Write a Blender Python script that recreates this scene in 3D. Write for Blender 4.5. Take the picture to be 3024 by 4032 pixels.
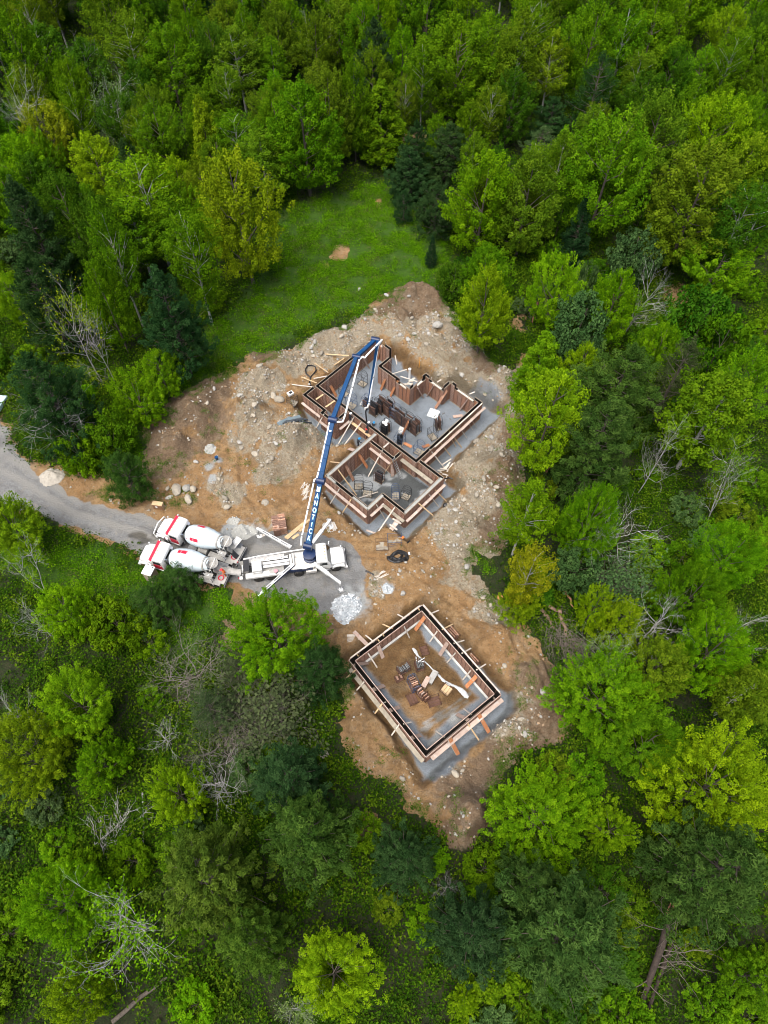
import bpy, bmesh, math, random
import numpy as np
from mathutils import Vector, Matrix

# ------------------------------------------------------------------ camera, sky, sun, exposure
SC = bpy.context.scene
for _o in list(bpy.data.objects):
    bpy.data.objects.remove(_o)
COL = SC.collection
CAM_H, PITCH, FPX = 75.0, math.radians(60.0), 2894.0      # metres, down-tilt, focal length in photo pixels
cam = bpy.data.cameras.new('camera')
cam.sensor_fit = 'VERTICAL'
cam.sensor_height = 24.0
cam.lens = 24.0 * FPX / 4032.0
cam.clip_end = 3000
cam_ob = bpy.data.objects.new('camera', cam)
cam_ob.location = (0, 0, CAM_H)
cam_ob.rotation_euler = (math.pi / 2 - PITCH, 0, 0)
COL.objects.link(cam_ob)
SC.camera = cam_ob

SUN_EL, SUN_AZ = math.radians(70), math.radians(215)      # azimuth clockwise from north (+y)
world = bpy.data.worlds.new('World')
SC.world = world
world.use_nodes = True
wn = world.node_tree
wn.nodes.clear()
sky = wn.nodes.new('ShaderNodeTexSky')
sky.sky_type = 'NISHITA'
sky.sun_disc = False
sky.sun_elevation = SUN_EL
sky.sun_rotation = SUN_AZ
sky.air_density = 1.0
sky.dust_density = 4.0
sky.ozone_density = 0.6
bg = wn.nodes.new('ShaderNodeBackground')
bg.inputs['Strength'].default_value = 0.05
wo = wn.nodes.new('ShaderNodeOutputWorld')
wn.links.new(sky.outputs[0], bg.inputs['Color'])
wn.links.new(bg.outputs[0], wo.inputs['Surface'])
sun = bpy.data.lights.new('sun', 'SUN')
sun.energy = 1.5
sun.angle = math.radians(50)
sun.color = (1.0, 0.965, 0.90)
sun_ob = bpy.data.objects.new('sun', sun)
sd = Vector((math.sin(SUN_AZ) * math.cos(SUN_EL), math.cos(SUN_AZ) * math.cos(SUN_EL), math.sin(SUN_EL)))
sun_ob.rotation_euler = sd.to_track_quat('Z', 'Y').to_euler()
sun_ob.location = (0, 0, 120)
COL.objects.link(sun_ob)
SC.view_settings.view_transform = 'Standard'
SC.view_settings.look = 'None'
SC.view_settings.exposure = 2.02
SC.view_settings.gamma = 1.0
SC.render.filter_size = 1.0
SC.cycles.filter_width = 1.0
SC.view_settings.use_curve_mapping = False

RNG = np.random.default_rng(7)
random.seed(7)

# ------------------------------------------------------------------ surveying: photo pixel -> place on the ground
_F = np.array([0, math.cos(PITCH), -math.sin(PITCH)])
_U = np.array([0, math.sin(PITCH), math.cos(PITCH)])
_C = np.array([0, 0, CAM_H])

def P(px, py, z=0.0):
    d = _F + (-(py - 2016) / FPX) * _U + ((px - 1512) / FPX) * np.array([1.0, 0, 0])
    return _C + d * (z - CAM_H) / d[2]

def Q(v):
    v = np.asarray(v, float) - _C
    k = FPX / (v @ _F)
    return 1512 + k * v[0], 2016 - k * (v @ _U)

def OV(x, y, z=0.0):                      # coordinates measured on the 1659-wide overview
    return P(x * 1.8228, y * 1.8228, z)

def Z1(x, y, z=0.0): return P(1100 + x * .5425, 1280 + y * .5425, z)
def Z2(x, y, z=0.0): return P(1100 + x * .5425, 1700 + y * .5425, z)
def Z3(x, y, z=0.0): return P(500 + x * .5425, 1950 + y * .5425, z)
def Z4(x, y, z=0.0): return P(1280 + x * .4822, 2320 + y * .4822, z)
def Z6(x, y, z=0.0): return P(540 + x * .2532, 2010 + y * .2532, z)
def Z7(x, y, z=0.0): return P(920 + x * .2773, 2030 + y * .2773, z)

def polyg(pts, z=0.0, f=OV):
    return np.array([f(x, y, z)[:2] for x, y in pts])

# ------------------------------------------------------------------ numpy noise and distance helpers
def _hash(ix, iy, seed):
    h = (ix.astype(np.int64) * 374761393 + iy.astype(np.int64) * 668265263 + seed * 974711) & 0xffffffff
    h = ((h ^ (h >> 13)) * 1274126177) & 0xffffffff
    h = h ^ (h >> 16)
    return (h & 0xffff) / 65535.0

def vnoise(x, y, seed=0):
    ix, iy = np.floor(x), np.floor(y)
    fx, fy = x - ix, y - iy
    fx, fy = fx * fx * (3 - 2 * fx), fy * fy * (3 - 2 * fy)
    a, b = _hash(ix, iy, seed), _hash(ix + 1, iy, seed)
    c, d = _hash(ix, iy + 1, seed), _hash(ix + 1, iy + 1, seed)
    return (a + (b - a) * fx) * (1 - fy) + (c + (d - c) * fx) * fy - 0.5

def fbm(x, y, sc, octv=4, seed=0, gain=.5):
    r, a = 0, 1.0
    for k in range(octv):
        r = r + a * vnoise(x / sc + 17.3 * k, y / sc - 9.1 * k, seed + k)
        sc *= .5; a *= gain
    return r

def sdist(x, y, poly):
    """signed distance to polygon, positive inside"""
    best = np.full(x.shape, 1e9); inside = np.zeros(x.shape, bool)
    n = len(poly)
    for i in range(n):
        ax, ay = poly[i]; bx, by = poly[(i + 1) % n]
        dx, dy = bx - ax, by - ay
        t = np.clip(((x - ax) * dx + (y - ay) * dy) / (dx * dx + dy * dy + 1e-9), 0, 1)
        best = np.minimum(best, np.hypot(x - ax - t * dx, y - ay - t * dy))
        if ay != by:
            c = (ay > y) != (by > y)
            inside ^= c & (x < (bx - ax) * (y - ay) / (by - ay) + ax)
    return np.where(inside, best, -best)

def ldist(x, y, line):
    best = np.full(np.shape(x), 1e9)
    for (ax, ay), (bx, by) in zip(line[:-1], line[1:]):
        dx, dy = bx - ax, by - ay
        t = np.clip(((x - ax) * dx + (y - ay) * dy) / (dx * dx + dy * dy + 1e-9), 0, 1)
        best = np.minimum(best, np.hypot(x - ax - t * dx, y - ay - t * dy))
    return best

def sstep(a, b, v):
    t = np.clip((v - a) / (b - a), 0, 1)
    return t * t * (3 - 2 * t)

# ------------------------------------------------------------------ object helpers
def tag(o, label=None, cat=None, group=None, kind=None):
    if label: o['label'] = label
    if cat: o['category'] = cat
    if group: o['group'] = group
    if kind: o['kind'] = kind
    return o

def empty(name, loc=(0, 0, 0), rz=0.0):
    o = bpy.data.objects.new(name, None)
    o.empty_display_size = .5
    o.location = loc; o.rotation_euler = (0, 0, rz)
    COL.objects.link(o)
    return o

def thing(name, label, cat, loc=(0, 0, 0), rz=0.0, group=None):
    return tag(empty(name, loc, rz), label, cat, group)

def mesh_np(name, v, f, mat=None, smooth=False, attrs=None):
    """fast mesh from numpy arrays, all faces same size"""
    me = bpy.data.meshes.new(name)
    v = np.asarray(v, np.float32); f = np.asarray(f, np.int32)
    me.vertices.add(len(v)); me.vertices.foreach_set('co', v.ravel())
    k = f.shape[1]
    me.loops.add(f.size); me.loops.foreach_set('vertex_index', f.ravel())
    me.polygons.add(len(f))
    me.polygons.foreach_set('loop_start', np.arange(0, f.size, k, dtype=np.int32))
    me.polygons.foreach_set('loop_total', np.full(len(f), k, np.int32))
    me.update(calc_edges=True)
    me.polygons.foreach_set('use_smooth', np.full(len(f), smooth))
    for n, a in (attrs or {}).items():
        at = me.attributes.new(n, 'FLOAT', 'POINT')
        at.data.foreach_set('value', np.asarray(a, np.float32))
    if mat: me.materials.append(mat)
    return me

def link(name, me, parent=None):
    o = bpy.data.objects.new(name, me)
    COL.objects.link(o)
    if parent: o.parent = parent
    return o

class MB:
    """collects simple shapes into one mesh"""
    def __init__(s): s.v = []; s.f = []
    def add(s, vs, fs):
        n = len(s.v)
        s.v += [tuple(map(float, p)) for p in vs]
        s.f += [tuple(i + n for i in q) for q in fs]
        return s
    def box(s, c, size, rz=0.0, M=None, taper=1.0):
        x, y, z = (d / 2 for d in size)
        vs = [Vector((sx * x * (taper if sz > 0 else 1), sy * y * (taper if sz > 0 else 1), sz * z)) for sz in (-1, 1) for sx, sy in ((-1, -1), (1, -1), (1, 1), (-1, 1))]
        R = M if M is not None else Matrix.Rotation(rz, 3, 'Z')
        vs = [R @ p + Vector(c) for p in vs]
        return s.add(vs, [(3, 2, 1, 0), (4, 5, 6, 7), (0, 1, 5, 4), (1, 2, 6, 5), (2, 3, 7, 6), (3, 0, 4, 7)])
    def beam(s, a, b, w, h, up=(0, 0, 1), w2=None, h2=None):
        """box from a to b, w sideways, h along up"""
        a, b = Vector(a), Vector(b); d = (b - a).normalized()
        side = d.cross(Vector(up))
        if side.length < 1e-4: side = d.cross(Vector((1, 0, 0)))
        side.normalize(); u = side.cross(d)
        w2 = w if w2 is None else w2; h2 = h if h2 is None else h2
        vs = [a - side * w / 2 - u * h / 2, a + side * w / 2 - u * h / 2, a + side * w / 2 + u * h / 2, a - side * w / 2 + u * h / 2,
              b - side * w2 / 2 - u * h2 / 2, b + side * w2 / 2 - u * h2 / 2, b + side * w2 / 2 + u * h2 / 2, b - side * w2 / 2 + u * h2 / 2]
        return s.add(vs, [(0, 1, 2, 3), (7, 6, 5, 4), (4, 5, 1, 0), (5, 6, 2, 1), (6, 7, 3, 2), (7, 4, 0, 3)])
    def tube(s, pts, r, n=8, cap=True):
        pts = [Vector(p) for p in pts]
        rs = r if hasattr(r, '__len__') else [r] * len(pts)
        base = len(s.v); ref = None
        for i, p in enumerate(pts):
            d = (pts[min(i + 1, len(pts) - 1)] - pts[max(i - 1, 0)]).normalized()
            if ref is None: ref = Vector((0, 0, 1)) if abs(d.z) < .9 else Vector((1, 0, 0))
            a = d.cross(ref).normalized(); b = a.cross(d); ref = b
            for k in range(n):
                t = 2 * math.pi * k / n
                s.v.append(tuple(p + (a * math.cos(t) + b * math.sin(t)) * rs[i]))
        for i in range(len(pts) - 1):
            for k in range(n):
                q, w = base + i * n, base + (i + 1) * n
                s.f.append((q + k, q + (k + 1) % n, w + (k + 1) % n, w + k))
        if cap:
            s.f.append(tuple(base + k for k in reversed(range(n))))
            e = base + (len(pts) - 1) * n
            s.f.append(tuple(e + k for k in range(n)))
        return s
    def lathe(s, prof, n=24, M=None):
        """prof = [(r, z)...] round +z, then transformed by M (4x4)"""
        base = len(s.v); M = M or Matrix.Identity(4)
        for r, z in prof:
            for k in range(n):
                t = 2 * math.pi * k / n
                s.v.append(tuple(M @ Vector((r * math.cos(t), r * math.sin(t), z))))
        for i in range(len(prof) - 1):
            for k in range(n):
                q, w = base + i * n, base + (i + 1) * n
                s.f.append((q + k, q + (k + 1) % n, w + (k + 1) % n, w + k))
        s.f.append(tuple(base + k for k in reversed(range(n))))
        e = base + (len(prof) - 1) * n
        s.f.append(tuple(e + k for k in range(n)))
        return s
    def prism(s, prof, y0, y1, y_top=None):
        """profile in x,z extruded along y"""
        n = len(prof)
        vs = [(x, y0, z) for x, z in prof] + [(x, y1, z) for x, z in prof]
        return s.add(vs, [tuple(range(n)), tuple(reversed(range(n, 2 * n)))] + [(i + n, (i + 1) % n + n, (i + 1) % n, i) for i in range(n)])
    def mesh(s, name, mat, smooth=False):
        me = bpy.data.meshes.new(name)
        me.from_pydata(s.v, [], s.f)
        if mat: me.materials.append(mat)
        if smooth:
            me.polygons.foreach_set('use_smooth', np.ones(len(me.polygons), bool))
            try: me.set_sharp_from_angle(angle=math.radians(40))
            except Exception: pass
        return me
    def build(s, name, mat, parent=None, smooth=False, bevel=0):
        o = link(name, s.mesh(name, mat, smooth), parent)
        if bevel:
            m = o.modifiers.new('bevel', 'BEVEL'); m.width = bevel; m.segments = 2; m.limit_method = 'ANGLE'
            m.angle_limit = math.radians(35)
            o.data.polygons.foreach_set('use_smooth', np.ones(len(o.data.polygons), bool))
            try: o.data.set_sharp_from_angle(angle=math.radians(50))
            except Exception: pass
        return o

def copy_tree(o, parent=None):
    c = o.copy(); COL.objects.link(c)
    if parent: c.parent = parent
    for ch in list(o.children): copy_tree(ch, c)
    return c

# ------------------------------------------------------------------ materials
MATS = {}
def nodes_of(name):
    m = bpy.data.materials.new(name); m.use_nodes = True
    nt = m.node_tree; nt.nodes.clear()
    return m, nt, nt.nodes, nt.links

def N(nt, typ, **kw):
    n = nt.nodes.new(typ)
    for k, v in kw.items():
        if k.startswith('i_'): n.inputs[k[2:].replace('_', ' ')].default_value = v
        else: setattr(n, k, v)
    return n

def mixc(nt, fac, a, b, blend='MIX'):
    n = nt.nodes.new('ShaderNodeMix'); n.data_type = 'RGBA'; n.blend_type = blend
    for sock, val in ((n.inputs[0], fac), (n.inputs[6], a), (n.inputs[7], b)):
        if hasattr(val, 'is_linked') or isinstance(val, bpy.types.NodeSocket): nt.links.new(val, sock)
        elif isinstance(val, (int, float)): sock.default_value = val
        else: sock.default_value = (*val, 1) if len(val) == 3 else val
    return n.outputs[2]

def ramp(nt, src, stops):
    n = nt.nodes.new('ShaderNodeValToRGB')
    e = n.color_ramp.elements
    while len(e) < len(stops): e.new(.5)
    for el, (p, c) in zip(e, stops):
        el.position = p; el.color = (*c, 1) if hasattr(c, '__len__') else (c, c, c, 1)
    nt.links.new(src, n.inputs[0])
    return n.outputs[0]

def noise(nt, scale, detail=4, rough=.6, coord='Object', vec=None):
    n = nt.nodes.new('ShaderNodeTexNoise')
    n.inputs['Scale'].default_value = scale; n.inputs['Detail'].default_value = detail; n.inputs['Roughness'].default_value = rough
    if vec is None:
        tc = nt.nodes.new('ShaderNodeTexCoord'); vec = tc.outputs[coord]
    nt.links.new(vec, n.inputs['Vector'])
    return n.outputs[0]

def mat(name, col, rough=.6, metal=0.0, var=.25, scale=3.0, col2=None, bump=0.0, bscale=20, objvar=0.0, streak=None, spec=.4):
    """procedural surface: base colour broken by two noises, optional second colour, per-object variation"""
    if name in MATS: return MATS[name]
    m, nt, nd, lk = nodes_of(name)
    out = nd.new('ShaderNodeOutputMaterial'); b = nd.new('ShaderNodeBsdfPrincipled')
    lk.new(b.outputs[0], out.inputs[0])
    n1 = noise(nt, scale, 5, .65)
    c2 = col2 or tuple(c * (1 - var) for c in col)
    c = ramp(nt, n1, [(.35, c2), (.62, col)])
    if streak:
        n2 = noise(nt, streak[1], 3, .7)
        c = mixc(nt, ramp(nt, n2, [(.52, 0.0), (.66, streak[2])]), c, streak[0])
    if objvar:
        oi = nd.new('ShaderNodeObjectInfo')
        hv = nd.new('ShaderNodeHueSaturation')
        mr = N(nt, 'ShaderNodeMapRange'); lk.new(oi.outputs['Random'], mr.inputs[0])
        mr.inputs[3].default_value = 1 - objvar; mr.inputs[4].default_value = 1 + objvar
        lk.new(mr.outputs[0], hv.inputs['Value']); lk.new(c, hv.inputs['Color']); c = hv.outputs[0]
    lk.new(c, b.inputs['Base Color'])
    b.inputs['Roughness'].default_value = rough; b.inputs['Metallic'].default_value = metal
    b.inputs['Specular IOR Level'].default_value = spec
    if bump:
        bn = nd.new('ShaderNodeBump'); bn.inputs['Strength'].default_value = bump; bn.inputs['Distance'].default_value = .03
        lk.new(noise(nt, bscale, 5, .7), bn.inputs['Height']); lk.new(bn.outputs[0], b.inputs['Normal'])
    MATS[name] = m
    return m
# ------------------------------------------------------------------ site plan (metres)
def axes(deg, o):
    a = math.radians(deg)
    u = np.array([math.cos(a), math.sin(a)]); w = np.array([math.sin(a), -math.cos(a)])
    return lambda p, q: np.array(o) + p * u + q * w
HP = axes(47.0, (-8.56, 61.12))       # house plan: u to the north-east, w to the south-east
GP = axes(38.3, (-3.32, 24.82))       # garage plan
H_FLOOR, H_TOP, G_FLOOR, G_TOP = -1.8, 1.45, -1.2, 1.2
HOUSE_PIT = np.array([HP(*p) for p in [(11.9, -.75), (-2.6, -.9), (-3.5, 1), (-3.9, 4), (-3.9, 7.0), (-1.6, 7.6), (-2.2, 9.9), (-9.7, 9.9), (-10.3, 18.8), (-7.7, 19.2), (-7.6, 22.4), (1.9, 22.4), (2.3, 19.1), (14.7, 19.3), (14.5, 11.6), (12.1, 10.8), (12.0, 4.5), (12.9, 3.6), (12.7, 1.6), (11.7, 1.0)]])
GAR_PIT = np.array([GP(*p) for p in [(-1.0, -.9), (10.7, -1.0), (11.0, 12.2), (10.4, 13.7), (-1.6, 13.6), (-.9, 9.5), (-.8, 2)]])
ROAD = polyg([(-60, 870), (0, 915), (22, 950), (45, 985), (75, 1012), (110, 1040), (180, 1078), (260, 1100), (330, 1113), (420, 1142), (520, 1160), (560, 1140), (650, 1150), (700, 1158), (755, 1172), (785, 1195), (797, 1235), (785, 1270), (760, 1300), (722, 1342), (690, 1337), (650, 1305), (600, 1290), (540, 1282), (500, 1262), (420, 1262), (330, 1212), (250, 1178), (180, 1150), (80, 1112), (0, 1086), (-80, 1050)])
DIRT = polyg([(-70, 850), (0, 890), (30, 945), (55, 985), (100, 1000), (175, 1012), (220, 1022), (290, 1055), (312, 1020), (303, 930), (345, 868), (410, 838), (470, 815), (540, 765), (622, 752), (690, 722), (745, 702), (800, 665), (820, 632), (890, 612), (945, 618), (972, 662), (1002, 718), (1045, 762), (1105, 800), (1140, 850), (1138, 920), (1142, 1000), (1120, 1100), (1100, 1185), (1068, 1200), (1030, 1195), (1025, 1240), (1060, 1285), (1110, 1330), (1160, 1372), (1197, 1440), (1243, 1540), (1228, 1600), (1132, 1625), (1085, 1680), (1068, 1750), (1055, 1800), (985, 1848), (945, 1790), (870, 1745), (850, 1700), (770, 1662), (738, 1612), (728, 1560), (740, 1500), (705, 1420), (660, 1390), (560, 1330), (505, 1310), (500, 1270), (420, 1266), (330, 1216), (250, 1182), (180, 1154), (80, 1116), (0, 1090), (-80, 1055)])
MEADOW = polyg([(590, 480), (640, 440), (760, 410), (850, 380), (900, 430), (960, 520), (1000, 590), (980, 640), (800, 660), (540, 770), (340, 870), (300, 1000), (180, 1000), (230, 930), (330, 830), (450, 720), (540, 620)])
SLOPE = polyg([(0, 1095), (160, 1150), (330, 1220), (500, 1290), (500, 1330), (420, 1420), (330, 1420), (200, 1300), (80, 1260), (0, 1230)])

MOUNDS = [(905, 655, 4.2, 1.5), (870, 690, 3.0, .9), (960, 735, 3.6, 1.6), (1010, 775, 3.2, 1.3), (930, 700, 2.6, .8), (1075, 815, 3.2, .9),
          (700, 735, 3.4, .9), (620, 790, 3.0, .7), (535, 890, 3.6, 1.5), (560, 820, 2.6, .8), (640, 965, 3.8, 1.7), (600, 1000, 2.4, .7), (420, 900, 4.5, 1.2), (370, 960, 3.6, .9),
          (1100, 930, 3.0, 1.1), (1075, 1010, 3.2, 1.2), (1050, 1080, 3.0, .9), (1010, 1130, 2.8, .8), (1110, 1120, 2.2, .6), (1000, 1220, 2.5, .5),
          (1080, 1380, 2.4, .7), (1140, 1450, 2.6, .8), (1180, 1530, 2.6, .9), (1120, 1590, 2.4, .7), (1010, 1770, 4.0, 1.4), (1000, 1830, 2.4, .8), (790, 1570, 2.6, .8), (760, 1520, 1.8, .4), (820, 1660, 2.6, .6), (700, 1380, 2.4, .6), (230, 1035, 1.6, .4), (480, 1365, 2.0, .5)]
STONY = [(930, 700, 5.5), (990, 760, 5), (870, 690, 4), (1060, 820, 4), (700, 730, 4.5), (760, 690, 3.5), (630, 780, 3.2), (640, 960, 5.0), (590, 1000, 3), (1090, 920, 4.0), (1075, 1010, 4.5), (1040, 1090, 4.5), (1000, 1150, 3.2), (1030, 1240, 3), (940, 1130, 2.0), (1060, 1320, 2.2), (1100, 1560, 2.6), (550, 930, 3), (480, 1050, 2), (560, 860, 3), (980, 1690, 1.8), (840, 1240, 1.2)]
TOPSOIL = [(395, 905, 6.0), (430, 860, 4), (360, 980, 4), (905, 640, 4.0), (1100, 1170, 3), (1120, 1070, 3), (1125, 960, 2.5), (1190, 1520, 4), (1010, 1790, 5.0), (570, 765, 2.4), (1220, 1570, 3), (480, 1370, 3), (1040, 790, 2.0), (880, 660, 3.0), (1110, 1640, 3.5)]
RUTS = [([(560, 1140), (505, 1060), (497, 960), (520, 860), (575, 795), (640, 770)], 1.05, .20), ([(470, 1120), (440, 1060), (480, 1000), (560, 960)], 1.05, .16), ([(770, 1180), (860, 1190), (960, 1260), (1060, 1350), (1120, 1450), (1130, 1540)], 1.1, .18),
        ([(850, 688), (910, 742), (990, 800), (1060, 850), (1085, 920)], .0, .75), ([(790, 1290), (740, 1420), (750, 1560), (860, 1680), (980, 1720)], 1.1, .14), ([(700, 1120), (650, 1080), (610, 1060)], 1.0, .14), ([(835, 655), (880, 690)], .0, .4), ([(1150, 1420), (1190, 1520), (1130, 1600)], .0, .3),
        ([(-60, 985), (40, 1035), (150, 1105), (300, 1150), (420, 1200), (560, 1225)], .95, .05)]
BARE = [(738, 548, 1.7), (705, 575, .7), (815, 435, .9), (900, 285, 2.2), (690, 1380, 2.5), (800, 1780, 1.6), (850, 1900, 1.2), (1130, 790, 2.0), (1125, 700, 1.8), (1480, 640, 2.6), (500, 1365, 2.0)]
def blobs(x, y, lst):
    r = np.zeros(x.shape)
    x, y = x + 3.4 * fbm(x, y, 4.5, 4, 301), y + 3.4 * fbm(x, y, 4.5, 4, 302)
    for px, py, rad in lst:
        c = OV(px, py)
        d = np.hypot(x - c[0], y - c[1])
        r = np.maximum(r, 1 - sstep(.5 * rad, 1.4 * rad, d))
    return r

def height(x, y, detail=True):
    x = np.asarray(x, float); y = np.asarray(y, float)
    jit = fbm(x, y, 3.0, 3, 91) * .9
    sdirt = sdist(x, y, DIRT) + jit
    sroad = sdist(x, y, ROAD)
    base = fbm(x, y, 30, 2, 5) * 1.2 + fbm(x, y, 6, 2, 6) * .5
    away = sstep(0, 12, -np.maximum(sdirt, sroad))
    z = base * away + .12 * fbm(x, y, 1.4, 2, 12) * (sroad < -.3)
    dirtw = sstep(-.2, 1.6, sdirt)
    m = np.zeros(x.shape)
    for px, py, rad, h in MOUNDS:
        c = OV(px, py)
        d = np.hypot(x - c[0], y - c[1]) / rad
        m = np.maximum(m, h * np.exp(-1.6 * d ** 2.4)) + .25 * h * np.exp(-2.5 * d * d)
    rough = sstep(-.5, 1.5, sdirt) * (1 - sstep(-1.2, .4, sroad))
    z = z + dirtw * (1.35 * m * (.75 + 1.1 * (fbm(x, y, 2.6, 4, 33) + .25)))
    if detail:
        z = z + rough * (.40 * fbm(x, y, 1.9, 5, 21, .66) + .30 * np.abs(fbm(x, y, .75, 3, 44)) - .14 * sstep(.1, .3, fbm(x, y, 1.2, 3, 45)))
    for line, gap, dep in RUTS:
        ln = [OV(*p)[:2] for p in line]
        d = ldist(x, y, ln)
        near = np.abs(d - gap)
        z = z - dep * np.exp(-(near / .26) ** 2) * (.75 + .9 * fbm(x, y, 1.1, 3, 55)) + dep * .55 * np.exp(-((near - .5) / .22) ** 2)
    sh = sdist(x, y, HOUSE_PIT) + .5 * fbm(x, y, 1.5, 3, 61)
    sg = sdist(x, y, GAR_PIT) + .45 * fbm(x, y, 1.3, 3, 62)
    fh = H_FLOOR + .035 * fbm(x, y, .8, 3, 71); fg = G_FLOOR + .07 * fbm(x, y, 1.0, 4, 72)
    k = sstep(-1.0, .25, sh); z = z * (1 - k) + fh * k
    k = sstep(-.9, .2, sg); z = z * (1 - k) + fg * k
    return z

def gz(x, y):
    return float(height(np.array([x]), np.array([y]))[0])

def make_terrain():
    fine = .17
    xs = np.concatenate([-np.geomspace(430, 46, 60), np.arange(-45, 30, fine), np.geomspace(30, 430, 62)])
    ys = np.concatenate([np.linspace(-120, 6, 50), np.arange(8, 88, fine), np.geomspace(88, 700, 90)])
    X, Y = np.meshgrid(xs, ys)
    x, y = X.ravel(), Y.ravel()
    z = height(x, y)
    jit = fbm(x, y, 3.0, 3, 91) * .9 + fbm(x, y, .7, 3, 92) * .7
    sroad = sdist(x, y, ROAD) + fbm(x, y, 2.2, 4, 93) * 1.1
    sdirt = sdist(x, y, DIRT) + jit * 1.2
    sh = sdist(x, y, HOUSE_PIT) + .5 * fbm(x, y, 1.5, 3, 61)
    sg = sdist(x, y, GAR_PIT) + .45 * fbm(x, y, 1.3, 3, 62)
    a_soil = sstep(-.35, .35, sdirt)
    for px, py, r in BARE:
        c = OV(px, py); a_soil = np.maximum(a_soil, .95 * (1 - sstep(.45, 1.05, np.hypot(x - c[0], (y - c[1])) / r + 1.0 * fbm(x, y, 1.6, 4, 99))))
    a_road = sstep(-.5, .6, sroad)
    a_house = sstep(.0, .35, sh - .1)
    # garage: stone bed along the footing, bare soil inside
    inner = np.array([GP(*p) for p in [(1.0, .3), (8.2, .3), (8.3, 10.7), (1.6, 10.6)]])
    si = sdist(x, y, inner) + .5 * fbm(x, y, 1.2, 3, 66)
    swest = np.array([GP(*p) for p in [(-3, -3), (6, -3), (6, 0.2), (.2, .2), (.2, 8.5), (-3, 8.5)]])
    a_gar = sstep(0, .3, sg - .15) * (1 - sstep(-.25, .25, si)) * (1 - sstep(-.3, .3, sdist(x, y, swest) + .4 * fbm(x, y, 1, 3, 67)))
    spill = np.array([GP(*p) for p in [(10.1, 10.6), (11.0, 12.6), (10.0, 13.9), (-1.0, 14.5), (-1.7, 13.3), (0, 12.3), (9.8, 12.3)]])
    a_gar = np.maximum(a_gar, sstep(-.3, .3, sdist(x, y, spill) + .7 * fbm(x, y, 1.3, 3, 68)))
    pocket = np.array([HP(*p) for p in [(14.0, 17.5), (16.2, 18.5), (16.0, 14.0), (14.0, 13.5)]])
    a_house = np.maximum(a_house, .8 * sstep(-.3, .5, sdist(x, y, pocket) + .6 * fbm(x, y, 1.3, 3, 69)))
    a_bed = np.maximum(a_house, a_gar)
    a_stone = np.clip(blobs(x, y, STONY) * (.8 + 1.1 * fbm(x, y, 1.6, 5, 81)), 0, 1); a_top = np.clip(blobs(x, y, TOPSOIL) * (.85 + 1.1 * fbm(x, y, 1.8, 5, 82)), 0, 1)
    # damp ground: pit banks, wing floor puddles, wheel wash on the road, the dug trench
    wing = np.array([HP(*p) for p in [(-8.5, 11), (-.4, 11), (-.2, 20.5), (-6, 20.5), (-6, 17.2), (-8.3, 17.2)]])
    a_wet = sstep(-1.1, -.2, sh) * (1 - sstep(.1, .5, sh)) * .8 + sstep(-.9, 0, sg) * (1 - sstep(.1, .5, sg)) * .75
    a_wet = np.maximum(a_wet, sstep(.0, .6, sdist(x, y, wing)) * sstep(-.12, .22, fbm(x, y, 2.4, 4, 83)))
    a_wet = np.maximum(a_wet, sstep(-.1, .3, si) * sstep(-.05, .3, fbm(x + 3, y, 2.2, 4, 84)) * .8)
    a_wet = np.maximum(a_wet, .35 * a_soil * (1 - a_road) * sstep(.08, .4, fbm(x, y, 3.2, 4, 85)))
    for px, py, r in [(300, 1160, 1.3), (345, 1152, 1.4), (315, 1168, 1.2), (505, 1185, 2.2), (530, 1165, 1.8), (560, 1160, 1.6), (470, 1250, 2.0)]:
        c = OV(px, py); a_wet = np.maximum(a_wet, (.55 + .4 * (r < 1.45)) * (1 - sstep(.5, 1.0, np.hypot(x - c[0], (y - c[1]) * 1.7) / r + .8 * fbm(x, y, .9, 3, 86))))
    tracks = np.minimum.reduce([ldist(x, y, [OV(*p)[:2] + np.array([0, o]) for p in [(-60, 985), (40, 1035), (150, 1105), (300, 1150), (420, 1200), (560, 1225), (720, 1235)]]) for o in (0, 2.1)])
    a_track = (1 - sstep(.2, .75, tracks + .3 * fbm(x, y, 1.5, 3, 87)))
    a_conc = np.zeros(x.shape)                      # cement wash
    for px, py, r in [(500, 1150, 1.6), (555, 1145, 1.3), (598, 1135, 1.0), (835, 1272, .9), (455, 1010, .7), (460, 1035, .7), (470, 995, .5), (760, 1295, 2.2), (985, 1555, 1.2), (1000, 1545, 1.0), (950, 1600, 1.4), (480, 1185, 1.4)]:
        c = OV(px, py); a_conc = np.maximum(a_conc, 1 - sstep(.35, 1.0, np.hypot(x - c[0], y - c[1]) / r + .9 * fbm(x, y, .8, 4, 88)))
    a_wing = sstep(.1, .5, sdist(x, y, wing)) * sstep(-.05, .12, fbm(x + 9, y, 1.8, 4, 89))
    a_conc = np.maximum(a_conc, .7 * a_wing)
    a_wet = np.where(sdist(x, y, wing) > 0, 1 - a_wing, a_wet)
    g1 = [GP(1.5, 9.6), GP(4.0, 9.9), GP(7.2, 10.2)]; g1 = [p[:2] for p in g1]
    for ln, wd_ in ((g1, .35), ([p + np.array([.35, .75]) for p in g1], .22)):
        a_conc = np.maximum(a_conc, .75 * (1 - sstep(.1, 1.0, ldist(x, y, ln) / wd_ + 1.6 * fbm(x, y, .7, 4, 120))))
    a_ne = sstep(2.2, 5.0, ldist(x, y, [GP(1.2, 0), GP(1.2, 12)]) + 2.2 * fbm(x, y, 1.8, 4, 121)) * sstep(-.1, .3, si)
    a_wet = np.maximum(a_wet, .9 * a_ne)
    a_mead = np.maximum(sstep(-2, 2, sdist(x, y, MEADOW) + jit * 2), sstep(-2, 1.5, sdist(x, y, SLOPE) + jit * 2))
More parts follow.
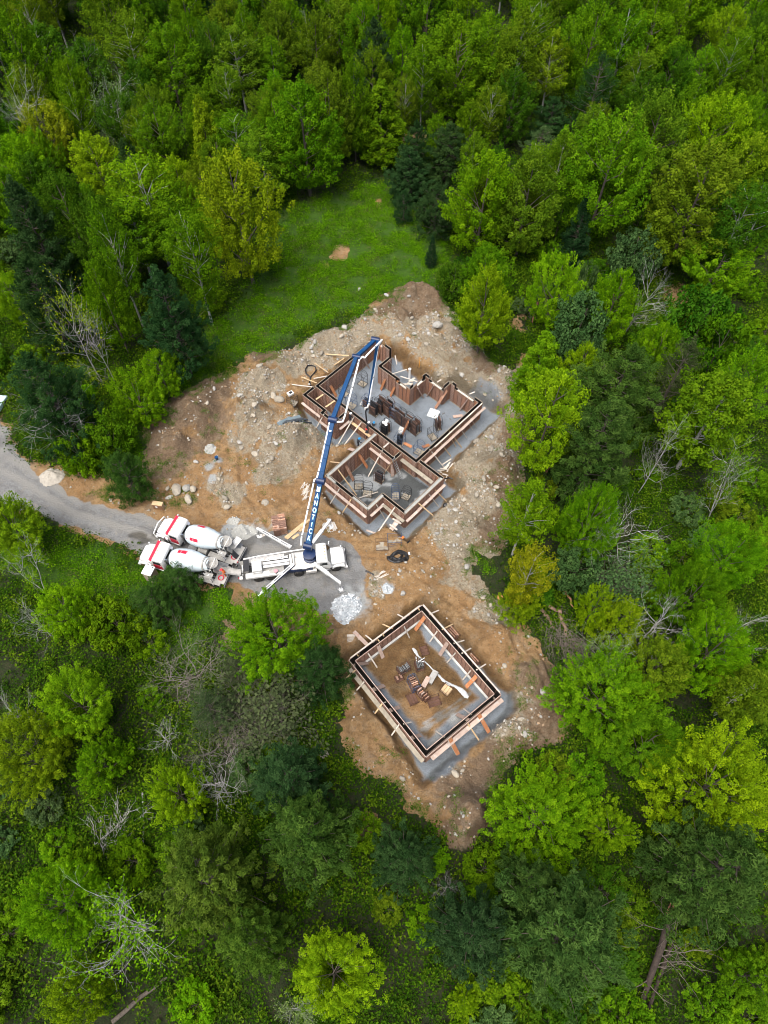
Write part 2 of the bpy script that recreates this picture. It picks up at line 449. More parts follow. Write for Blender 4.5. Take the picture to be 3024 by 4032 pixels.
    nx, ny = len(xs), len(ys)
    idx = np.arange(nx * ny).reshape(ny, nx)
    f = np.stack([idx[:-1, :-1], idx[:-1, 1:], idx[1:, 1:], idx[1:, :-1]], -1).reshape(-1, 4)
    zone = np.zeros(len(x), int)
    zone[a_soil > .5] = 1; zone[a_road > .5] = 2; zone[(a_bed > .5)] = 3
    fz = zone[f[:, 0]]
    attrs = dict(soil=a_soil, road=a_road, bed=a_bed, stony=a_stone, topsoil=a_top, wet=np.clip(a_wet, 0, 1), track=a_track, cement=a_conc, meadow=a_mead)
    m = terrain_material()
    V = np.stack([x, y, z], -1)
    for k, nm in enumerate(['ground', 'excavated_soil', 'gravel_road', 'crushed_stone_bed']):
        ff = f[fz == k]
        used = np.unique(ff); remap = np.full(len(V), -1); remap[used] = np.arange(len(used))
        o = link(nm, mesh_np(nm, V[used], remap[ff], m, True, {n: a[used] for n, a in attrs.items()}))
        tag(o, kind='structure')
    return x, y, z, attrs

def terrain_material():
    m, nt, nd, lk = nodes_of('terrain')
    out = nd.new('ShaderNodeOutputMaterial'); b = nd.new('ShaderNodeBsdfPrincipled'); lk.new(b.outputs[0], out.inputs[0])
    A = lambda n: N(nt, 'ShaderNodeAttribute', attribute_name=n).outputs['Fac']
    nz = lambda s, d=5, r=.65: noise(nt, s, d, r)
    def sharpen(at, s, lo=.42, hi=.58, amt=.5):
        """mask edge broken up by noise"""
        ad = N(nt, 'ShaderNodeMath', operation='MULTIPLY_ADD'); lk.new(nz(s, 4, .7), ad.inputs[0]); ad.inputs[1].default_value = amt
        lk.new(at, ad.inputs[2])
        return ramp(nt, ad.outputs[0], [(lo + amt * .5, 0.0), (hi + amt * .5, 1.0)])
    big, mid, fine, grit = nz(.25, 4), nz(1.1, 6, .7), nz(5, 6, .75), nz(16, 4, .8)
    forest = ramp(nt, mid, [(.3, (.014, .020, .006)), (.5, (.026, .030, .011)), (.68, (.048, .042, .020))])
    forest = mixc(nt, ramp(nt, fine, [(.45, 0.0), (.6, .8)]), forest, (.025, .05, .008))
    mead = ramp(nt, mid, [(.3, (.028, .075, .005)), (.6, (.05, .115, .008))])
    mead = mixc(nt, ramp(nt, nz(.8, 5, .75), [(.6, 0.0), (.72, .65)]), mead, (.15, .115, .065))
    c = mixc(nt, A('meadow'), forest, mead)
    tan = ramp(nt, mid, [(.28, (.17, .098, .045)), (.5, (.33, .20, .09)), (.72, (.44, .295, .155))])
    tan = mixc(nt, ramp(nt, big, [(.45, 0.0), (.62, .6)]), tan, (.30, .165, .068))
    pale = ramp(nt, fine, [(.3, (.20, .16, .105)), (.5, (.33, .28, .20)), (.7, (.45, .40, .31))])
    pale = mixc(nt, ramp(nt, mid, [(.50, 0.0), (.66, .7)]), pale, (.25, .17, .10))
    tops = ramp(nt, fine, [(.3, (.11, .072, .043)), (.7, (.27, .185, .115))])
    soil = mixc(nt, sharpen(A('stony'), 1.3, .2, .75, 1.1), tan, pale)
    soil = mixc(nt, sharpen(A('topsoil'), 1.0, .2, .75, 1.0), soil, tops)
    soil = mixc(nt, ramp(nt, nz(.45, 6, .75), [(.5, 0.0), (.64, .4)]), soil, ramp(nt, fine, [(.3, (.23, .18, .125)), (.7, (.42, .36, .27))]))
    soil = mixc(nt, ramp(nt, grit, [(.66, 0.0), (.74, .55)]), soil, (.50, .46, .39))
    soil = mixc(nt, ramp(nt, nz(2.6, 6, .8), [(.30, .55), (.42, 0.0)]), soil, (.13, .078, .038))  # dark noises here and below: shade of clod crevices put into the colour
    soil = mixc(nt, ramp(nt, nz(4.5, 6, .8), [(.36, .7), (.47, 0.0)]), soil, (.12, .075, .042))
    soil = mixc(nt, ramp(nt, nz(7.5, 5, .8), [(.58, 0.0), (.68, .6)]), soil, (.50, .43, .32))
    c = mixc(nt, sharpen(A('soil'), 1.5), c, soil)
    road = ramp(nt, grit, [(.25, (.15, .15, .15)), (.5, (.25, .25, .247)), (.75, (.38, .378, .37))])
    road = mixc(nt, ramp(nt, mid, [(.52, 0.0), (.7, .55)]), road, (.36, .31, .24))
    road = mixc(nt, ramp(nt, nz(.7, 5, .7), [(.45, 0.0), (.6, .6)]), road, (.16, .155, .15))
    road = mixc(nt, A('track'), road, (.29, .28, .26))
    c = mixc(nt, sharpen(A('road'), 1.6, .4, .62, .6), c, road)
    bed = ramp(nt, grit, [(.25, (.13, .155, .185)), (.5, (.25, .285, .325)), (.75, (.41, .45, .49))])
    bed = mixc(nt, ramp(nt, mid, [(.35, .4), (.55, 0.0)]), bed, (.15, .16, .175))
    c = mixc(nt, A('bed'), c, bed)
    c = mixc(nt, A('cement'), c, ramp(nt, fine, [(.3, (.29, .305, .31)), (.7, (.47, .48, .47))]))
    wet = mixc(nt, 1.0, c, (.42, .40, .36), 'MULTIPLY')
    c = mixc(nt, A('wet'), c, wet)
    lk.new(c, b.inputs['Base Color'])
    rr = ramp(nt, A('wet'), [(.4, .92), (1.0, .45)])
    lk.new(rr, b.inputs['Roughness']); b.inputs['Specular IOR Level'].default_value = .25
    bn = nd.new('ShaderNodeBump'); bn.inputs['Strength'].default_value = 1.0; bn.inputs['Distance'].default_value = .4
    ad = N(nt, 'ShaderNodeMath', operation='MULTIPLY_ADD'); lk.new(grit, ad.inputs[0]); ad.inputs[1].default_value = .35; lk.new(fine, ad.inputs[2])
    lk.new(ad.outputs[0], bn.inputs['Height']); lk.new(bn.outputs[0], b.inputs['Normal'])
    return m

TX, TY, TZ, TA = make_terrain()

# ------------------------------------------------------------------ foliage
def leaf_material(fixed=None):
    m, nt, nd, lk = nodes_of('leaf')
    out = nd.new('ShaderNodeOutputMaterial')
    oi = nd.new('ShaderNodeObjectInfo')
    at = N(nt, 'ShaderNodeAttribute', attribute_name='tint').outputs['Fac']
    hv = nd.new('ShaderNodeHueSaturation')
    mr = N(nt, 'ShaderNodeMapRange'); lk.new(at, mr.inputs[0]); mr.inputs[3].default_value = .45; mr.inputs[4].default_value = 1.5
    lk.new(mr.outputs[0], hv.inputs['Value'])
    mh = N(nt, 'ShaderNodeMapRange'); lk.new(at, mh.inputs[0]); mh.inputs[3].default_value = .515; mh.inputs[4].default_value = .482
    lk.new(mh.outputs[0], hv.inputs['Hue'])
    if fixed: hv.inputs['Color'].default_value = (*fixed, 1)
    else: lk.new(oi.outputs['Color'], hv.inputs['Color'])
    d = nd.new('ShaderNodeBsdfDiffuse'); t = nd.new('ShaderNodeBsdfTranslucent'); ms = nd.new('ShaderNodeMixShader')
    lk.new(hv.outputs[0], d.inputs[0])
    tc = mixc(nt, 1.0, hv.outputs[0], (1.2, 1.25, .5), 'MULTIPLY')
    lk.new(tc, t.inputs[0]); ms.inputs[0].default_value = .17
    lk.new(d.outputs[0], ms.inputs[1]); lk.new(t.outputs[0], ms.inputs[2])
    lk.new(ms.outputs[0], out.inputs[0])
    return m
LEAF = leaf_material()
BARK = mat('bark_brown', (.11, .09, .07), .9, var=.5, scale=6)
BARK_W = mat('bark_white', (.50, .48, .44), .85, var=.25, scale=3, streak=((.08, .07, .06), 7, .8))
BARK_G = mat('bark_grey', (.40, .385, .365), .9, var=.45, scale=5)

def unit(v): return v / (np.linalg.norm(v, axis=-1, keepdims=True) + 1e-9)

def leaves_mesh(name, c, nrm, size, rng, aspect=.62, tint=None, axis=None):
    """bent rhombic leaves: centre, normal, size arrays -> one mesh (two triangles each)"""
    n = len(c)
    r = rng.normal(size=(n, 3)) if axis is None else axis + .35 * rng.normal(size=(n, 3))
    t = unit(r - nrm * np.sum(r * nrm, 1, keepdims=True)); b = np.cross(nrm, t)
    s = size[:, None]
    droop = nrm * s * .16
    v = np.stack([c - t * s * .5 - droop, c + b * s * .5 * aspect, c + t * s * .5 - droop, c - b * s * .5 * aspect], 1).reshape(-1, 3)
    f = np.arange(4 * n).reshape(n, 4)
    tv = np.repeat(rng.random(n) if tint is None else tint, 4)
    return mesh_np(name, v, f, LEAF, False, {'tint': tv})

def tufts(anchors, axes_, L, rad, per, rng, lsize, upmix=.55, spread=1.0):
    """leaves packed round short shoots; returns centre, normal, size, tint"""
    n = len(anchors)
    a = np.repeat(anchors, per, 0); ax = np.repeat(unit(axes_), per, 0); Ls = np.repeat(L, per); rs = np.repeat(rad, per)
    k = len(a)
    q = rng.random(k) ** .8
    rv = unit(rng.normal(size=(k, 3)))
    rv = unit(rv - ax * np.sum(rv * ax, 1, keepdims=True))
    prof = np.sqrt(np.clip(1 - (q - .35) ** 2 / .45, .05, 1)) * np.sqrt(rng.random(k)) ** .6
    c = a + ax * (q * Ls)[:, None] + rv * (rs * prof * spread)[:, None]
    nrm = unit(rv * (1 - upmix) + np.array([0, 0, 1.0]) * upmix + ax * .25 + .38 * rng.normal(size=(k, 3)))
    tint = np.clip(np.repeat(rng.random(n), per) * .65 + .35 * rng.random(k), 0, 1)
    return c, nrm, lsize * (.7 + .6 * rng.random(k)), tint

def limb_tubes(mb, base, tips, r0, rng, n=5, sag=0.0):
    for tip in tips:
        b = np.array(base(tip)); d = tip - b
        mid = b + d * .5 + rng.normal(size=3) * .06 * np.linalg.norm(d) + np.array([0, 0, sag])
        rr = r0 * (.35 + .5 * rng.random())
        mb.tube([b, mid, tip], [rr, rr * .6, rr * .2], n, cap=False)

def broadleaf(seed, H=14.0, R=4.2, base=.14, n=400, per=58, lsize=.235, up=.95, shape='ovoid', lobes=.3, tl=1.6, tr=.40, bark=BARK, limbs=16, hollow=.5, r0=.2):
    rng = np.random.default_rng(seed)
    t = rng.random(n * 2); az = rng.random(n * 2) * 2 * math.pi
    if shape == 'ovoid': prof = np.sin(np.pi * np.clip(t, 0, 1) ** .72) ** .78
    elif shape == 'cone': prof = (1 - t) ** .7 * np.clip(t * 9, 0, 1) ** .5 * 1.05
    elif shape == 'vase': prof = np.clip(.35 + .9 * t, 0, 1) * np.sqrt(np.clip(1 - ((t - .62) / .40) ** 2 * (t > .62), 0, 1))
    else: prof = np.sqrt(np.clip(1 - (2 * t - 1) ** 2, 0, 1))
    keep = rng.random(n * 2) < (.18 + prof * .82)
    t, az, prof = t[keep][:n], az[keep][:n], prof[keep][:n]
    k = len(t)
    s1, s2 = rng.random(2) * 50
    lob = 1 + lobes * 2 * (vnoise(az * 1.35 + s1, t * 4.5 + s2, seed) + .35 * vnoise(az * 3.1 + s2, t * 9 + s1, seed + 1))
    depth = np.where(rng.random(k) < .72, .78 + .36 * rng.random(k) ** 1.5, hollow + .35 * rng.random(k))
    rr = R * prof * lob * depth
    z = H * (base + (1 - base) * (t * .93)) + rng.normal(size=k) * .12
    a = np.stack([rr * np.cos(az), rr * np.sin(az), z], -1)
    out = np.stack([np.cos(az), np.sin(az), np.zeros(k)], -1)
    ax = out * (1.0 - .55 * t)[:, None] + np.array([0, 0, 1.0]) * (up * (.35 + .9 * t))[:, None] + .22 * rng.normal(size=(k, 3))
    L = tl * (.65 + .7 * rng.random(k)); rad = tr * (.7 + .6 * rng.random(k))
    c, nrm, sz, tint = tufts(a - unit(ax) * (L * .4)[:, None], ax, L, rad, per, rng, lsize)
    crown = leaves_mesh('crown', c, nrm, sz, rng, tint=tint)
    mb = MB()
    lean = rng.normal(size=2) * .25
    tp = lambda z: np.array([lean[0] * (z / H) ** 2, lean[1] * (z / H) ** 2, z])
    mb.tube([tp(zz) for zz in (-.4, H * .15, H * .4, H * .65, H * .9)], [r0 * 1.25, r0, r0 * .72, r0 * .42, .05], 7, cap=False)
    pick = rng.choice(k, min(limbs, k), replace=False)
    limb_tubes(mb, lambda tip: tp(max(H * .12, tip[2] - .55 * np.hypot(tip[0], tip[1]) - H * .06)), a[pick], r0 * .55, rng)
    return mb.mesh('trunk', bark, True), crown, H, R * 2

def pine(seed, H=15.0, R=4.2, levels=15, per=46, lsize=.36, cone=.75, sparse=0.0, bark=BARK, base=.12, rough=.3):
    rng = np.random.default_rng(seed)
    mb = MB(); mb.tube([(0, 0, -.4), (0, 0, H * .5), (0, 0, H * .97)], [.24, .15, .03], 7, cap=False)
    A, AX = [], []
    for i in range(levels):
        q = i / (levels - 1)
        z = H * (base + (.93 - base) * q)
        rl = R * ((1 - q) ** cone * (.35 + .65 * min(1, q * 4 + .45)) + .07)
        nb = rng.integers(5, 8); a0 = rng.random() * 6.28
        for j in range(nb):
            if rng.random() < sparse: continue
            az = a0 + j * 6.283 / nb + rng.normal() * .22
            ln = rl * (1 - rough + 2 * rough * rng.random())
            d = np.array([math.cos(az), math.sin(az), .18 + .35 * q + .12 * rng.normal()])
            tip = np.array([0, 0, z]) + d * ln
            mb.tube([(0, 0, z), tip * .5 + np.array([0, 0, z * .5 - .05 * ln]), tip], [.06, .04, .012], 4, cap=False)
            m = max(2, int(ln * 2.5))
            for s in range(m):
                w = .30 + .70 * (s + rng.random()) / m
                side = rng.normal() * .36 * ln * (1.05 - .5 * w) * .75
                p = np.array([0, 0, z]) + d * ln * w + np.array([-math.sin(az), math.cos(az), 0]) * side + np.array([0, 0, rng.normal() * .12])
                A.append(p); AX.append(d + np.array([0, 0, .75]) + .3 * rng.normal(size=3))
    for s in range(5):
        A.append(np.array([0, 0, H * (.93 + .015 * s)])); AX.append(np.array([0, 0, 1.0]) + .3 * rng.normal(size=3))
    A, AX = np.array(A), np.array(AX); k = len(A)
    c, nrm, sz, tint = tufts(A, AX, .55 + .45 * rng.random(k), .36 * (.6 + .8 * rng.random(k)), int(per * 1.25), rng, lsize * .82, upmix=.4)
    axis = unit(np.repeat(unit(AX), int(per * 1.25), 0) * .9 + unit(rng.normal(size=(len(c), 3))) * .8)
    crown = leaves_mesh('crown', c, nrm, sz, rng, aspect=.34, tint=tint, axis=axis)
    return mb.mesh('trunk', bark, True), crown, H, R * 2

def branchy(mb, p, d, ln, r, depth, rng, spread=.55, tips=None, n=4, up=.12):
    p = np.array(p, float); q = p.copy(); pts = [p.copy()]; rs = [r]
    steps = 3
    for s in range(steps):
        d = unit(d + rng.normal(size=3) * .13 + np.array([0, 0, up * .5]))
        q = q + d * ln / steps; pts.append(q.copy()); rs.append(r * (1 - .28 * (s + 1)))
    mb.tube(pts, rs, n, cap=False)
    if depth == 0:
        if tips is not None: tips.append((q, d))
        return
    for s in range(rng.integers(2, 4) + (1 if depth > 1 else 0)):
        w = .35 + .65 * rng.random() if s else 1.0
        i = min(int(w * steps), steps - 1)
        b = pts[i] + (pts[i + 1] - pts[i]) * (w * steps - i)
        branchy(mb, b, unit(d + rng.normal(size=3) * spread), ln * (.52 + .25 * rng.random()), r * .52, depth - 1, rng, spread, tips, 3 if depth < 3 else 4, up)

def bare(seed, H=9.0, lean=(0, 0), depth=4, mtl=BARK_G, sparse_leaf=0, stems=1, spread=.55, r=.095):
    rng = np.random.default_rng(seed); mb = MB(); tips = []
    for s in range(stems):
        az = rng.random() * 6.28; o = (0 if stems == 1 else .35)
        d = unit(np.array([lean[0] + o * math.cos(az), lean[1] + o * math.sin(az), 1.0]))
        pts = [np.array([0, 0, -.3])]; L = H * .8
        for k in range(4): pts.append(pts[-1] + unit(d + rng.normal(size=3) * .06) * L / 4)
        mb.tube(pts, [r, r * .8, r * .6, r * .42, r * .2], 5, cap=False)
        for k in range(13 if stems == 1 else 7):
            w = .25 + .72 * rng.random(); i = min(int(w * 4), 3)
            b = pts[i] + (pts[i + 1] - pts[i]) * (w * 4 - i)
            branchy(mb, b, unit(np.array([rng.normal(), rng.normal(), .55 + .4 * rng.random()])), H * (.15 + .17 * rng.random()), r * .36, depth - 1, rng, spread, tips)
        branchy(mb, pts[-1], d, H * .2, r * .25, depth - 1, rng, spread, tips)
    tm = mb.mesh('trunk', mtl, False)
    crown = None
    if sparse_leaf:
        a = np.array([t[0] for t in tips]); ax = np.array([t[1] for t in tips])
        c, nrm, sz, tint = tufts(a - unit(ax) * .3, ax + np.array([0, 0, .5]), np.full(len(a), .7), np.full(len(a), .32), sparse_leaf, rng, .2)
        crown = leaves_mesh('crown', c, nrm, sz, rng, tint=tint)
    return tm, crown, H, H * .62

def shrub(seed, H=3.0, R=2.0, n=120, per=40, lsize=.22, tl=.7, tr=.32, up=.8, bark=BARK):
    return broadleaf(seed, H, R, .04, n, per, lsize, up, 'dome', .28, tl, tr, bark, 12, .55, .06)

PROTO = {
    'maple': [broadleaf(11), broadleaf(12, n=360, lobes=.42, R=4.4), broadleaf(13, n=420, lobes=.26, tl=1.8), broadleaf(14, n=380, shape='ball', lobes=.36, H=13, R=4.6), broadleaf(15, n=340, lobes=.45, tl=1.9, tr=.36), broadleaf(16, n=400, shape='vase', lobes=.35, R=4.4)],
    'round': [broadleaf(21, H=9, R=4.4, base=.05, n=440, per=56, shape='ball', lobes=.36, tl=1.1, tr=.36, lsize=.2), broadleaf(22, H=9, R=4.4, base=.05, n=400, per=56, shape='ball', lobes=.46, tl=1.15, tr=.34, lsize=.2), broadleaf(23, H=9, R=4.2, base=.08, n=380, per=56, shape='ovoid', lobes=.4, tl=1.2, tr=.34, lsize=.2)],
    'full': [broadleaf(201, H=13, R=5.4, base=.08, n=760, per=66, lsize=.175, tl=1.3, tr=.34, lobes=.4, shape='ball'), broadleaf(202, H=13, R=5.4, base=.08, n=740, per=66, lsize=.175, tl=1.45, tr=.32, lobes=.48), broadleaf(203, H=13, R=5.4, base=.08, n=800, per=62, lsize=.17, tl=1.2, tr=.36, lobes=.34, shape='vase')],
    'cone': [broadleaf(31, H=13, R=3.2, base=.08, n=380, shape='cone', lobes=.25, tl=1.1), broadleaf(32, H=13, R=3.2, base=.06, n=360, shape='cone', lobes=.3, tl=1.2)],
    'aspen': [broadleaf(41, H=15, R=3.0, base=.26, n=300, per=40, lsize=.23, tl=1.3, tr=.42, up=1.1, lobes=.34, bark=BARK_W, limbs=26, hollow=.25, r0=.16), broadleaf(42, H=15, R=3.0, base=.3, n=260, per=40, lsize=.23, tl=1.4, tr=.40, up=1.2, lobes=.4, bark=BARK_W, limbs=30, hollow=.25, r0=.15), broadleaf(43, H=15, R=3.2, base=.22, n=300, per=36, lsize=.22, tl=1.2, tr=.45, shape='vase', lobes=.35, bark=BARK_G, limbs=28, hollow=.25, r0=.16)],
    'pine': [pine(51), pine(52, levels=13, rough=.42, cone=.62), pine(53, levels=14, rough=.36, cone=.7)],
    'cedar': [pine(61, H=8, R=3.4, levels=12, per=52, lsize=.26, cone=.5, base=.04, rough=.28), pine(62, H=8, R=3.4, levels=12, per=52, lsize=.26, cone=.58, base=.04, rough=.36)],
    'spruce': [pine(71, H=12, R=2.6, levels=20, per=42, lsize=.28, cone=1.0, base=.05, rough=.2)],
    'dull_pine': [pine(81, H=12, R=3.4, levels=12, per=22, lsize=.30, cone=.6, sparse=.25, rough=.45)],
    'dead': [bare(91), bare(92, lean=(.12, .05)), bare(93, spread=.75), bare(94, stems=2)],
    'half_dead': [bare(101, sparse_leaf=3), bare(102, sparse_leaf=4, spread=.7, stems=2)],
    'twig': [bare(111, H=4.5, stems=7, mtl=mat('twig_brown', (.17, .145, .125), .9, var=.4), depth=4, r=.03, sparse_leaf=1), bare(112, H=4.5, stems=6, mtl=MATS['twig_brown'], depth=4, r=.03)],
    'shrub': [shrub(121), shrub(122, n=100), shrub(123, H=3.2, R=1.8, n=140)],
    'snow': [shrub(131, H=4, R=2.2, n=110, per=34)],
}
TREES = []
NAMES = dict(maple='maple_tree', full='maple_tree', round='round_tree', cone='young_maple', aspen='aspen_tree', pine='pine_tree', cedar='cedar_tree', spruce='spruce_tree', dull_pine='thin_pine', dead='dead_tree', half_dead='dying_tree', twig='bare_shrub', shrub='leafy_shrub', snow='blossoming_shrub')
CATS = dict(twig='shrub', shrub='shrub', snow='shrub')
COLR = dict(bright=(.084, .190, .004), lime=(.130, .238, .005), deep=(.034, .094, .005), mid=(.064, .148, .004), olive=(.076, .135, .006), yellow=(.128, .205, .006), gold=(.150, .188, .007),
            pine=(.026, .063, .017), pine2=(.042, .092, .016), pineY=(.068, .125, .014), dull=(.050, .072, .028), grey=(.052, .104, .030), pale=(.11, .17, .05), spruce=(.019, .052, .018))
_tc = {}
def grow(kind, x, y, h, w, colr, label, group=None, var=None):
    vs = PROTO[kind]; i = _tc.get(kind, 0); _tc[kind] = i + 1
    tm, cm, H0, W0 = vs[(i if var is None else var) % len(vs)]
    t = empty(NAMES[kind], (x, y, gz(x, y)), random.random() * 6.28)
    t.scale = (w / W0, w / W0, h / H0)
    tag(t, label, CATS.get(kind, 'tree'), group)
    link('stems' if kind in ('twig', 'shrub', 'snow') else 'trunk', tm, t)
    if cm:
        c = link('foliage' if kind in ('twig', 'shrub', 'snow') else 'crown', cm, t)
        k = np.array(COLR[colr]) * (1 + .12 * np.array([random.uniform(-1, 1), random.uniform(-.6, .6), random.uniform(-1, 1)]))
        c.color = (*k, 1)
    TREES.append((x, y, w))
    return t

def tree(kind, tx, ty, by, wpx, colr, label, group=None, var=None):
    """overview pixels: crown top, base line (or minus the height in metres), crown width"""
    if by < 0:
        h = -by; b = OV(tx, ty, h * .7)
    else:
        bx = tx + (829.5 - tx) * (by - ty) / (2022 - ty)
        b = OV(bx, by)
        lo, hi = 1.0, 40.0
        for _ in range(30):
            h = (lo + hi) / 2
            if Q((b[0], b[1], h))[1] / 1.8228 > ty: lo = h
            else: hi = h
        h = min(h, 24)
    mid = np.array([b[0], b[1], h * .55]) - _C
    w = wpx * 1.8228 * (mid @ _F) / FPX
    return grow(kind, b[0], b[1], h, w, colr, label, group, var)
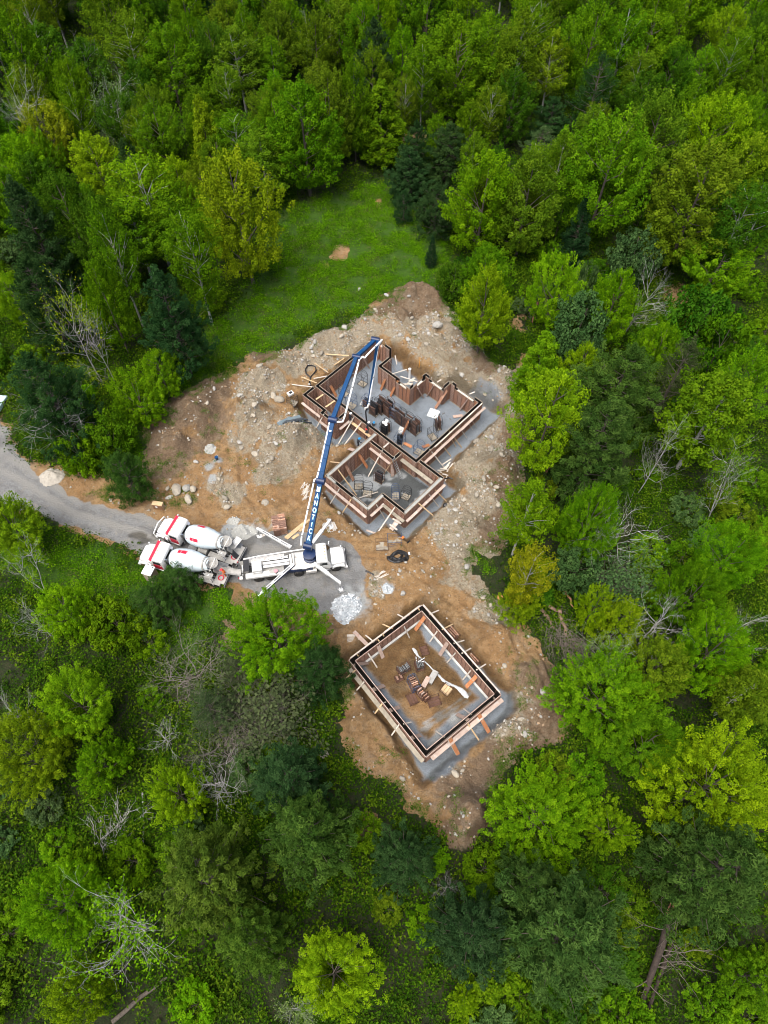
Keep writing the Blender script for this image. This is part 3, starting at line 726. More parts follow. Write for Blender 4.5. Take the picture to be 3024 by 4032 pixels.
# ------------------------------------------------------------------ trees that can be told apart: kind, top x, top y, base y (or -height), crown width, colour, label
T = [
# top left wood
('maple', 645, 165, 425, 142, 'mid', 'tall full maple with clear trunk at the upper left meadow corner'),
('maple', 705, 130, 360, 112, 'olive', 'olive green maple just behind the tall maple at the meadow corner'),
('maple', 760, 118, 345, 82, 'mid', 'slim maple right of the olive one, above the meadow'),
('cone', 823, 163, 345, 118, 'mid', 'cone shaped tree left of the dark track into the upper woods'),
('maple', 490, 328, 612, 165, 'yellow', 'big yellow olive maple with several stems on the left meadow edge'),
('aspen', 555, 275, 445, 104, 'olive', 'olive birch with bright white trunk behind the yellow olive maple'),
('aspen', 500, 50, 240, 100, 'olive', 'aspen with two pale trunks left of the grey bare trees up top'),
('maple', 345, 50, 250, 125, 'mid', 'broad maple near the top left, right of the aspens'),
('aspen', 262, 25, 235, 105, 'olive', 'tall dull aspen near the top edge with white lower trunk'),
('aspen', 168, 75, 235, 84, 'deep', 'dark aspen behind the grey dead spar at upper left'),
('dead', 168, 92, 235, 60, 'grey', 'grey leafless tree standing among aspens at upper left'),
('aspen', 70, 40, 200, 100, 'deep', 'dark leafy aspen in the top left corner'),
('maple', 78, 222, 370, 98, 'gold', 'golden leaved maple near the left edge of the upper woods'),
('dead', 18, 160, 370, 80, 'grey', 'grey bare tree on the left edge above the golden maple'),
('half_dead', 240, 198, 310, 92, 'pale', 'pale tree with whitish bare limbs right of the golden maple'),
('maple', 185, 288, 440, 104, 'lime', 'yellow green maple below the pale limbed tree at left'),
('maple', 18, 292, 460, 112, 'bright', 'bright maple on the left edge below the golden maple'),
('cone', 425, 203, 400, 84, 'yellow', 'pointed yellow green maple behind the big yellow olive one'),
('aspen', 290, 335, 575, 135, 'bright', 'leafy aspen in the middle of the left wood, bright crown'),
('aspen', 350, 412, 600, 104, 'mid', 'aspen left of the yellow olive maple, white limbs showing'),
('aspen', 268, 430, 612, 112, 'mid', 'aspen with white limbs left of its lookalike by the yellow olive maple'),
('maple', 372, 343, 495, 86, 'lime', 'small yellow green maple pushing up behind the white limbed aspens'),
('maple', 112, 375, 600, 132, 'deep', 'broad dark green tree in the left wood below the yellow green maple'),
('maple', 195, 420, 640, 112, 'deep', 'dark green tree left of the leaning pale trunk'),
('pine', 22, 392, 650, 140, 'pine', 'dark blue green pine on the left edge beside the broad dark tree'),
('maple', 330, 232, 395, 92, 'mid', 'mid green maple behind the bright leafy aspen at left'),
('aspen', 500, 238, 400, 92, 'mid', 'narrow aspen between the pointed yellow maple and the white birch'),
('maple', 400, 16, 200, 64, 'mid', 'narrow green maple at the top between two broad ones'),
('aspen', 580, 70, 225, 68, 'mid', 'slim aspen left of the grey bare trees near the top'),
('dead', 655, 35, 155, 72, 'grey', 'cluster of grey bare stems near the top, left of centre'),
('maple', 728, -12, 160, 115, 'olive', 'olive maple on the top edge right of the grey bare stems'),
('maple', 480, -14, 160, 100, 'olive', 'olive green maple crossing the top edge above the two trunk aspen'),
('maple', 615, -6, 145, 84, 'mid', 'green maple on the top edge behind the grey bare stems'),
('aspen', 200, 428, 705, 84, 'mid', 'aspen whose long pale leaning trunk stands bare in the left wood'),
('aspen', 388, 448, 705, 104, 'mid', 'aspen on a tall bare grey trunk at the meadow edge above the dark pine'),
# top right wood
('maple', 869, 45, 222, 82, 'bright', 'bright upright maple just right of centre near the top'),
('maple', 995, 40, 262, 158, 'mid', 'very broad green maple in the upper middle of the right wood'),
('maple', 1065, 8, 200, 92, 'bright', 'bright maple behind the very broad one near the top'),
('aspen', 1135, 8, 270, 96, 'olive', 'olive aspen with upright twiggy crown left of the white leaning trunk'),
('aspen', 1205, 55, 245, 80, 'yellow', 'yellowish birch on bare white forked leaning trunks in the upper right'),
('maple', 1275, 14, 165, 64, 'lime', 'small lime green tree at the top right of the white forked birch'),
('maple', 1370, 60, 222, 92, 'bright', 'bright maple left of the large olive topped one at upper right'),
('maple', 1422, 25, 218, 142, 'mid', 'large round green maple with olive top at upper right'),
('maple', 1540, 95, 222, 88, 'bright', 'bright maple right of the large round one at upper right'),
('maple', 1590, 14, 160, 74, 'lime', 'lime green tree near the top right corner'),
('maple', 1655, 48, 230, 100, 'mid', 'green tree on the right edge below the top corner'),
('dull_pine', 1305, 118, 325, 104, 'pine', 'grey green thin pine among bright maples in the upper right'),
('pine', 1200, 210, 320, 88, 'pine', 'dark pine at the foot of the white forked birch'),
('dull_pine', 1175, 272, 365, 84, 'grey', 'pale grey green pine behind the maple pair'),
('pine', 975, 262, 405, 108, 'pine', 'largest blue green pine at the top of the meadow'),
('pine', 885, 318, 435, 98, 'pine', 'blue green pine left of the largest one at the meadow head'),
('cedar', 945, 402, 505, 94, 'pine', 'low round dark pine at the right meadow edge'),
('cedar', 873, 413, 480, 42, 'pine', 'small slim pine left of the low round dark pine'),
('maple', 1060, 313, 550, 142, 'bright', 'left maple of the close dense pair right of the meadow, bright green'),
('maple', 1160, 318, 555, 132, 'olive', 'right maple of the close dense pair, olive tinged'),
('cone', 1225, 268, 410, 62, 'bright', 'narrow bright tree rising behind the olive maple of the pair'),
('maple', 1350, 238, 525, 172, 'bright', 'tall bright maple with spreading skirts right of the maple pair'),
('maple', 1445, 185, 430, 152, 'olive', 'olive maple mass behind the tall bright maple on the right'),
('maple', 1575, 203, 430, 114, 'lime', 'yellow green maple near the right edge, upper third'),
('maple', 1560, 300, 570, 192, 'olive', 'huge feathery olive maple near the right edge'),
('maple', 1645, 283, 490, 112, 'yellow', 'yellowish maple top on the right edge beside the feathery one'),
('aspen', 1640, 388, 620, 125, 'deep', 'dark birch with white limbs on the right edge below the feathery maple'),
('spruce', 1270, 425, 565, 66, 'spruce', 'dark pointed spruce right of the maple pair'),
('shrub', 1390, 500, 605, 92, 'grey', 'grey green bushy tree below the tall bright maple'),
# right of the house
('round', 1055, 535, 645, 104, 'mid', 'green round maple between the meadow end and the ovoid tree'),
('maple', 1056, 604, 785, 98, 'lime', 'bright egg shaped tree at the dirt edge above the house forms'),
('round', 1220, 555, 700, 114, 'lime', 'lime green round maple above the brush heap'),
('shrub', 1275, 562, 645, 50, 'grey', 'dull green bush right behind the lime round maple'),
('round', 1355, 568, 730, 110, 'bright', 'bright tree left of the bare silver tree on the right'),
('dead', 1412, 560, 710, 78, 'grey', 'bare silver tree standing in the right hand wood above the pines'),
('shrub', 1270, 645, 770, 108, 'grey', 'large grey green willow bush below the lime round maple'),
('round', 1450, 698, 810, 92, 'bright', 'bright round tree right of the big upper pine'),
('round', 1418, 712, 800, 60, 'mid', 'smaller green tree tucked left of the bright round tree'),
('cone', 1185, 713, 868, 108, 'bright', 'bright conical maple at the right dirt edge level with the house'),
('round', 1275, 738, 840, 78, 'lime', 'small lime tree between the conical maple and the big upper pine'),
('pine', 1375, 742, 945, 192, 'pine2', 'upper of the two big pines right of the house'),
('pine', 1330, 868, 1075, 192, 'pine2', 'lower of the two big pines right of the house'),
('maple', 1215, 808, 1018, 152, 'lime', 'yellow tipped maple at the dirt edge left of the two big pines'),
('dull_pine', 1500, 733, 910, 112, 'dull', 'brownish thin tamarack right of the upper big pine'),
('aspen', 1590, 808, 1010, 168, 'mid', 'spreading aspen with white limbs near the right edge'),
('maple', 1655, 748, 910, 104, 'bright', 'bright tree on the right edge above the spreading aspen'),
('dead', 1470, 905, 1060, 84, 'grey', 'bare grey tree right of the lower big pine'),
('half_dead', 1640, 983, 1120, 92, 'mid', 'white barked bare birch on the right edge'),
('aspen', 1160, 1038, 1200, 100, 'bright', 'young aspen at the dirt edge below the big pines'),
('full', 1312, 1048, 1200, 114, 'bright', 'green maple below the lower big pine'),
('shrub', 1545, 640, 765, 132, 'deep', 'dark green thicket bush right of the bare silver tree'),
('shrub', 1590, 688, 810, 104, 'mid', 'green thicket bush near the right edge, mid height'),
('maple', 1575, 525, 650, 132, 'bright', 'bright maple with visible trunk on the right edge above the thicket'),
('aspen', 1165, 1185, 1325, 92, 'gold', 'slender golden birch leaning at the dirt edge right of the garage'),
('round', 1130, 1272, 1325, 86, 'yellow', 'low golden yellow bush tree beside the stump'),
('round', 1290, 1303, -8, 74, 'lime', 'small lime tree right of the felled brush'),
('round', 1350, 1333, -9, 104, 'yellow', 'yellowish round maple right of the felled brush'),
('dead', 1320, 1140, -9, 138, 'grey', 'wide bare grey crown of fine twigs right of the young aspen'),
('dead', 1430, 1335, -10, 114, 'grey', 'silver bare tree in the middle of the right wood, garage height'),
('half_dead', 1310, 1418, -7, 92, 'pale', 'whitish half bare shrub tree below the felled brush'),
('twig', 1340, 1238, -6, 94, 'grey', 'grey leafless thicket right of the golden birch'),
('shrub', 1250, 1213, -6, 94, 'grey', 'grey green bush between golden birch and grey thicket'),
('round', 1268, 1108, -8, 82, 'mid', 'green tree right of the young aspen'),
('dead', 1640, 1338, -10, 94, 'grey', 'bare grey tree on the right edge, garage height'),
('full', 1515, 1263, -12, 125, 'mid', 'mid green maple right of the grey bare trees'),
('full', 1592, 1188, -12, 138, 'bright', 'bright maple near the right edge above the mid green one'),
('full', 1560, 1388, -13, 145, 'bright', 'bright tufted maple in the lower right wood near the edge'),
('full', 1320, 1490, -11, 196, 'bright', 'big bright maple right of the garage corner'),
('full', 1402, 1600, -10, 156, 'mid', 'green maple below the big bright maple, lower right'),
('maple', 1430, 1430, -11, 125, 'olive', 'olive maple between the big bright and the tufted maples'),
('aspen', 1622, 1490, -12, 124, 'olive', 'olive aspen on the right edge, lower third'),
('full', 1552, 1690, -14, 232, 'lime', 'very large lime green maple at lower right'),
('full', 1172, 1760, -9, 196, 'bright', 'dense bright bush like maple right of the south topsoil heap'),
('round', 1325, 1790, -7, 94, 'lime', 'small lime bush tree between the dense maple and the large lime one'),
# bottom right
('pine', 1235, 2010, -18, 292, 'pine2', 'biggest pine in the lower right, beside the fallen snag'),
('pine', 1022, 2010, -14, 176, 'pine', 'pine left of the biggest lower right pine'),
('pine', 1150, 1905, -13, 138, 'pine2', 'pine peeking above the biggest lower right pine'),
('pine', 1562, 1875, -18, 256, 'pine2', 'large pine on the right edge above the snag'),
('round', 1005, 2165, -4, 64, 'lime', 'small lime sapling at the bottom right of the round maple'),
('dead', 965, 1915, -5, 62, 'grey', 'small white bare tree right of the blue green pine'),
('maple', 1640, 2110, -8, 118, 'mid', 'green tree in the bottom right corner'),
('pine', 876, 1850, -11, 138, 'pine', 'blue green pine between the south topsoil heap and meadow path'),
# bottom middle and left
('pine', 620, 1668, -13, 168, 'pine', 'dark pine below the garage, nearest its left side'),
('pine', 662, 1792, -16, 212, 'pine2', 'broad pine below the dark pine, lower centre'),
('pine', 432, 1885, -17, 216, 'pineY', 'yellow tipped great pine at lower left centre'),
('pine', 540, 2030, -14, 156, 'pineY', 'yellow tipped pine below the great one'),
('full', 718, 2105, -9, 174, 'lime', 'bright round maple at bottom centre'),
('half_dead', 615, 2190, -7, 92, 'pale', 'pale sparse tree on the bottom edge left of the round maple'),
('full', 125, 1950, -10, 164, 'bright', 'bright green round tree at lower left'),
('half_dead', 285, 2010, -10, 184, 'bright', 'wide grey dying tree with few leaves at lower left'),
('round', 160, 2150, -9, 114, 'lime', 'lime green tree in the bottom left corner'),
('round', 375, 1708, -9, 114, 'lime', 'lime tree with loose crown left of the silver bare tree'),
('dead', 470, 1698, -8, 104, 'grey', 'silver bare tree seen from above, left of the dark pine'),
('full', 30, 1610, -12, 168, 'yellow', 'big yellow maple on the left edge, lower half'),
('full', 155, 1510, -11, 142, 'lime', 'lime maple right above the big yellow one'),
('round', 205, 1640, -8, 104, 'bright', 'bright tree right of the big yellow maple'),
('dead', 350, 1590, -5, 64, 'grey', 'small bare tree in the grass above the lime tree'),
('dead', 15, 1520, -8, 84, 'grey', 'bare grey tree on the left edge above the big yellow maple'),
('full', 590, 1352, -12, 184, 'bright', 'bright full maple standing at the gravel pad edge below the pump truck'),
('cedar', 690, 1435, -9, 122, 'pine', 'dark cedar hugging the bright full maple on its right'),
('cedar', 383, 1252, -5.5, 92, 'pine2', 'bushy dark green cedar beside the mixer trucks'),
('cedar', 328, 1296, -7, 112, 'pine2', 'bushy cedar below the one beside the mixer trucks'),
('round', 135, 1308, -8, 108, 'lime', 'lime tree on the grass slope below the road'),
('shrub', 245, 1340, -6, 108, 'mid', 'green bush left of the white blossom'),
('snow', 318, 1385, -4, 76, 'mid', 'shrub covered in white blossom below the cedars'),
('dead', 60, 1330, -9, 84, 'grey', 'leaning grey bare tree at left below the road'),
('twig', 410, 1440, -4, 134, 'dull', 'brown leafless shrub left of the bright full maple'),
('twig', 545, 1535, -5, 138, 'dull', 'brown leafless shrub below the bright full maple'),
('dull_pine', 450, 1530, -8, 112, 'dull', 'dull thin pine among the brown shrubs'),
('dull_pine', 512, 1440, -6, 84, 'dull', 'dull thin pine left behind the bright full maple'),
('twig', 470, 1600, -4, 120, 'dull', 'brown leafless shrub below the dull thin pine'),
('maple', 10, 1118, -10, 110, 'yellow', 'yellow green maple on the left edge below the road'),
('half_dead', 45, 1225, -9, 80, 'lime', 'half bare tree below the yellow green maple at left'),
# left of the house
('pine', 335, 582, 808, 142, 'pine', 'dark green pine standing at the meadow edge left of the house'),
('half_dead', 140, 662, 825, 100, 'yellow', 'yellow leaved dying tree in the left wood'),
('dead', 182, 690, 822, 64, 'grey', 'bare grey tree beside the yellow dying tree'),
('pine', 55, 768, 965, 168, 'pine', 'dark pine by the road at the left edge'),
('pine', 48, 556, 765, 142, 'pine', 'dark pine in the left wood above the yellow dying tree'),
('dead', 72, 828, 980, 116, 'grey', 'dead grey tree leaning at the road edge, bare limbs spread'),
('cedar', 250, 985, 1072, 92, 'pine2', 'young bushy pine between the road and the brown soil heap'),
('round', 280, 818, 905, 112, 'bright', 'bright leafy bush tree left of the soil heap top'),
('round', 328, 758, 855, 92, 'bright', 'bright bush tree at the foot of the meadow pine'),
('maple', 4, 598, 710, 84, 'bright', 'bright tree on the left edge beside the dark pine'),
('shrub', 150, 950, 1015, 78, 'bright', 'green bush at the road bend near the pale heap'),
('shrub', 215, 905, 985, 84, 'mid', 'green bush behind the young bushy pine'),
('spruce', 935, 512, 578, 28, 'spruce', 'tiny pointed spruce alone on the meadow right side'),
('shrub', 985, 575, 640, 70, 'deep', 'dark bush left of the bright egg shaped tree'),
('maple', 190, 560, 760, 92, 'mid', 'green tree in the shade left of the meadow pine'),
]
for e in T: tree(*e)

# ------------------------------------------------------------------ the rest of the wood: alike trees that close the gaps
def clear_of(x, y, marg):
    x, y = np.array([x]), np.array([y])
    return max(sdist(x, y, DIRT)[0], sdist(x, y, ROAD)[0], sdist(x, y, MEADOW)[0] - 1.5, sdist(x, y, SLOPE)[0]) < -marg
FILL = [('maple', 'mid', 'mid green maple', 15, 7.5), ('aspen', 'olive', 'olive green aspen', 16, 6), ('maple', 'deep', 'dark green maple', 14.5, 7.5), ('cone', 'mid', 'cone shaped young maple', 12, 5.5),
        ('maple', 'bright', 'bright green maple', 14, 7), ('aspen', 'mid', 'green aspen', 16, 5.5), ('maple', 'olive', 'olive green maple', 14.5, 7), ('pine', 'pine', 'dark pine', 15, 7)]
rf = random.Random(5)
LAND = []
for e in T:
    if len(e[6].split()) <= 11:
        b = OV(e[1], e[2], 6); LAND.append((e[1], e[2] + 20, e[6]))
USED = set()
def beside(look, px, py, fallback, group):
    """label by the nearest well described tree and the side of it"""
    for lx, ly, lb in sorted(LAND, key=lambda q: (q[0] - px) ** 2 + (q[1] - py) ** 2)[:7]:
        dx, dy = px - lx, py - ly
        d = ('right of' if dx > 0 else 'left of') if abs(dx) > abs(dy) else ('below' if dy > 0 else 'above')
        for far in ('', 'farther '):
            key = f'{look} {far}{d} the {lb}'
            if key in USED or len(key.split()) > 16 or (far and f'{look} {d} the {lb}' not in USED): continue
            USED.add(key); return key, group
    return fallback, group
pts = [(t[0], t[1], t[2] * .5) for t in TREES]
cnt = 0
for k in range(6000):
    if cnt >= 290: break
    py = rf.uniform(-260, 560); px = rf.uniform(-150, 1810)
    x, y, _ = OV(px, py)
    if y > 225 or y < 84: 
        if y > 225: continue
    i = rf.choices(range(8), [3, 3, 2.4, 1, 1.5, 2, 2, 1.1])[0]
    kind, cc, nm, h, w = FILL[i]
    far = y > 120
    s = rf.uniform(.82, 1.22) * (1.0 if far else .78)
    r = w * s * .5
    if not clear_of(x, y, 2.5): continue
    if any((x - a) ** 2 + (y - b) ** 2 < ((r + c) * (.60 if far else .60)) ** 2 for a, b, c in pts): continue
    side = 'left' if px < 560 else 'middle' if px < 1050 else 'right'
    row = 'far back of the upper wood' if py < 130 else 'wood behind the front trees'
    lb, gr = beside(nm, px, py - 40, f'{nm} in the {row}, {side} part', f'{nm}s in the {row} {side}')
    grow(kind, x, y, h * s, w * s, cc, lb, gr)
    pts.append((x, y, r)); cnt += 1
# lower storey: leafy bushes under and between the trees
cnt = 0
for k in range(6000):
    if cnt >= 150: break
    px, py = rf.uniform(-40, 1700), rf.uniform(480, 2260)
    x, y, _ = OV(px, py)
    if px < 470 and 1100 < py < 1400: continue
    if 300 < px < 560 and 1280 < py < 1420: continue
    if px < 900 and py > 1250 and rf.random() < .72: continue
    if rf.random() < .2 or (1350 < px < 1490 and py > 1940): continue
    if not clear_of(x, y, 1.6): continue
    r = rf.uniform(.9, 2.1)
    if any((x - a) ** 2 + (y - b) ** 2 < ((r + c) * .6) ** 2 for a, b, c in pts): continue
    side = ('left' if px < 600 else 'middle' if px < 1000 else 'right')
    row = 'upper' if py < 900 else 'middle' if py < 1500 else 'lower'
    cc = rf.choice(['mid', 'bright', 'deep', 'mid', 'grey', 'olive'])
    look = ('small ' if r < 1.4 else '') + dict(mid='green', bright='bright green', deep='dark green', grey='grey green', olive='olive')[cc] + ' bush'
    lb, gr = beside(look, px, py, f'{look} between trees, {row} {side} of the wood', f'{look}es in the {row} {side}')
    grow('shrub', x, y, r * rf.uniform(1.1, 1.9), r * 2, cc, lb, gr)
    pts.append((x, y, r)); cnt += 1

# ------------------------------------------------------------------ scattering (nobody could count these)
def source(name, me, color=(1, 1, 1)):
    me.materials.clear(); me.materials.append(leaf_material(color))
    return bpy.data.objects.new(name, me)

def scatter(name, pts, scl, rot, srcs, label, cat, tilt=None):
    coll = bpy.data.collections.new(name + '_kinds')
    for s in srcs: coll.objects.link(s)
    me = bpy.data.meshes.new(name)
    me.vertices.add(len(pts)); me.vertices.foreach_set('co', np.asarray(pts, np.float32).ravel())
    a = me.attributes.new('scl', 'FLOAT', 'POINT'); a.data.foreach_set('value', np.asarray(scl, np.float32))
    rv = np.zeros((len(pts), 3), np.float32); rv[:, 2] = rot
    if tilt is not None: rv[:, :2] = tilt
    a = me.attributes.new('rot', 'FLOAT_VECTOR', 'POINT'); a.data.foreach_set('vector', rv.ravel())
    o = link(name, me); tag(o, label, cat, kind='stuff')
    ng = bpy.data.node_groups.new(name, 'GeometryNodeTree')
    ng.interface.new_socket('Geometry', in_out='INPUT', socket_type='NodeSocketGeometry')
    ng.interface.new_socket('Geometry', in_out='OUTPUT', socket_type='NodeSocketGeometry')
    gi, go = ng.nodes.new('NodeGroupInput'), ng.nodes.new('NodeGroupOutput')
    ci = ng.nodes.new('GeometryNodeCollectionInfo'); ci.inputs['Collection'].default_value = coll
    ci.inputs['Separate Children'].default_value = True; ci.inputs['Reset Children'].default_value = True
    ip = ng.nodes.new('GeometryNodeInstanceOnPoints'); ip.inputs['Pick Instance'].default_value = True
    for nm, ty, sk in (('scl', 'FLOAT', 'Scale'), ('rot', 'FLOAT_VECTOR', 'Rotation')):
        na = ng.nodes.new('GeometryNodeInputNamedAttribute'); na.data_type = ty; na.inputs['Name'].default_value = nm
        ng.links.new(next(s for s in na.outputs if s.enabled and s.name == 'Attribute'), ip.inputs[sk])
    ng.links.new(gi.outputs[0], ip.inputs['Points']); ng.links.new(ci.outputs[0], ip.inputs['Instance'])
    ng.links.new(ip.outputs[0], go.inputs[0])
    md = o.modifiers.new('scatter', 'NODES'); md.node_group = ng
    return o

def plant_patch(seed, n, r, hgt, ls, asp=.6):
    rng = np.random.default_rng(seed)
    c = np.stack([rng.normal(size=n) * r * .5, rng.normal(size=n) * r * .5, hgt * rng.random(n) ** 1.3 + .02], -1)
    nrm = unit(np.array([0, 0, 1.0]) + .55 * rng.normal(size=(n, 3)))
    return leaves_mesh('patch', c, nrm, ls * (.6 + .8 * rng.random(n)), rng, asp)
gp = np.random.default_rng(3)
def ground_points(n, x0, x1, y0, y1, test):
    x = gp.uniform(x0, x1, n); y = gp.uniform(y0, y1, n)
    keep = test(x, y); x, y = x[keep], y[keep]
    return np.stack([x, y, height(x, y, False)], -1)
def in_view(x, y, m=4):
    d = np.stack([x, y, np.zeros_like(x)], -1) - _C
    k = FPX / (d @ _F)
    return (np.abs(k * d[:, 0]) < 1512 + m * 40) & (np.abs(k * (d @ _U)) < 2016 + m * 50)
def free(x, y):
    return (np.maximum(sdist(x, y, DIRT) + fbm(x, y, 3.0, 3, 91) * .9, sdist(x, y, ROAD) + fbm(x, y, 2.2, 4, 93)) < -.1 + .5 * gp.normal(size=len(x)) * .5)
NOTCH = polyg([(1022, 1200), (1090, 1205), (1120, 1340), (1060, 1290), (1025, 1245)])
mead = lambda x, y: np.maximum.reduce([sdist(x, y, MEADOW), sdist(x, y, SLOPE), sdist(x, y, NOTCH) * 3]) + fbm(x, y, 3, 3, 95) * 3 > 0
BAREC = [(OV(px, py), r) for px, py, r in BARE]
nobare = lambda x, y: np.minimum.reduce([np.hypot(x - c[0], y - c[1]) / r + .9 * fbm(x, y, 1.6, 3, 99) for c, r in BAREC]) > .75
p_m = ground_points(46000, -45, 30, 18, 105, lambda x, y: in_view(x, y) & free(x, y) & mead(x, y) & nobare(x, y) & (gp.random(len(x)) < np.clip(.6 + 2.6 * fbm(x, y, 2.2, 4, 96), 0.08, 1)))
scatter('meadow_plants', p_m, gp.uniform(.6, 1.5, len(p_m)), gp.uniform(0, 6.28, len(p_m)),
        [source('low_plant', plant_patch(201, 100, .7, .3, .13), (.055, .150, .004)), source('low_plant', plant_patch(202, 90, .55, .5, .14), (.085, .205, .005)), source('low_plant', plant_patch(203, 70, .8, .2, .11), (.030, .080, .005)), source('low_plant', plant_patch(204, 34, .6, .35, .13, .25), (.13, .135, .045))],
        'low bright green plants covering the open meadow and grass slope', 'plants')
def fdens(x, y):
    near = np.clip(.55 + 1.4 * fbm(x, y, 5, 4, 97), .22, 1) * (1 - .45 * (y > 95))
    return in_view(x, y) & free(x, y) & ~mead(x, y) & nobare(x, y) & (gp.random(len(x)) < near)
p_f = ground_points(120000, -80, 80, -12, 190, fdens)
scatter('forest_undergrowth', p_f, gp.uniform(.6, 1.7, len(p_f)), gp.uniform(0, 6.28, len(p_f)),
        [source('fern_patch', plant_patch(211, 80, .8, .5, .15), (.021, .058, .004)), source('fern_patch', plant_patch(212, 80, .7, .8, .15), (.037, .090, .004)), source('fern_patch', plant_patch(213, 44, .9, .4, .22), (.028, .058, .006)), source('fern_patch', plant_patch(214, 40, .6, .9, .2), (.068, .125, .006))],
        'leafy green undergrowth covering the forest floor', 'undergrowth')
# ------------------------------------------------------------------ materials of the site
M_FORM = mat('form_ply_rust', (.36, .19, .12), .75, var=.45, scale=2.2, objvar=.35, streak=((.40, .32, .27), 2.2, .8))
M_FORM2 = mat('form_ply_orange', (.42, .17, .07), .75, var=.35, scale=2.0, objvar=.25, streak=((.45, .35, .28), 2.3, .7))
M_FORMP = mat('form_ply_washed', (.40, .30, .25), .8, var=.35, scale=2.4, objvar=.2, streak=((.33, .15, .09), 2.0, .7))
M_FRAME = mat('form_frame_steel', (.22, .125, .09), .7, .2, var=.4, scale=5)
M_OILED_SHADE = mat('oiled_form_face_slot_shade', (.014, .012, .011), .6, var=.3)  # oiled inner faces, near black so the slot's shade is in the colour
M_TIMBER = mat('timber_pale', (.50, .45, .39), .8, var=.25, scale=3, objvar=.14, streak=((.36, .30, .24), 5, .5))
M_TIMBER2 = mat('timber_yellow', (.52, .37, .21), .8, var=.25, scale=3, objvar=.12)
M_PINK = mat('plank_pink', (.41, .315, .265), .85, var=.25, scale=2.5, objvar=.15, streak=((.42, .40, .37), 2.2, .8))
M_PLYG = mat('plank_olive', (.28, .245, .19), .85, var=.3, scale=2.5, objvar=.12, streak=((.22, .20, .16), 2.2, .7))
M_CONC = mat('fresh_concrete', (.29, .29, .27), .8, var=.2, scale=3)
M_FOOT = mat('footing_concrete', (.50, .50, .48), .85, var=.3, scale=2)
M_BLK = mat('black_plastic', (.012, .012, .013), .45, var=.3, scale=4)
M_DKGREY = mat('dark_pipe', (.045, .055, .065), .5, var=.3, scale=3)
M_RUSTFR = mat('rack_rust', (.12, .06, .04), .75, .3, var=.4, scale=6)
M_BLUEFR = mat('rack_blue', (.035, .09, .20), .55, .2, var=.5, scale=5, col2=(.06, .06, .07))
M_DARKFR = mat('rack_dark', (.03, .03, .034), .6, .3, var=.4, scale=6)
M_WHITE = mat('white_paint', (.66, .66, .65), .35, var=.10, scale=1.2, streak=((.40, .38, .35), 1.7, .5))
M_DIRTYW = mat('white_paint_dirty', (.62, .60, .57), .6, var=.3, scale=1.6, streak=((.30, .27, .24), 2.0, .7))
M_PVC = mat('white_pipe', (.78, .79, .80), .4, var=.06, scale=2)
M_BLUE = mat('boom_blue', (.005, .048, .14), .5, var=.3, scale=1.2, streak=((.03, .085, .19), 1.6, .4), spec=.2)
M_NAVY = mat('turret_navy', (.008, .022, .075), .4, var=.3, scale=2)
M_DRUM = mat('drum_pale', (.52, .60, .64), .45, var=.10, scale=.8, streak=((.40, .42, .42), 1.1, .6))
M_RED = mat('red_paint', (.52, .012, .04), .4, var=.15, scale=2)
M_CHAS = mat('chassis_grey', (.16, .165, .17), .65, .2, var=.35, scale=2, streak=((.30, .29, .28), 2.5, .6))
M_CEMDUST = mat('cement_dusty', (.33, .32, .30), .8, var=.3, scale=2, streak=((.20, .19, .18), 3, .6))
M_DARK = mat('dark_part', (.02, .02, .022), .5, var=.3, scale=4)
M_RUB = mat('tyre_rubber', (.022, .021, .02), .85, var=.3, scale=6, streak=((.10, .085, .07), 4, .6))
M_GLASS = mat('window_glass', (.012, .018, .02), .06, var=.1, spec=.6)
M_CHROME = mat('bright_metal', (.55, .56, .57), .28, .9, var=.15, scale=4)
M_STONE = mat('field_stone', (.31, .275, .22), .9, var=.3, scale=1.6, objvar=.22, bump=.5, bscale=5, streak=((.30, .25, .18), 1.3, .5))
M_HIVIS = mat('orange_vest', (.85, .17, .02), .7, var=.1)
M_CLOTH = mat('dark_workwear', (.018, .02, .026), .85, var=.3, scale=8)
M_SKIN = mat('skin', (.42, .24, .16), .6, var=.1)
M_HATB = mat('blue_helmet', (.02, .25, .55), .35, var=.05)
M_HATW = mat('white_helmet', (.78, .78, .76), .35, var=.05)
M_HATR = mat('red_helmet', (.65, .03, .04), .35, var=.05)

# ------------------------------------------------------------------ formwork of the foundation walls
PW = .61
def panel_mesh(name, m, hgt, rows):
    mb = MB()
    mb.box((0, .016, hgt / 2), (PW - .012, .03, hgt))
    t = .07
    def bar(x0, x1, z0, z1):                       # three-sided rib
        y0, y1 = .031, .031 + t
        vs = [(x0, y0, z0), (x1, y0, z0), (x1, y1, z0), (x0, y1, z0), (x0, y0, z1), (x1, y0, z1), (x1, y1, z1), (x0, y1, z1)]
        mb.add(vs, [(3, 2, 6, 7), (0, 3, 7, 4), (2, 1, 5, 6), (4, 7, 6, 5), (0, 1, 2, 3)])
    w = PW / 2 - .006
    bar(-w, -w + .022, 0, hgt); bar(w - .022, w, 0, hgt)
    for k in range(rows + 1):
        z = (hgt - .05) * k / rows
        bar(-w + .022, w - .022, z, z + .05)
    me = mb.mesh(name, m)
    me.materials.append(M_FRAME); me.materials.append(M_OILED_SHADE)
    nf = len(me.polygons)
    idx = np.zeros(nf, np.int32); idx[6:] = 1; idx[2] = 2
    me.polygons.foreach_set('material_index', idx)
    return me
H_H, G_H = H_TOP - H_FLOOR - .06, G_TOP - G_FLOOR - .06
PAN = {('h', k): panel_mesh('form_panel', m, H_H, 10) for k, m in enumerate((M_FORM, M_FORM2, M_FORMP))}
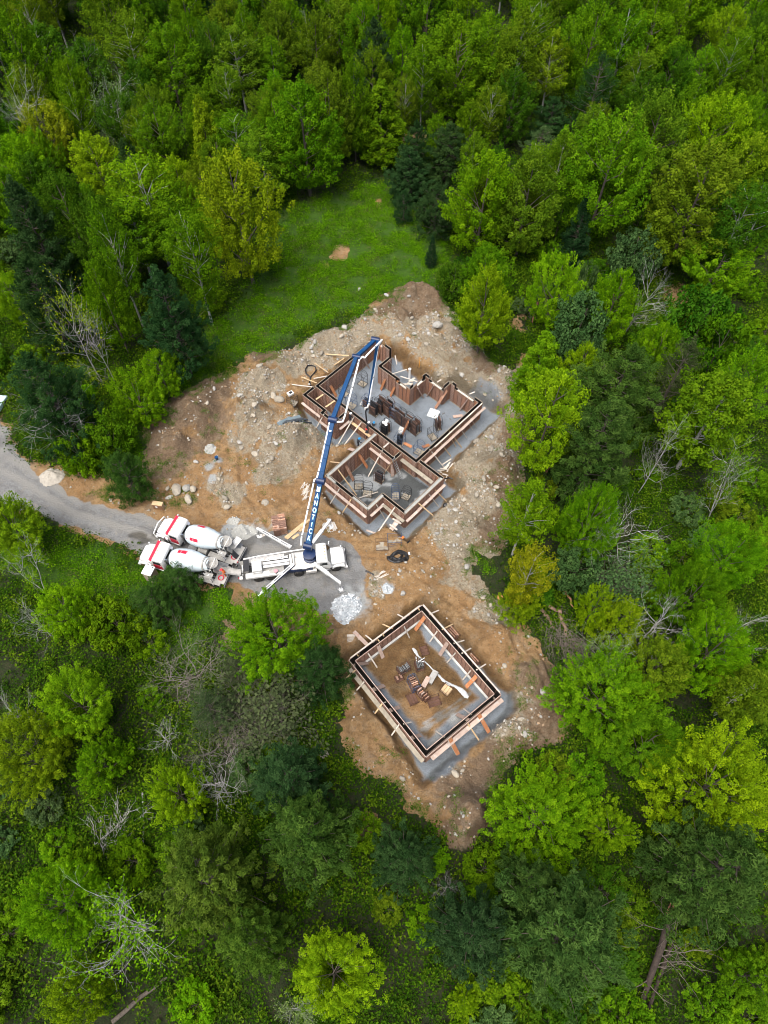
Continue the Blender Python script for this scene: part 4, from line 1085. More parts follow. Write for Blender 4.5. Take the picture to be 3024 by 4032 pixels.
PAN.update({('g', k): panel_mesh('form_panel', m, G_H, 8) for k, m in enumerate((M_FORM, M_FORM2, M_FORMP))})
rw = random.Random(11)

def offset_line(pts, off, closed):
    out = []; n = len(pts)
    for i in range(n):
        p = pts[i]
        a = pts[i - 1] if (i > 0 or closed) else None
        b = pts[(i + 1) % n] if (i < n - 1 or closed) else None
        d1 = unit(p - a) if a is not None else unit(b - p)
        d2 = unit(b - p) if b is not None else d1
        n1, n2 = np.array([-d1[1], d1[0]]), np.array([-d2[1], d2[0]])
        m = n1 + n2; k = off / (m @ n1)
        out.append(p + m * k)
    return out

def form_wall(root, pts, which, z0, z1, closed=False, th=.32, fill=(), low=lambda p: 0, skip=lambda p, s: False, mix=(.62, .16, .22), cap=True):
    """both skins of one run of wall: panels with ribs outward, ties and concrete between them"""
    pts = [np.array(p, float) for p in pts]; n = len(pts)
    hgt = H_H if which == 'h' else G_H
    run = MB()
    sides = {s: offset_line(pts, s * th / 2, closed) for s in (1, -1)}
    segs = n if closed else n - 1
    mesh_parts = []
    for s in (1, -1):
        L = sides[s]
        for i in range(segs):
            a, b = L[i], L[(i + 1) % n]; d = b - a; ln = np.linalg.norm(d); d = d / ln
            nrm = np.array([-d[1], d[0]]) * s
            k = max(1, round(ln / PW)); wd = ln / k
            for j in range(k):
                c = a + d * (j + .5) * wd
                if skip(c, s): continue
                lo = low(c)
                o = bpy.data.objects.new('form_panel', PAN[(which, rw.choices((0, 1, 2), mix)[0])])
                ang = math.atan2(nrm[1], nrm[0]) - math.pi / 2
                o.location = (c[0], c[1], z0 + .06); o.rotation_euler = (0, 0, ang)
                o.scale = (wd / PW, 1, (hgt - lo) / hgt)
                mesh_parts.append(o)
                if cap:
                    q = c + nrm * .03
                    run.box((q[0], q[1], z1 - lo + .012), (wd, .06, .022), M=Matrix.Rotation(math.atan2(d[1], d[0]), 3, 'Z'))
    for i in range(segs):                            # strip footing under the wall
        a, b = pts[i], pts[(i + 1) % n]
        run.beam((*a, z0 + .04), (*b, z0 + .04), .62, .10)
    w = run.build('form_wall', M_PLYG if which == 'h' else M_PINK, root)
    for o in mesh_parts:
        COL.objects.link(o); o.parent = w
    for (i, zf) in fill:
        a, b = pts[i], pts[(i + 1) % n]
        MB().beam((*a, (z0 + zf) / 2), (*b, (z0 + zf) / 2), th - .01, zf - z0).build('concrete_wall', M_CONC, root)
    return w

def planks(root, a, b, off, z, w=.34, m=M_PINK, lng=2.44, ledge=True):
    """walkway boards on brackets along the outside of a wall"""
    a, b = np.array(a, float), np.array(b, float); d = b - a; ln = np.linalg.norm(d); d /= ln
    nr = np.array([-d[1], d[0]])
    s = 0
    while s < ln - .3:
        e = min(s + lng * rw.uniform(.85, 1.05), ln)
        p, q = a + d * (s + .01) + nr * (off + rw.uniform(-.03, .03)), a + d * (e - .01) + nr * (off + rw.uniform(-.03, .03))
        MB().beam((*p, z + rw.uniform(0, .03)), (*q, z + rw.uniform(0, .03)), w, .04).build('walkway_plank', m, root)
        c = (p + q) / 2; i = c - nr * (off - .1 * np.sign(off))
        MB().beam((*(c + nr * np.sign(off) * w * .4), z - .05), (*i, z - .05), .05, .06).beam((*(c + nr * np.sign(off) * w * .4), z - .06), (*i, z - .7), .04, .05).build('bracket', M_FRAME, root)
        s = e

def braces(root, lst, f, ztop, zg, m=M_TIMBER, w=.14):
    for (x1, y1, x2, y2, *r) in lst:
        g = r[0] if r else zg
        zt = ztop if len(r) < 2 else r[1]
        MB().beam(f(x1, y1, zt), f(x2, y2, g), w, .05 if w < .2 else .04).build('brace', rw.choice((m, m, m, M_TIMBER2)) if m is M_TIMBER else m, root)

hp = lambda l: [HP(*p) for p in l]
main = thing('house_formwork', 'rust brown wall forms of the large upper room with stone floor', 'formwork', (*HP(0, 0), 0))
main.location = (0, 0, 0)
NE_LOW = [((12.2, 15.9), (12.2, 13.3)), ((10.9, 11.7), (10.9, 10.0)), ((10.2, 8.95), (9.0, 8.95)), ((7.9, 8.4), (7.9, 7.2)), ((11.0, 1.3), (11.0, .8))]
def low_ne(c):
    for a, b in NE_LOW:
        a, b = HP(*a), HP(*b)
        if ldist(np.array([c[0]]), np.array([c[1]]), [a, b])[0] < .35: return .55
    return 0
form_wall(main, hp([(12.2, 12.3), (12.2, 17), (0, 17), (0, 0), (11, 0), (11, 2.6)]), 'h', H_FLOOR, H_TOP, low=low_ne, fill=())
form_wall(main, hp([(12.2, 12.0), (10.9, 12.0), (10.9, 8.95), (7.9, 8.95), (7.9, 3.6), (9.9, 3.6)]), 'h', H_FLOOR, H_TOP, low=low_ne, mix=(.7, .15, .15))
for (a, b) in NE_LOW:
    a, b = HP(*a), HP(*b)
    MB().beam((*a, H_TOP - .62), (*b, H_TOP - .62), .27, .04).build('sill_board', M_TIMBER, main)
bay = thing('entry_bay_formwork', 'narrow two cell bay of forms projecting lower left from the large room', 'formwork')
form_wall(bay, hp([(-.35, -.15), (-2.1, -.15), (-2.1, 3.5), (-2.6, 3.5), (-2.6, 5.7), (-.35, 5.7)]), 'h', H_FLOOR, H_TOP)
colr = thing('cold_room_formwork', 'slim closed box of forms between the large room and the front wing', 'formwork')
form_wall(colr, hp([(-1.6, 10.95), (-1.6, 14.8), (-.35, 14.8)]), 'h', H_FLOOR, H_TOP)
wing = thing('front_wing_formwork', 'squarish front wing forms with poured grey concrete and wet floor', 'formwork')
form_wall(wing, hp([(-.35, 10.65), (-8.75, 10.65), (-8.75, 17.3), (-6.2, 17.3), (-6.2, 20.8), (.3, 20.8), (.3, 17.25)]), 'h', H_FLOOR, H_TOP,
          fill=((0, H_TOP - .05), (2, H_TOP - .04), (4, H_TOP - .05)), mix=(.6, .14, .26))
for (a, b) in (((-8.75, 14.9), (-8.75, 17.25)), ((-8.75, 10.7), (-8.75, 12.0))):
    MB().beam((*HP(*a), -.2), (*HP(*b), -.2), .26, 3.1).build('concrete_wall', M_CONC, wing)

ZT = H_TOP - .15
planks(main, HP(12.5, 17), HP(.5, 17), .62, H_TOP - .75)
planks(main, HP(12.2, 17.0), HP(3.0, 17.0), .28, H_TOP + .05, .16, M_TIMBER)
planks(bay, HP(-2.1, -.2), HP(-2.1, 3.2), -.62, H_TOP - 1.1)
planks(bay, HP(-2.6, 3.6), HP(-2.6, 5.9), -.62, H_TOP - 1.1)
planks(bay, HP(-2.4, 5.7), HP(-.3, 5.7), -.62, H_TOP - 1.1, .34, M_PINK)
planks(main, HP(0, 6.3), HP(0, 10.3), -.55, H_TOP - 1.2, .36, M_TIMBER2)
planks(wing, HP(-8.75, 10.6), HP(-8.75, 17.6), -.62, H_TOP - .9)
planks(wing, HP(-8.9, 17.3), HP(-6.6, 17.3), -.60, H_TOP - .9)
planks(wing, HP(-6.2, 17.9), HP(-6.2, 21.2), -.62, H_TOP - .9, .4, M_PLYG)
planks(wing, HP(-6.6, 20.8), HP(.5, 20.8), -.62, H_TOP - .9)
planks(wing, HP(-1.6, 11.2), HP(-1.6, 14.6), -.45, H_TOP - .8, .34, M_PINK)
planks(wing, HP(-.1, 15.2), HP(-.1, 20.2), -.55, H_TOP - .7, .5, M_PLYG)
braces(main, [(355, 345, 255, 275, .25), (270, 420, 155, 375, .2), (250, 450, 80, 430, .15), (345, 370, 250, 388, .2), (470, 240, 395, 292, .3), (545, 660, 430, 860), (600, 700, 460, 885)], Z1, ZT, H_FLOOR)
braces(bay, [(325, 645, 235, 805)], Z1, ZT, H_FLOOR + .1)
braces(main, [(1370, 655, 1432, 742), (1295, 728, 1362, 820), (1230, 765, 1325, 890), (1162, 845, 1245, 952), (1090, 900, 1200, 1040), (1368, 705, 1402, 758, H_FLOOR, .2), (1243, 815, 1280, 880, H_FLOOR, .2)], Z1, ZT, H_FLOOR)
braces(main, [(925, 322, 820, 355, H_TOP + .03, H_TOP + .03), (800, 262, 848, 335, H_FLOOR + .3), (840, 220, 852, 285, .4), (1175, 395, 1145, 415, H_TOP - .35), (1418, 485, 1380, 500, H_TOP - .4), (1000, 410, 880, 372, H_TOP - .4), (505, 222, 330, 210, .6)], Z1, ZT, H_FLOOR)
braces(wing, [(438, 412, 355, 545), (527, 480, 445, 608), (705, 530, 770, 635), (840, 545, 705, 745, -.3), (1105, 397, 1218, 510), (1075, 440, 1155, 540), (1005, 515, 1155, 640, -1.2), (425, 275, 560, 460), (750, 130, 645, 325), (820, 215, 760, 300), (580, 480, 715, 437, H_FLOOR + .1, 0)], Z2, ZT, H_FLOOR)
braces(wing, [(440, 225, 365, 218, .1)], Z2, ZT, .2)
braces(bay, [(318, 503, 265, 540, H_TOP, H_TOP), (403, 548, 335, 595, H_TOP, H_TOP)], Z1, H_TOP + .03, H_TOP + .03, M_TIMBER, .2)
braces(colr, [(795, 80, 755, 115, H_TOP, H_TOP)], Z2, H_TOP + .03, H_TOP, M_TIMBER, .2)
# ramp board with two cleats at the front corner of the wing
rp = thing('ramp_board', 'wide pale ramp board with two crosspieces below the front wing', 'board')
a, b = Z2(890, 605, 0), Z2(800, 725, -.3)
MB().beam(a, b, .55, .05).build('board', M_PINK, rp)
for q in ((822, 630, 885, 668), (800, 672, 855, 712)):
    MB().beam(Z2(q[0], q[1], .06), Z2(q[2], q[3], .02), .2, .05).build('crosspiece', M_TIMBER, rp)

gar = thing('garage_formwork', 'rectangular garage wall forms with black open slot round the top', 'formwork')
ga, gb = 9.45, 12.0
form_wall(gar, [GP(0, 0), GP(ga, 0), GP(ga, gb), GP(0, gb)], 'g', G_FLOOR, G_TOP, True, .42, mix=(.75, .07, .18))
planks(gar, GP(-.1, .4), GP(-.1, 12.3), -.55, G_TOP - .55, .46, M_PLYG)
planks(gar, GP(.2, gb), GP(ga + .2, gb), -.62, G_TOP - .6, .46, M_PINK)
planks(gar, GP(ga, -.2), GP(ga, gb), .31, G_TOP + .03, .13, M_TIMBER)
planks(gar, GP(0, 0), GP(ga, 0), .32, G_TOP + .03, .13, M_TIMBER)
GT = G_TOP - .1
braces(gar, [(850, 205, 928, 172, .3), (955, 330, 1042, 285, .1), (1050, 443, 1135, 418, .1), (1115, 525, 1192, 482, .1), (1235, 660, 1312, 612, .1), (655, 240, 592, 205, .4), (550, 322, 470, 285, .4), (400, 432, 330, 375, .4),
             (255, 655, 95, 795, 0.1), (320, 755, 245, 840, -.3), (470, 930, 385, 1045, -.5), (605, 1105, 512, 1237, -.6), (1160, 1090, 1255, 1232, -.9), (1000, 1225, 1075, 1355, -1.1)], Z4, GT, G_FLOOR)
braces(gar, [(645, 305, 690, 398), (350, 522, 425, 640), (918, 340, 855, 430), (1065, 520, 995, 600), (1188, 665, 1125, 738), (1195, 1025, 1130, 975), (975, 1208, 905, 1158), (470, 930, 530, 912, -.2), (640, 1100, 705, 1085, -.2)], Z4, GT - .3, G_FLOOR + .05)
for (x, y) in ((265, 540), (475, 375), (437, 420), (765, 165)):
    q = Z4(x, y, G_TOP + .12)
    MB().box(q, (.05, .3, .4), rz=math.radians(38)).build('tie_stake', M_TIMBER2, gar)
ft = MB()
for a, b in (((.35, .4), (9.0, .4)), ((9.0, .4), (9.0, 11.6))):
    ft.beam((*GP(*a), G_FLOOR + .12), (*GP(*b), G_FLOOR + .12), .22, .22)
ft.build('footing', M_FOOT, gar)

# narrow forms leaning on the walls, each one loose
def filler_mesh(name, m, L=2.44, w=.36):
    mb = MB().box((0, 0, L / 2), (w, .03, L))
    for k in range(9): mb.box((0, -.035, L * (k + .02) / 8.05), (w, .06, .04))
    for s in (-1, 1): mb.box((s * (w / 2 - .02), -.035, L / 2), (.03, .05, L - .02))
    return mb.mesh(name, m)
FIL = [filler_mesh('narrow_form', M_FORM2), filler_mesh('narrow_form', M_FORMP), filler_mesh('narrow_form', M_FORM)]
def leaning(x1, y1, x2, y2, f, zt, zb, label, k=0, group='narrow form panels leaning on walls'):
    a, b = Vector(f(x1, y1, zt)), Vector(f(x2, y2, zb))
    d = a - b; o = link('narrow_form', FIL[k]); L = d.length
    side = Vector((-d.y, d.x, 0)).normalized(); yv = d.normalized().cross(side)
    R = Matrix((side, d.normalized().cross(side), d.normalized())).transposed()
    o.matrix_world = Matrix.Translation(b) @ R.to_4x4() @ Matrix.Diagonal((1.15, 1, L / 2.44, 1))
    tag(o, label, 'form panel', group)
hz = H_TOP - .5
for (q, lb, k) in [((480, 290, 515, 365), 'orange narrow form leaning inside the upper left wall, third from the corner', 0), ((345, 390, 415, 520), 'long orange narrow form leaning inside near the left corner of the large room', 0),
                   ((610, 235, 650, 310), 'washed narrow form leaning inside the upper left wall behind the boom', 1), ((735, 150, 712, 250), 'orange narrow form leaning in the top corner below the boom tip', 0),
                   ((785, 350, 735, 470), 'orange narrow form leaning beside the dark panel racks, upper side', 0), ((860, 400, 805, 515), 'orange narrow form right of the first one beside the dark racks', 0),
                   ((1005, 455, 1045, 525), 'washed narrow form leaning in the recess of the upper right wall, left one', 1), ((1120, 435, 1070, 515), 'washed narrow form leaning in the recess of the upper right wall, right one', 1),
                   ((1215, 475, 1130, 605), 'longest rust narrow form leaning between recess and right corner', 2), ((1370, 530, 1310, 615), 'washed narrow form leaning nearest the right corner of the large room', 1),
                   ((935, 700, 890, 800), 'rust narrow form leaning against the racks in the large room', 0)]:
    leaning(*q, Z1, hz, H_FLOOR, lb, k)
leaning(570, 150, 640, 260, Z2, hz, H_FLOOR, 'rust narrow form leaning in the upper corner of the front wing', 0)
leaning(475, 230, 540, 355, Z2, hz, H_FLOOR, 'rust narrow form leaning inside the left wall of the front wing', 2)
leaning(820, 240, 822, 325, Z2, .4, H_FLOOR, 'washed narrow form standing beside the ladder', 1)
leaning(545, 135, 455, 105, Z2, .4, -.3, 'washed narrow form lying by the left worker beside the wing', 1)
leaning(1262, 665, 1330, 655, Z1, H_FLOOR + .25, H_FLOOR + .05, 'washed narrow form lying flat by the lower right wall', 1)
leaning(905, 855, 960, 885, Z1, H_FLOOR + .25, H_FLOOR + .05, 'orange narrow form lying near the bottom corner of the large room', 0)
leaning(1040, 885, 1090, 868, Z1, H_FLOOR + .25, H_FLOOR + .05, 'orange narrow form lying in the bottom corner beside the empty cage', 0)
for (q, lb, k) in [((815, 225, 735, 335), 'orange narrow form leaning in the top corner of the garage', 0), ((430, 455, 475, 562), 'washed narrow form leaning inside the upper left garage wall', 1), ((1000, 435, 935, 540), 'washed narrow form leaning inside the upper right garage wall', 1),
                   ((1240, 705, 1150, 800), 'rust narrow form leaning inside the garage near its right corner', 0), ((395, 820, 485, 785), 'washed narrow form leaning inside the lower left garage wall, upper one', 1), ((525, 992, 608, 960), 'washed narrow form leaning inside the lower left garage wall, middle one', 1),
                   ((705, 1215, 780, 1190), 'washed narrow form leaning inside the lower left garage wall, lowest one', 1), ((1165, 1065, 1075, 1020), 'washed narrow form leaning inside the lower right garage wall', 1), ((275, 610, 350, 600), 'grey narrow form leaning in the left corner of the garage', 1)]:
    leaning(*q, Z4, GT - .3, G_FLOOR + .05, lb, k)
leaning(1250, 1015, 1340, 1170, Z4, GT, -.8, 'orange narrow form leaning outside the garage, right of the pale brace', 0)
leaning(1018, 1215, 1092, 1358, Z4, GT, -1.0, 'orange narrow form leaning outside the garage beside the lowest brace', 0)
leaning(235, 345, 355, 465, Z4, .75, GT - .3, 'pinkish board form lying on the garage wall beside the stick bundle', 1)

# ------------------------------------------------------------------ form racks (wire cages) and what stands in them
def rack(loc, rz, w, d, h, m, label, fill=0, fm=M_FORM, base=M_PLYG, group='wire racks for form panels', top=True):
    t = thing('form_rack', label, 'rack', loc, rz, group)
    fr = MB(); r = .028
    for sx in (-1, 1):
        for sy in (-1, 1):
            fr.tube([(sx * w / 2, sy * d / 2, 0), (sx * w / 2, sy * d / 2, h)], r, 5)
    for z in ((.15, h * .4, h * .7, h) if h > 1 else (.12, h)):
        for sx in (-1, 1): fr.tube([(sx * w / 2, -d / 2, z), (sx * w / 2, d / 2, z)], r * .8, 4)
        if z in (.15, h): 
            for sy in (-1, 1): fr.tube([(-w / 2, sy * d / 2, z), (w / 2, sy * d / 2, z)], r * .8, 4)
    fr.tube([(-w / 2, -d / 2, .15), (-w / 2, d / 2, h * .7)], r * .7, 4)
    fr.build('frame', m, t)
    if top:
        for sx in (-1, 1):
            MB().tube([(sx * w / 2, -d / 2, h), (sx * w / 2, -d * .25, h + .38), (sx * w / 2, d * .25, h + .38), (sx * w / 2, d / 2, h)], r, 5).build('lifting_loop', m, t)
    for k in range(3):
        MB().box((0, -d / 2 + d * (k + .5) / 3, .06), (w * .98, d / 3.4, .05)).build('floor_board', base, t)
    for k in range(fill):
        hh = h * rw.uniform(.6, 1.05)
        MB().box((-w / 2 + w * (k + .5) / fill, rw.uniform(-.08, .08), hh / 2 + .09), (w / fill * .5, d * rw.uniform(.6, .86), hh), rz=rw.uniform(-.06, .06)).build('stored_panel', rw.choice(fm) if isinstance(fm, tuple) else fm, t)
    return t
A47 = math.radians(47)
def r1(x, y, rz=0, f=Z1, z=H_FLOOR, **k):
    p = f(x, y, z); return ((p[0], p[1], z), A47 + rz)
M_OLDP = mat('stored_panel_dark', (.10, .055, .04), .8, var=.5, scale=3, streak=((.22, .12, .08), 3, .6))
FMIX = (M_OLDP, M_OLDP, M_OLDP, M_DARKFR, M_CHAS)
for (x, y, dz, w, d, h, m, lb, fill) in [
    (603, 430, .1, .9, 1.1, 2.0, M_DARKFR, 'tall empty dark wire rack alone on the stone floor left of the boom tip', 0),
    (470, 500, 0, .9, 1.1, 1.7, M_DARKFR, 'dark wire rack half hidden behind the boom at the left', 0),
    (525, 590, .2, 1.0, 1.1, 1.9, M_BLUEFR, 'blue wire rack beside the white boom pipe', 0),
    (630, 590, .1, .8, 1.0, 1.8, M_BLUEFR, 'blue wire rack under the end of the boom', 2),
    (688, 640, .1, 1.0, 1.3, 2.3, M_DARKFR, 'dark rack with tall brown panels, leftmost of the packed row', 3),
    (735, 625, .0, 1.0, 1.3, 2.4, M_DARKFR, 'second rack of the packed row holding brown panels', 5),
    (790, 640, .0, 1.1, 1.3, 2.4, M_RUSTFR, 'third rack of the packed row with rust panels', 5),
    (840, 670, .1, 1.0, 1.2, 2.0, M_BLUEFR, 'blue rack in the middle of the packed row', 4),
    (880, 705, .0, 1.0, 1.2, 2.1, M_DARKFR, 'dark rack right of the middle blue one with brown panels', 5),
    (930, 735, .1, 1.1, 1.2, 2.0, M_DARKFR, 'rack second from the right end of the packed row', 5),
    (985, 775, .0, 1.1, 1.2, 2.2, M_DARKFR, 'right end rack of the packed row with thin steel strips', 8),
    (768, 780, .1, 1.1, 1.1, 2.0, M_DARKFR, 'lone rack with white caps below the packed row', 4),
    (872, 865, .2, 1.0, 1.1, 1.9, M_BLUEFR, 'rack holding black tubes near the bottom corner', 0),
    (1148, 745, -.5, .7, 1.1, 2.0, M_DARKFR, 'rack with rust panel near the lower right wall', 2),
    (1110, 815, -.3, .9, 1.1, 1.6, M_DARKFR, 'low empty rack touching the lower right wall', 0),
    (1012, 925, .2, 1.0, 1.1, 1.7, M_BLUEFR, 'empty blue rack in the bottom corner of the large room', 0)]:
    l, a = r1(x, y, dz); rack(l, a, w, d, h, m, lb, fill, FMIX)
for (x, y, dz, w, d, h, m, lb, fill) in [
    (578, 400, .8, .9, 1.1, 1.9, M_DARKFR, 'dark empty rack at the left of the wet wing floor', 0), (640, 455, .6, 1.0, 1.2, 1.9, M_DARKFR, 'dark empty rack behind the crossing timber in the wing', 0),
    (725, 355, .2, .8, 1.1, 1.9, M_RUSTFR, 'rust rack with two panels in the middle of the wing', 2), (842, 470, .8, 1.1, .9, 1.7, M_BLUEFR, 'blue empty rack in the wing near the front corner', 0),
    (918, 475, .3, .9, 1.0, 1.6, M_DARKFR, 'dark rack right of the blue one in the wing', 0)]:
    l, a = r1(x, y, dz, Z2); rack(l, a, w, d, h, m, lb, fill, FMIX)
for (x, y, rz, w, d, h, m, lb, fill) in [(745, 830, 1.6, 1.4, 1.1, .9, M_RUSTFR, 'low brown rack on the bare soil left of the blue cage', 0), (836, 800, 1.6, 1.6, 1.2, 1.0, M_BLUEFR, 'blue steel cage on the bare soil beside the black hose coil', 0)]:
    p = Z2(x, y, .0); rack((p[0], p[1], gz(p[0], p[1])), rz, d, w, h, m, lb, fill, FMIX, top=False)
A38 = math.radians(38.3)
for (x, y, rz, w, d, h, m, lb, fill, fm) in [
    (640, 665, .55, 1.3, .8, 1.2, M_RUSTFR, 'rack packed with grey steel panels in the garage', 9, M_CHAS), (605, 735, .5, .9, .6, .8, M_RUSTFR, 'low dark rack left of the grey steel panels', 2, M_FRAME),
    (770, 640, .3, .9, .9, 1.3, M_RUSTFR, 'rust rack heaped with grey rods in the garage', 6, M_CHAS), (722, 790, 2.0, 1.4, .9, 1.6, M_BLUEFR, 'blue rack full of red brown panels in the garage', 6, (M_FORM, M_FORMP, M_FRAME)),
    (788, 868, 2.2, 1.1, .7, 1.2, M_RUSTFR, 'rack of washed panels behind the blue one', 4, (M_FORMP, M_FORM)), (825, 895, 2.2, .6, .7, 1.1, M_RUSTFR, 'small rust rack at the end of the row behind the blue one', 2, M_FORM),
    (712, 900, 2.0, 1.2, 1.0, .7, M_RUSTFR, 'low empty rust rack left below the blue one', 0, M_FORM), (888, 920, .3, 1.3, 1.0, .8, M_RUSTFR, 'empty rust rack with slatted floor right of the panel row', 0, M_FORM),
    (808, 505, .3, .8, 1.1, .7, M_RUSTFR, 'rust rack lying by the cement spill, top', 0, M_FORM), (990, 825, .9, 1.0, 1.0, .6, M_RUSTFR, 'low rack with yellow straw coloured boards beside the cement spill', 0, M_FORM)]:
    p = Z4(x, y, G_FLOOR); rack((p[0], p[1], gz(p[0], p[1])), rz, w, d, h, m, lb, fill, fm, base=M_RUSTFR if 'straw' not in lb else M_TIMBER2, top=h > .9)
for (x, y, lb) in [(1040, 360, 'rust rack in the trench outside the garage, upper one'), (1205, 575, 'rust rack in the trench outside the garage, lower one')]:
    p = Z4(x, y, G_FLOOR + .3); rack((p[0], p[1], gz(p[0], p[1])), A38, .8, 1.6, .7, M_RUSTFR, lb, 3, M_FORM, base=M_RUSTFR, top=False)
for (x1, y1, x2, y2, w, z, m, lb) in [(905, 670, 850, 765, .62, G_FLOOR + .5, M_CEMDUST, 'grey form panel lying across the garage middle'), (845, 720, 800, 800, .5, G_FLOOR + .65, M_FORMP, 'washed form panel lying left of the grey one')]:
    o = MB().beam(Z4(x1, y1, z), Z4(x2, y2, z), w, .42).build('panel_stack', m); tag(o, lb, 'form panel')
bt = thing('tube_bundle', 'bundle of black tubes standing in the rack near the bottom corner', 'tubes', (*Z1(872, 870, H_FLOOR)[:2], H_FLOOR + .1))
for k in range(5): MB().tube([(-.3 + .14 * k, .05 * (k % 2), 0), (-.25 + .16 * k, .1 * (k % 2), 2.1)], .075, 8).build('tube', M_BLK, bt)
cap = thing('sack_heap', 'crumpled white sacks on top of the lone rack', 'sacks', (*Z1(768, 780, H_FLOOR)[:2], H_FLOOR + 2.15))
for k in range(5):
    MB().lathe([(.02, 0), (.16, .03), (.2, .12), (.12, .22), (.02, .25)], 8, Matrix.Translation((rw.uniform(-.4, .4), rw.uniform(-.4, .4), 0)) @ Matrix.Rotation(rw.random(), 4, 'X')).build('sack', M_PVC, cap, True)
rods = thing('rod_heap', 'tangle of pale rods and caps on the rust rack in the garage', 'rods', (*Z4(770, 610, G_FLOOR)[:2], G_FLOOR + 1.35))
for k in range(14): MB().beam((rw.uniform(-.4, .4), rw.uniform(-.4, .4), rw.uniform(0, .1)), (rw.uniform(-.5, .5), rw.uniform(-.6, .4), rw.uniform(.15, .3)), .05, .05).build('rod', rw.choice((M_CHAS, M_TIMBER, M_PVC)), rods)

M_SPILL = mat('wet_cement', (.40, .42, .43), .7, var=.2, scale=4)
# cement spill across the garage floor
sp = MB()
line = [(715, 480), (735, 505), (755, 540), (800, 580), (850, 625), (885, 665), (925, 700), (965, 745), (1010, 775), (1055, 790), (1090, 810), (1125, 840), (1150, 870), (1175, 890)]
wd = [.10, .2, .10, .08, .07, .08, .09, .13, .14, .12, .22, .34, .26, .15]
for (x, y), r in zip(line, wd):
    p = Z4(x, y, G_FLOOR)
sp_pts = []
for i in range(len(line) - 1):
    for k in range(4):
        t = k / 4; x = line[i][0] * (1 - t) + line[i + 1][0] * t; y = line[i][1] * (1 - t) + line[i + 1][1] * t
        p = Z4(x, y, G_FLOOR); sp_pts.append(((p[0], p[1], gz(p[0], p[1]) + .03), (wd[i] * (1 - t) + wd[i + 1] * t) * rw.uniform(.7, 1.3)))
sp.tube([p for p, r in sp_pts], [r for p, r in sp_pts], 8)
sp.v = [(x, y, z * .0 + (gz(x, y) + .02 + max(0, (z - gz(x, y))) * .25)) for x, y, z in sp.v]
tag(sp.build('cement_spill', M_SPILL, None, True), 'winding strip of spilt white cement across the garage floor', 'cement')
# ------------------------------------------------------------------ trucks
def wheel(root, x, y, r=.52, w=.32, m=M_CHAS):
    s = 1 if y > 0 else -1
    R = Matrix.Translation((x, y, r)) @ Matrix.Rotation(math.pi / 2, 4, 'X')
    t = MB().lathe([(r * .56, -w / 2), (r * .86, -w / 2), (r, -w * .38), (r, w * .38), (r * .86, w / 2), (r * .56, w / 2)], 20, R).build('wheel', M_RUB, root, True)
    MB().lathe([(r * .57, -w * .42), (r * .50, -w * .2), (r * .25, -w * .12), (r * .24, w * .12), (r * .50, w * .2), (r * .57, w * .42)], 16, R).build('rim', M_CHROME if m is None else m, t, True)

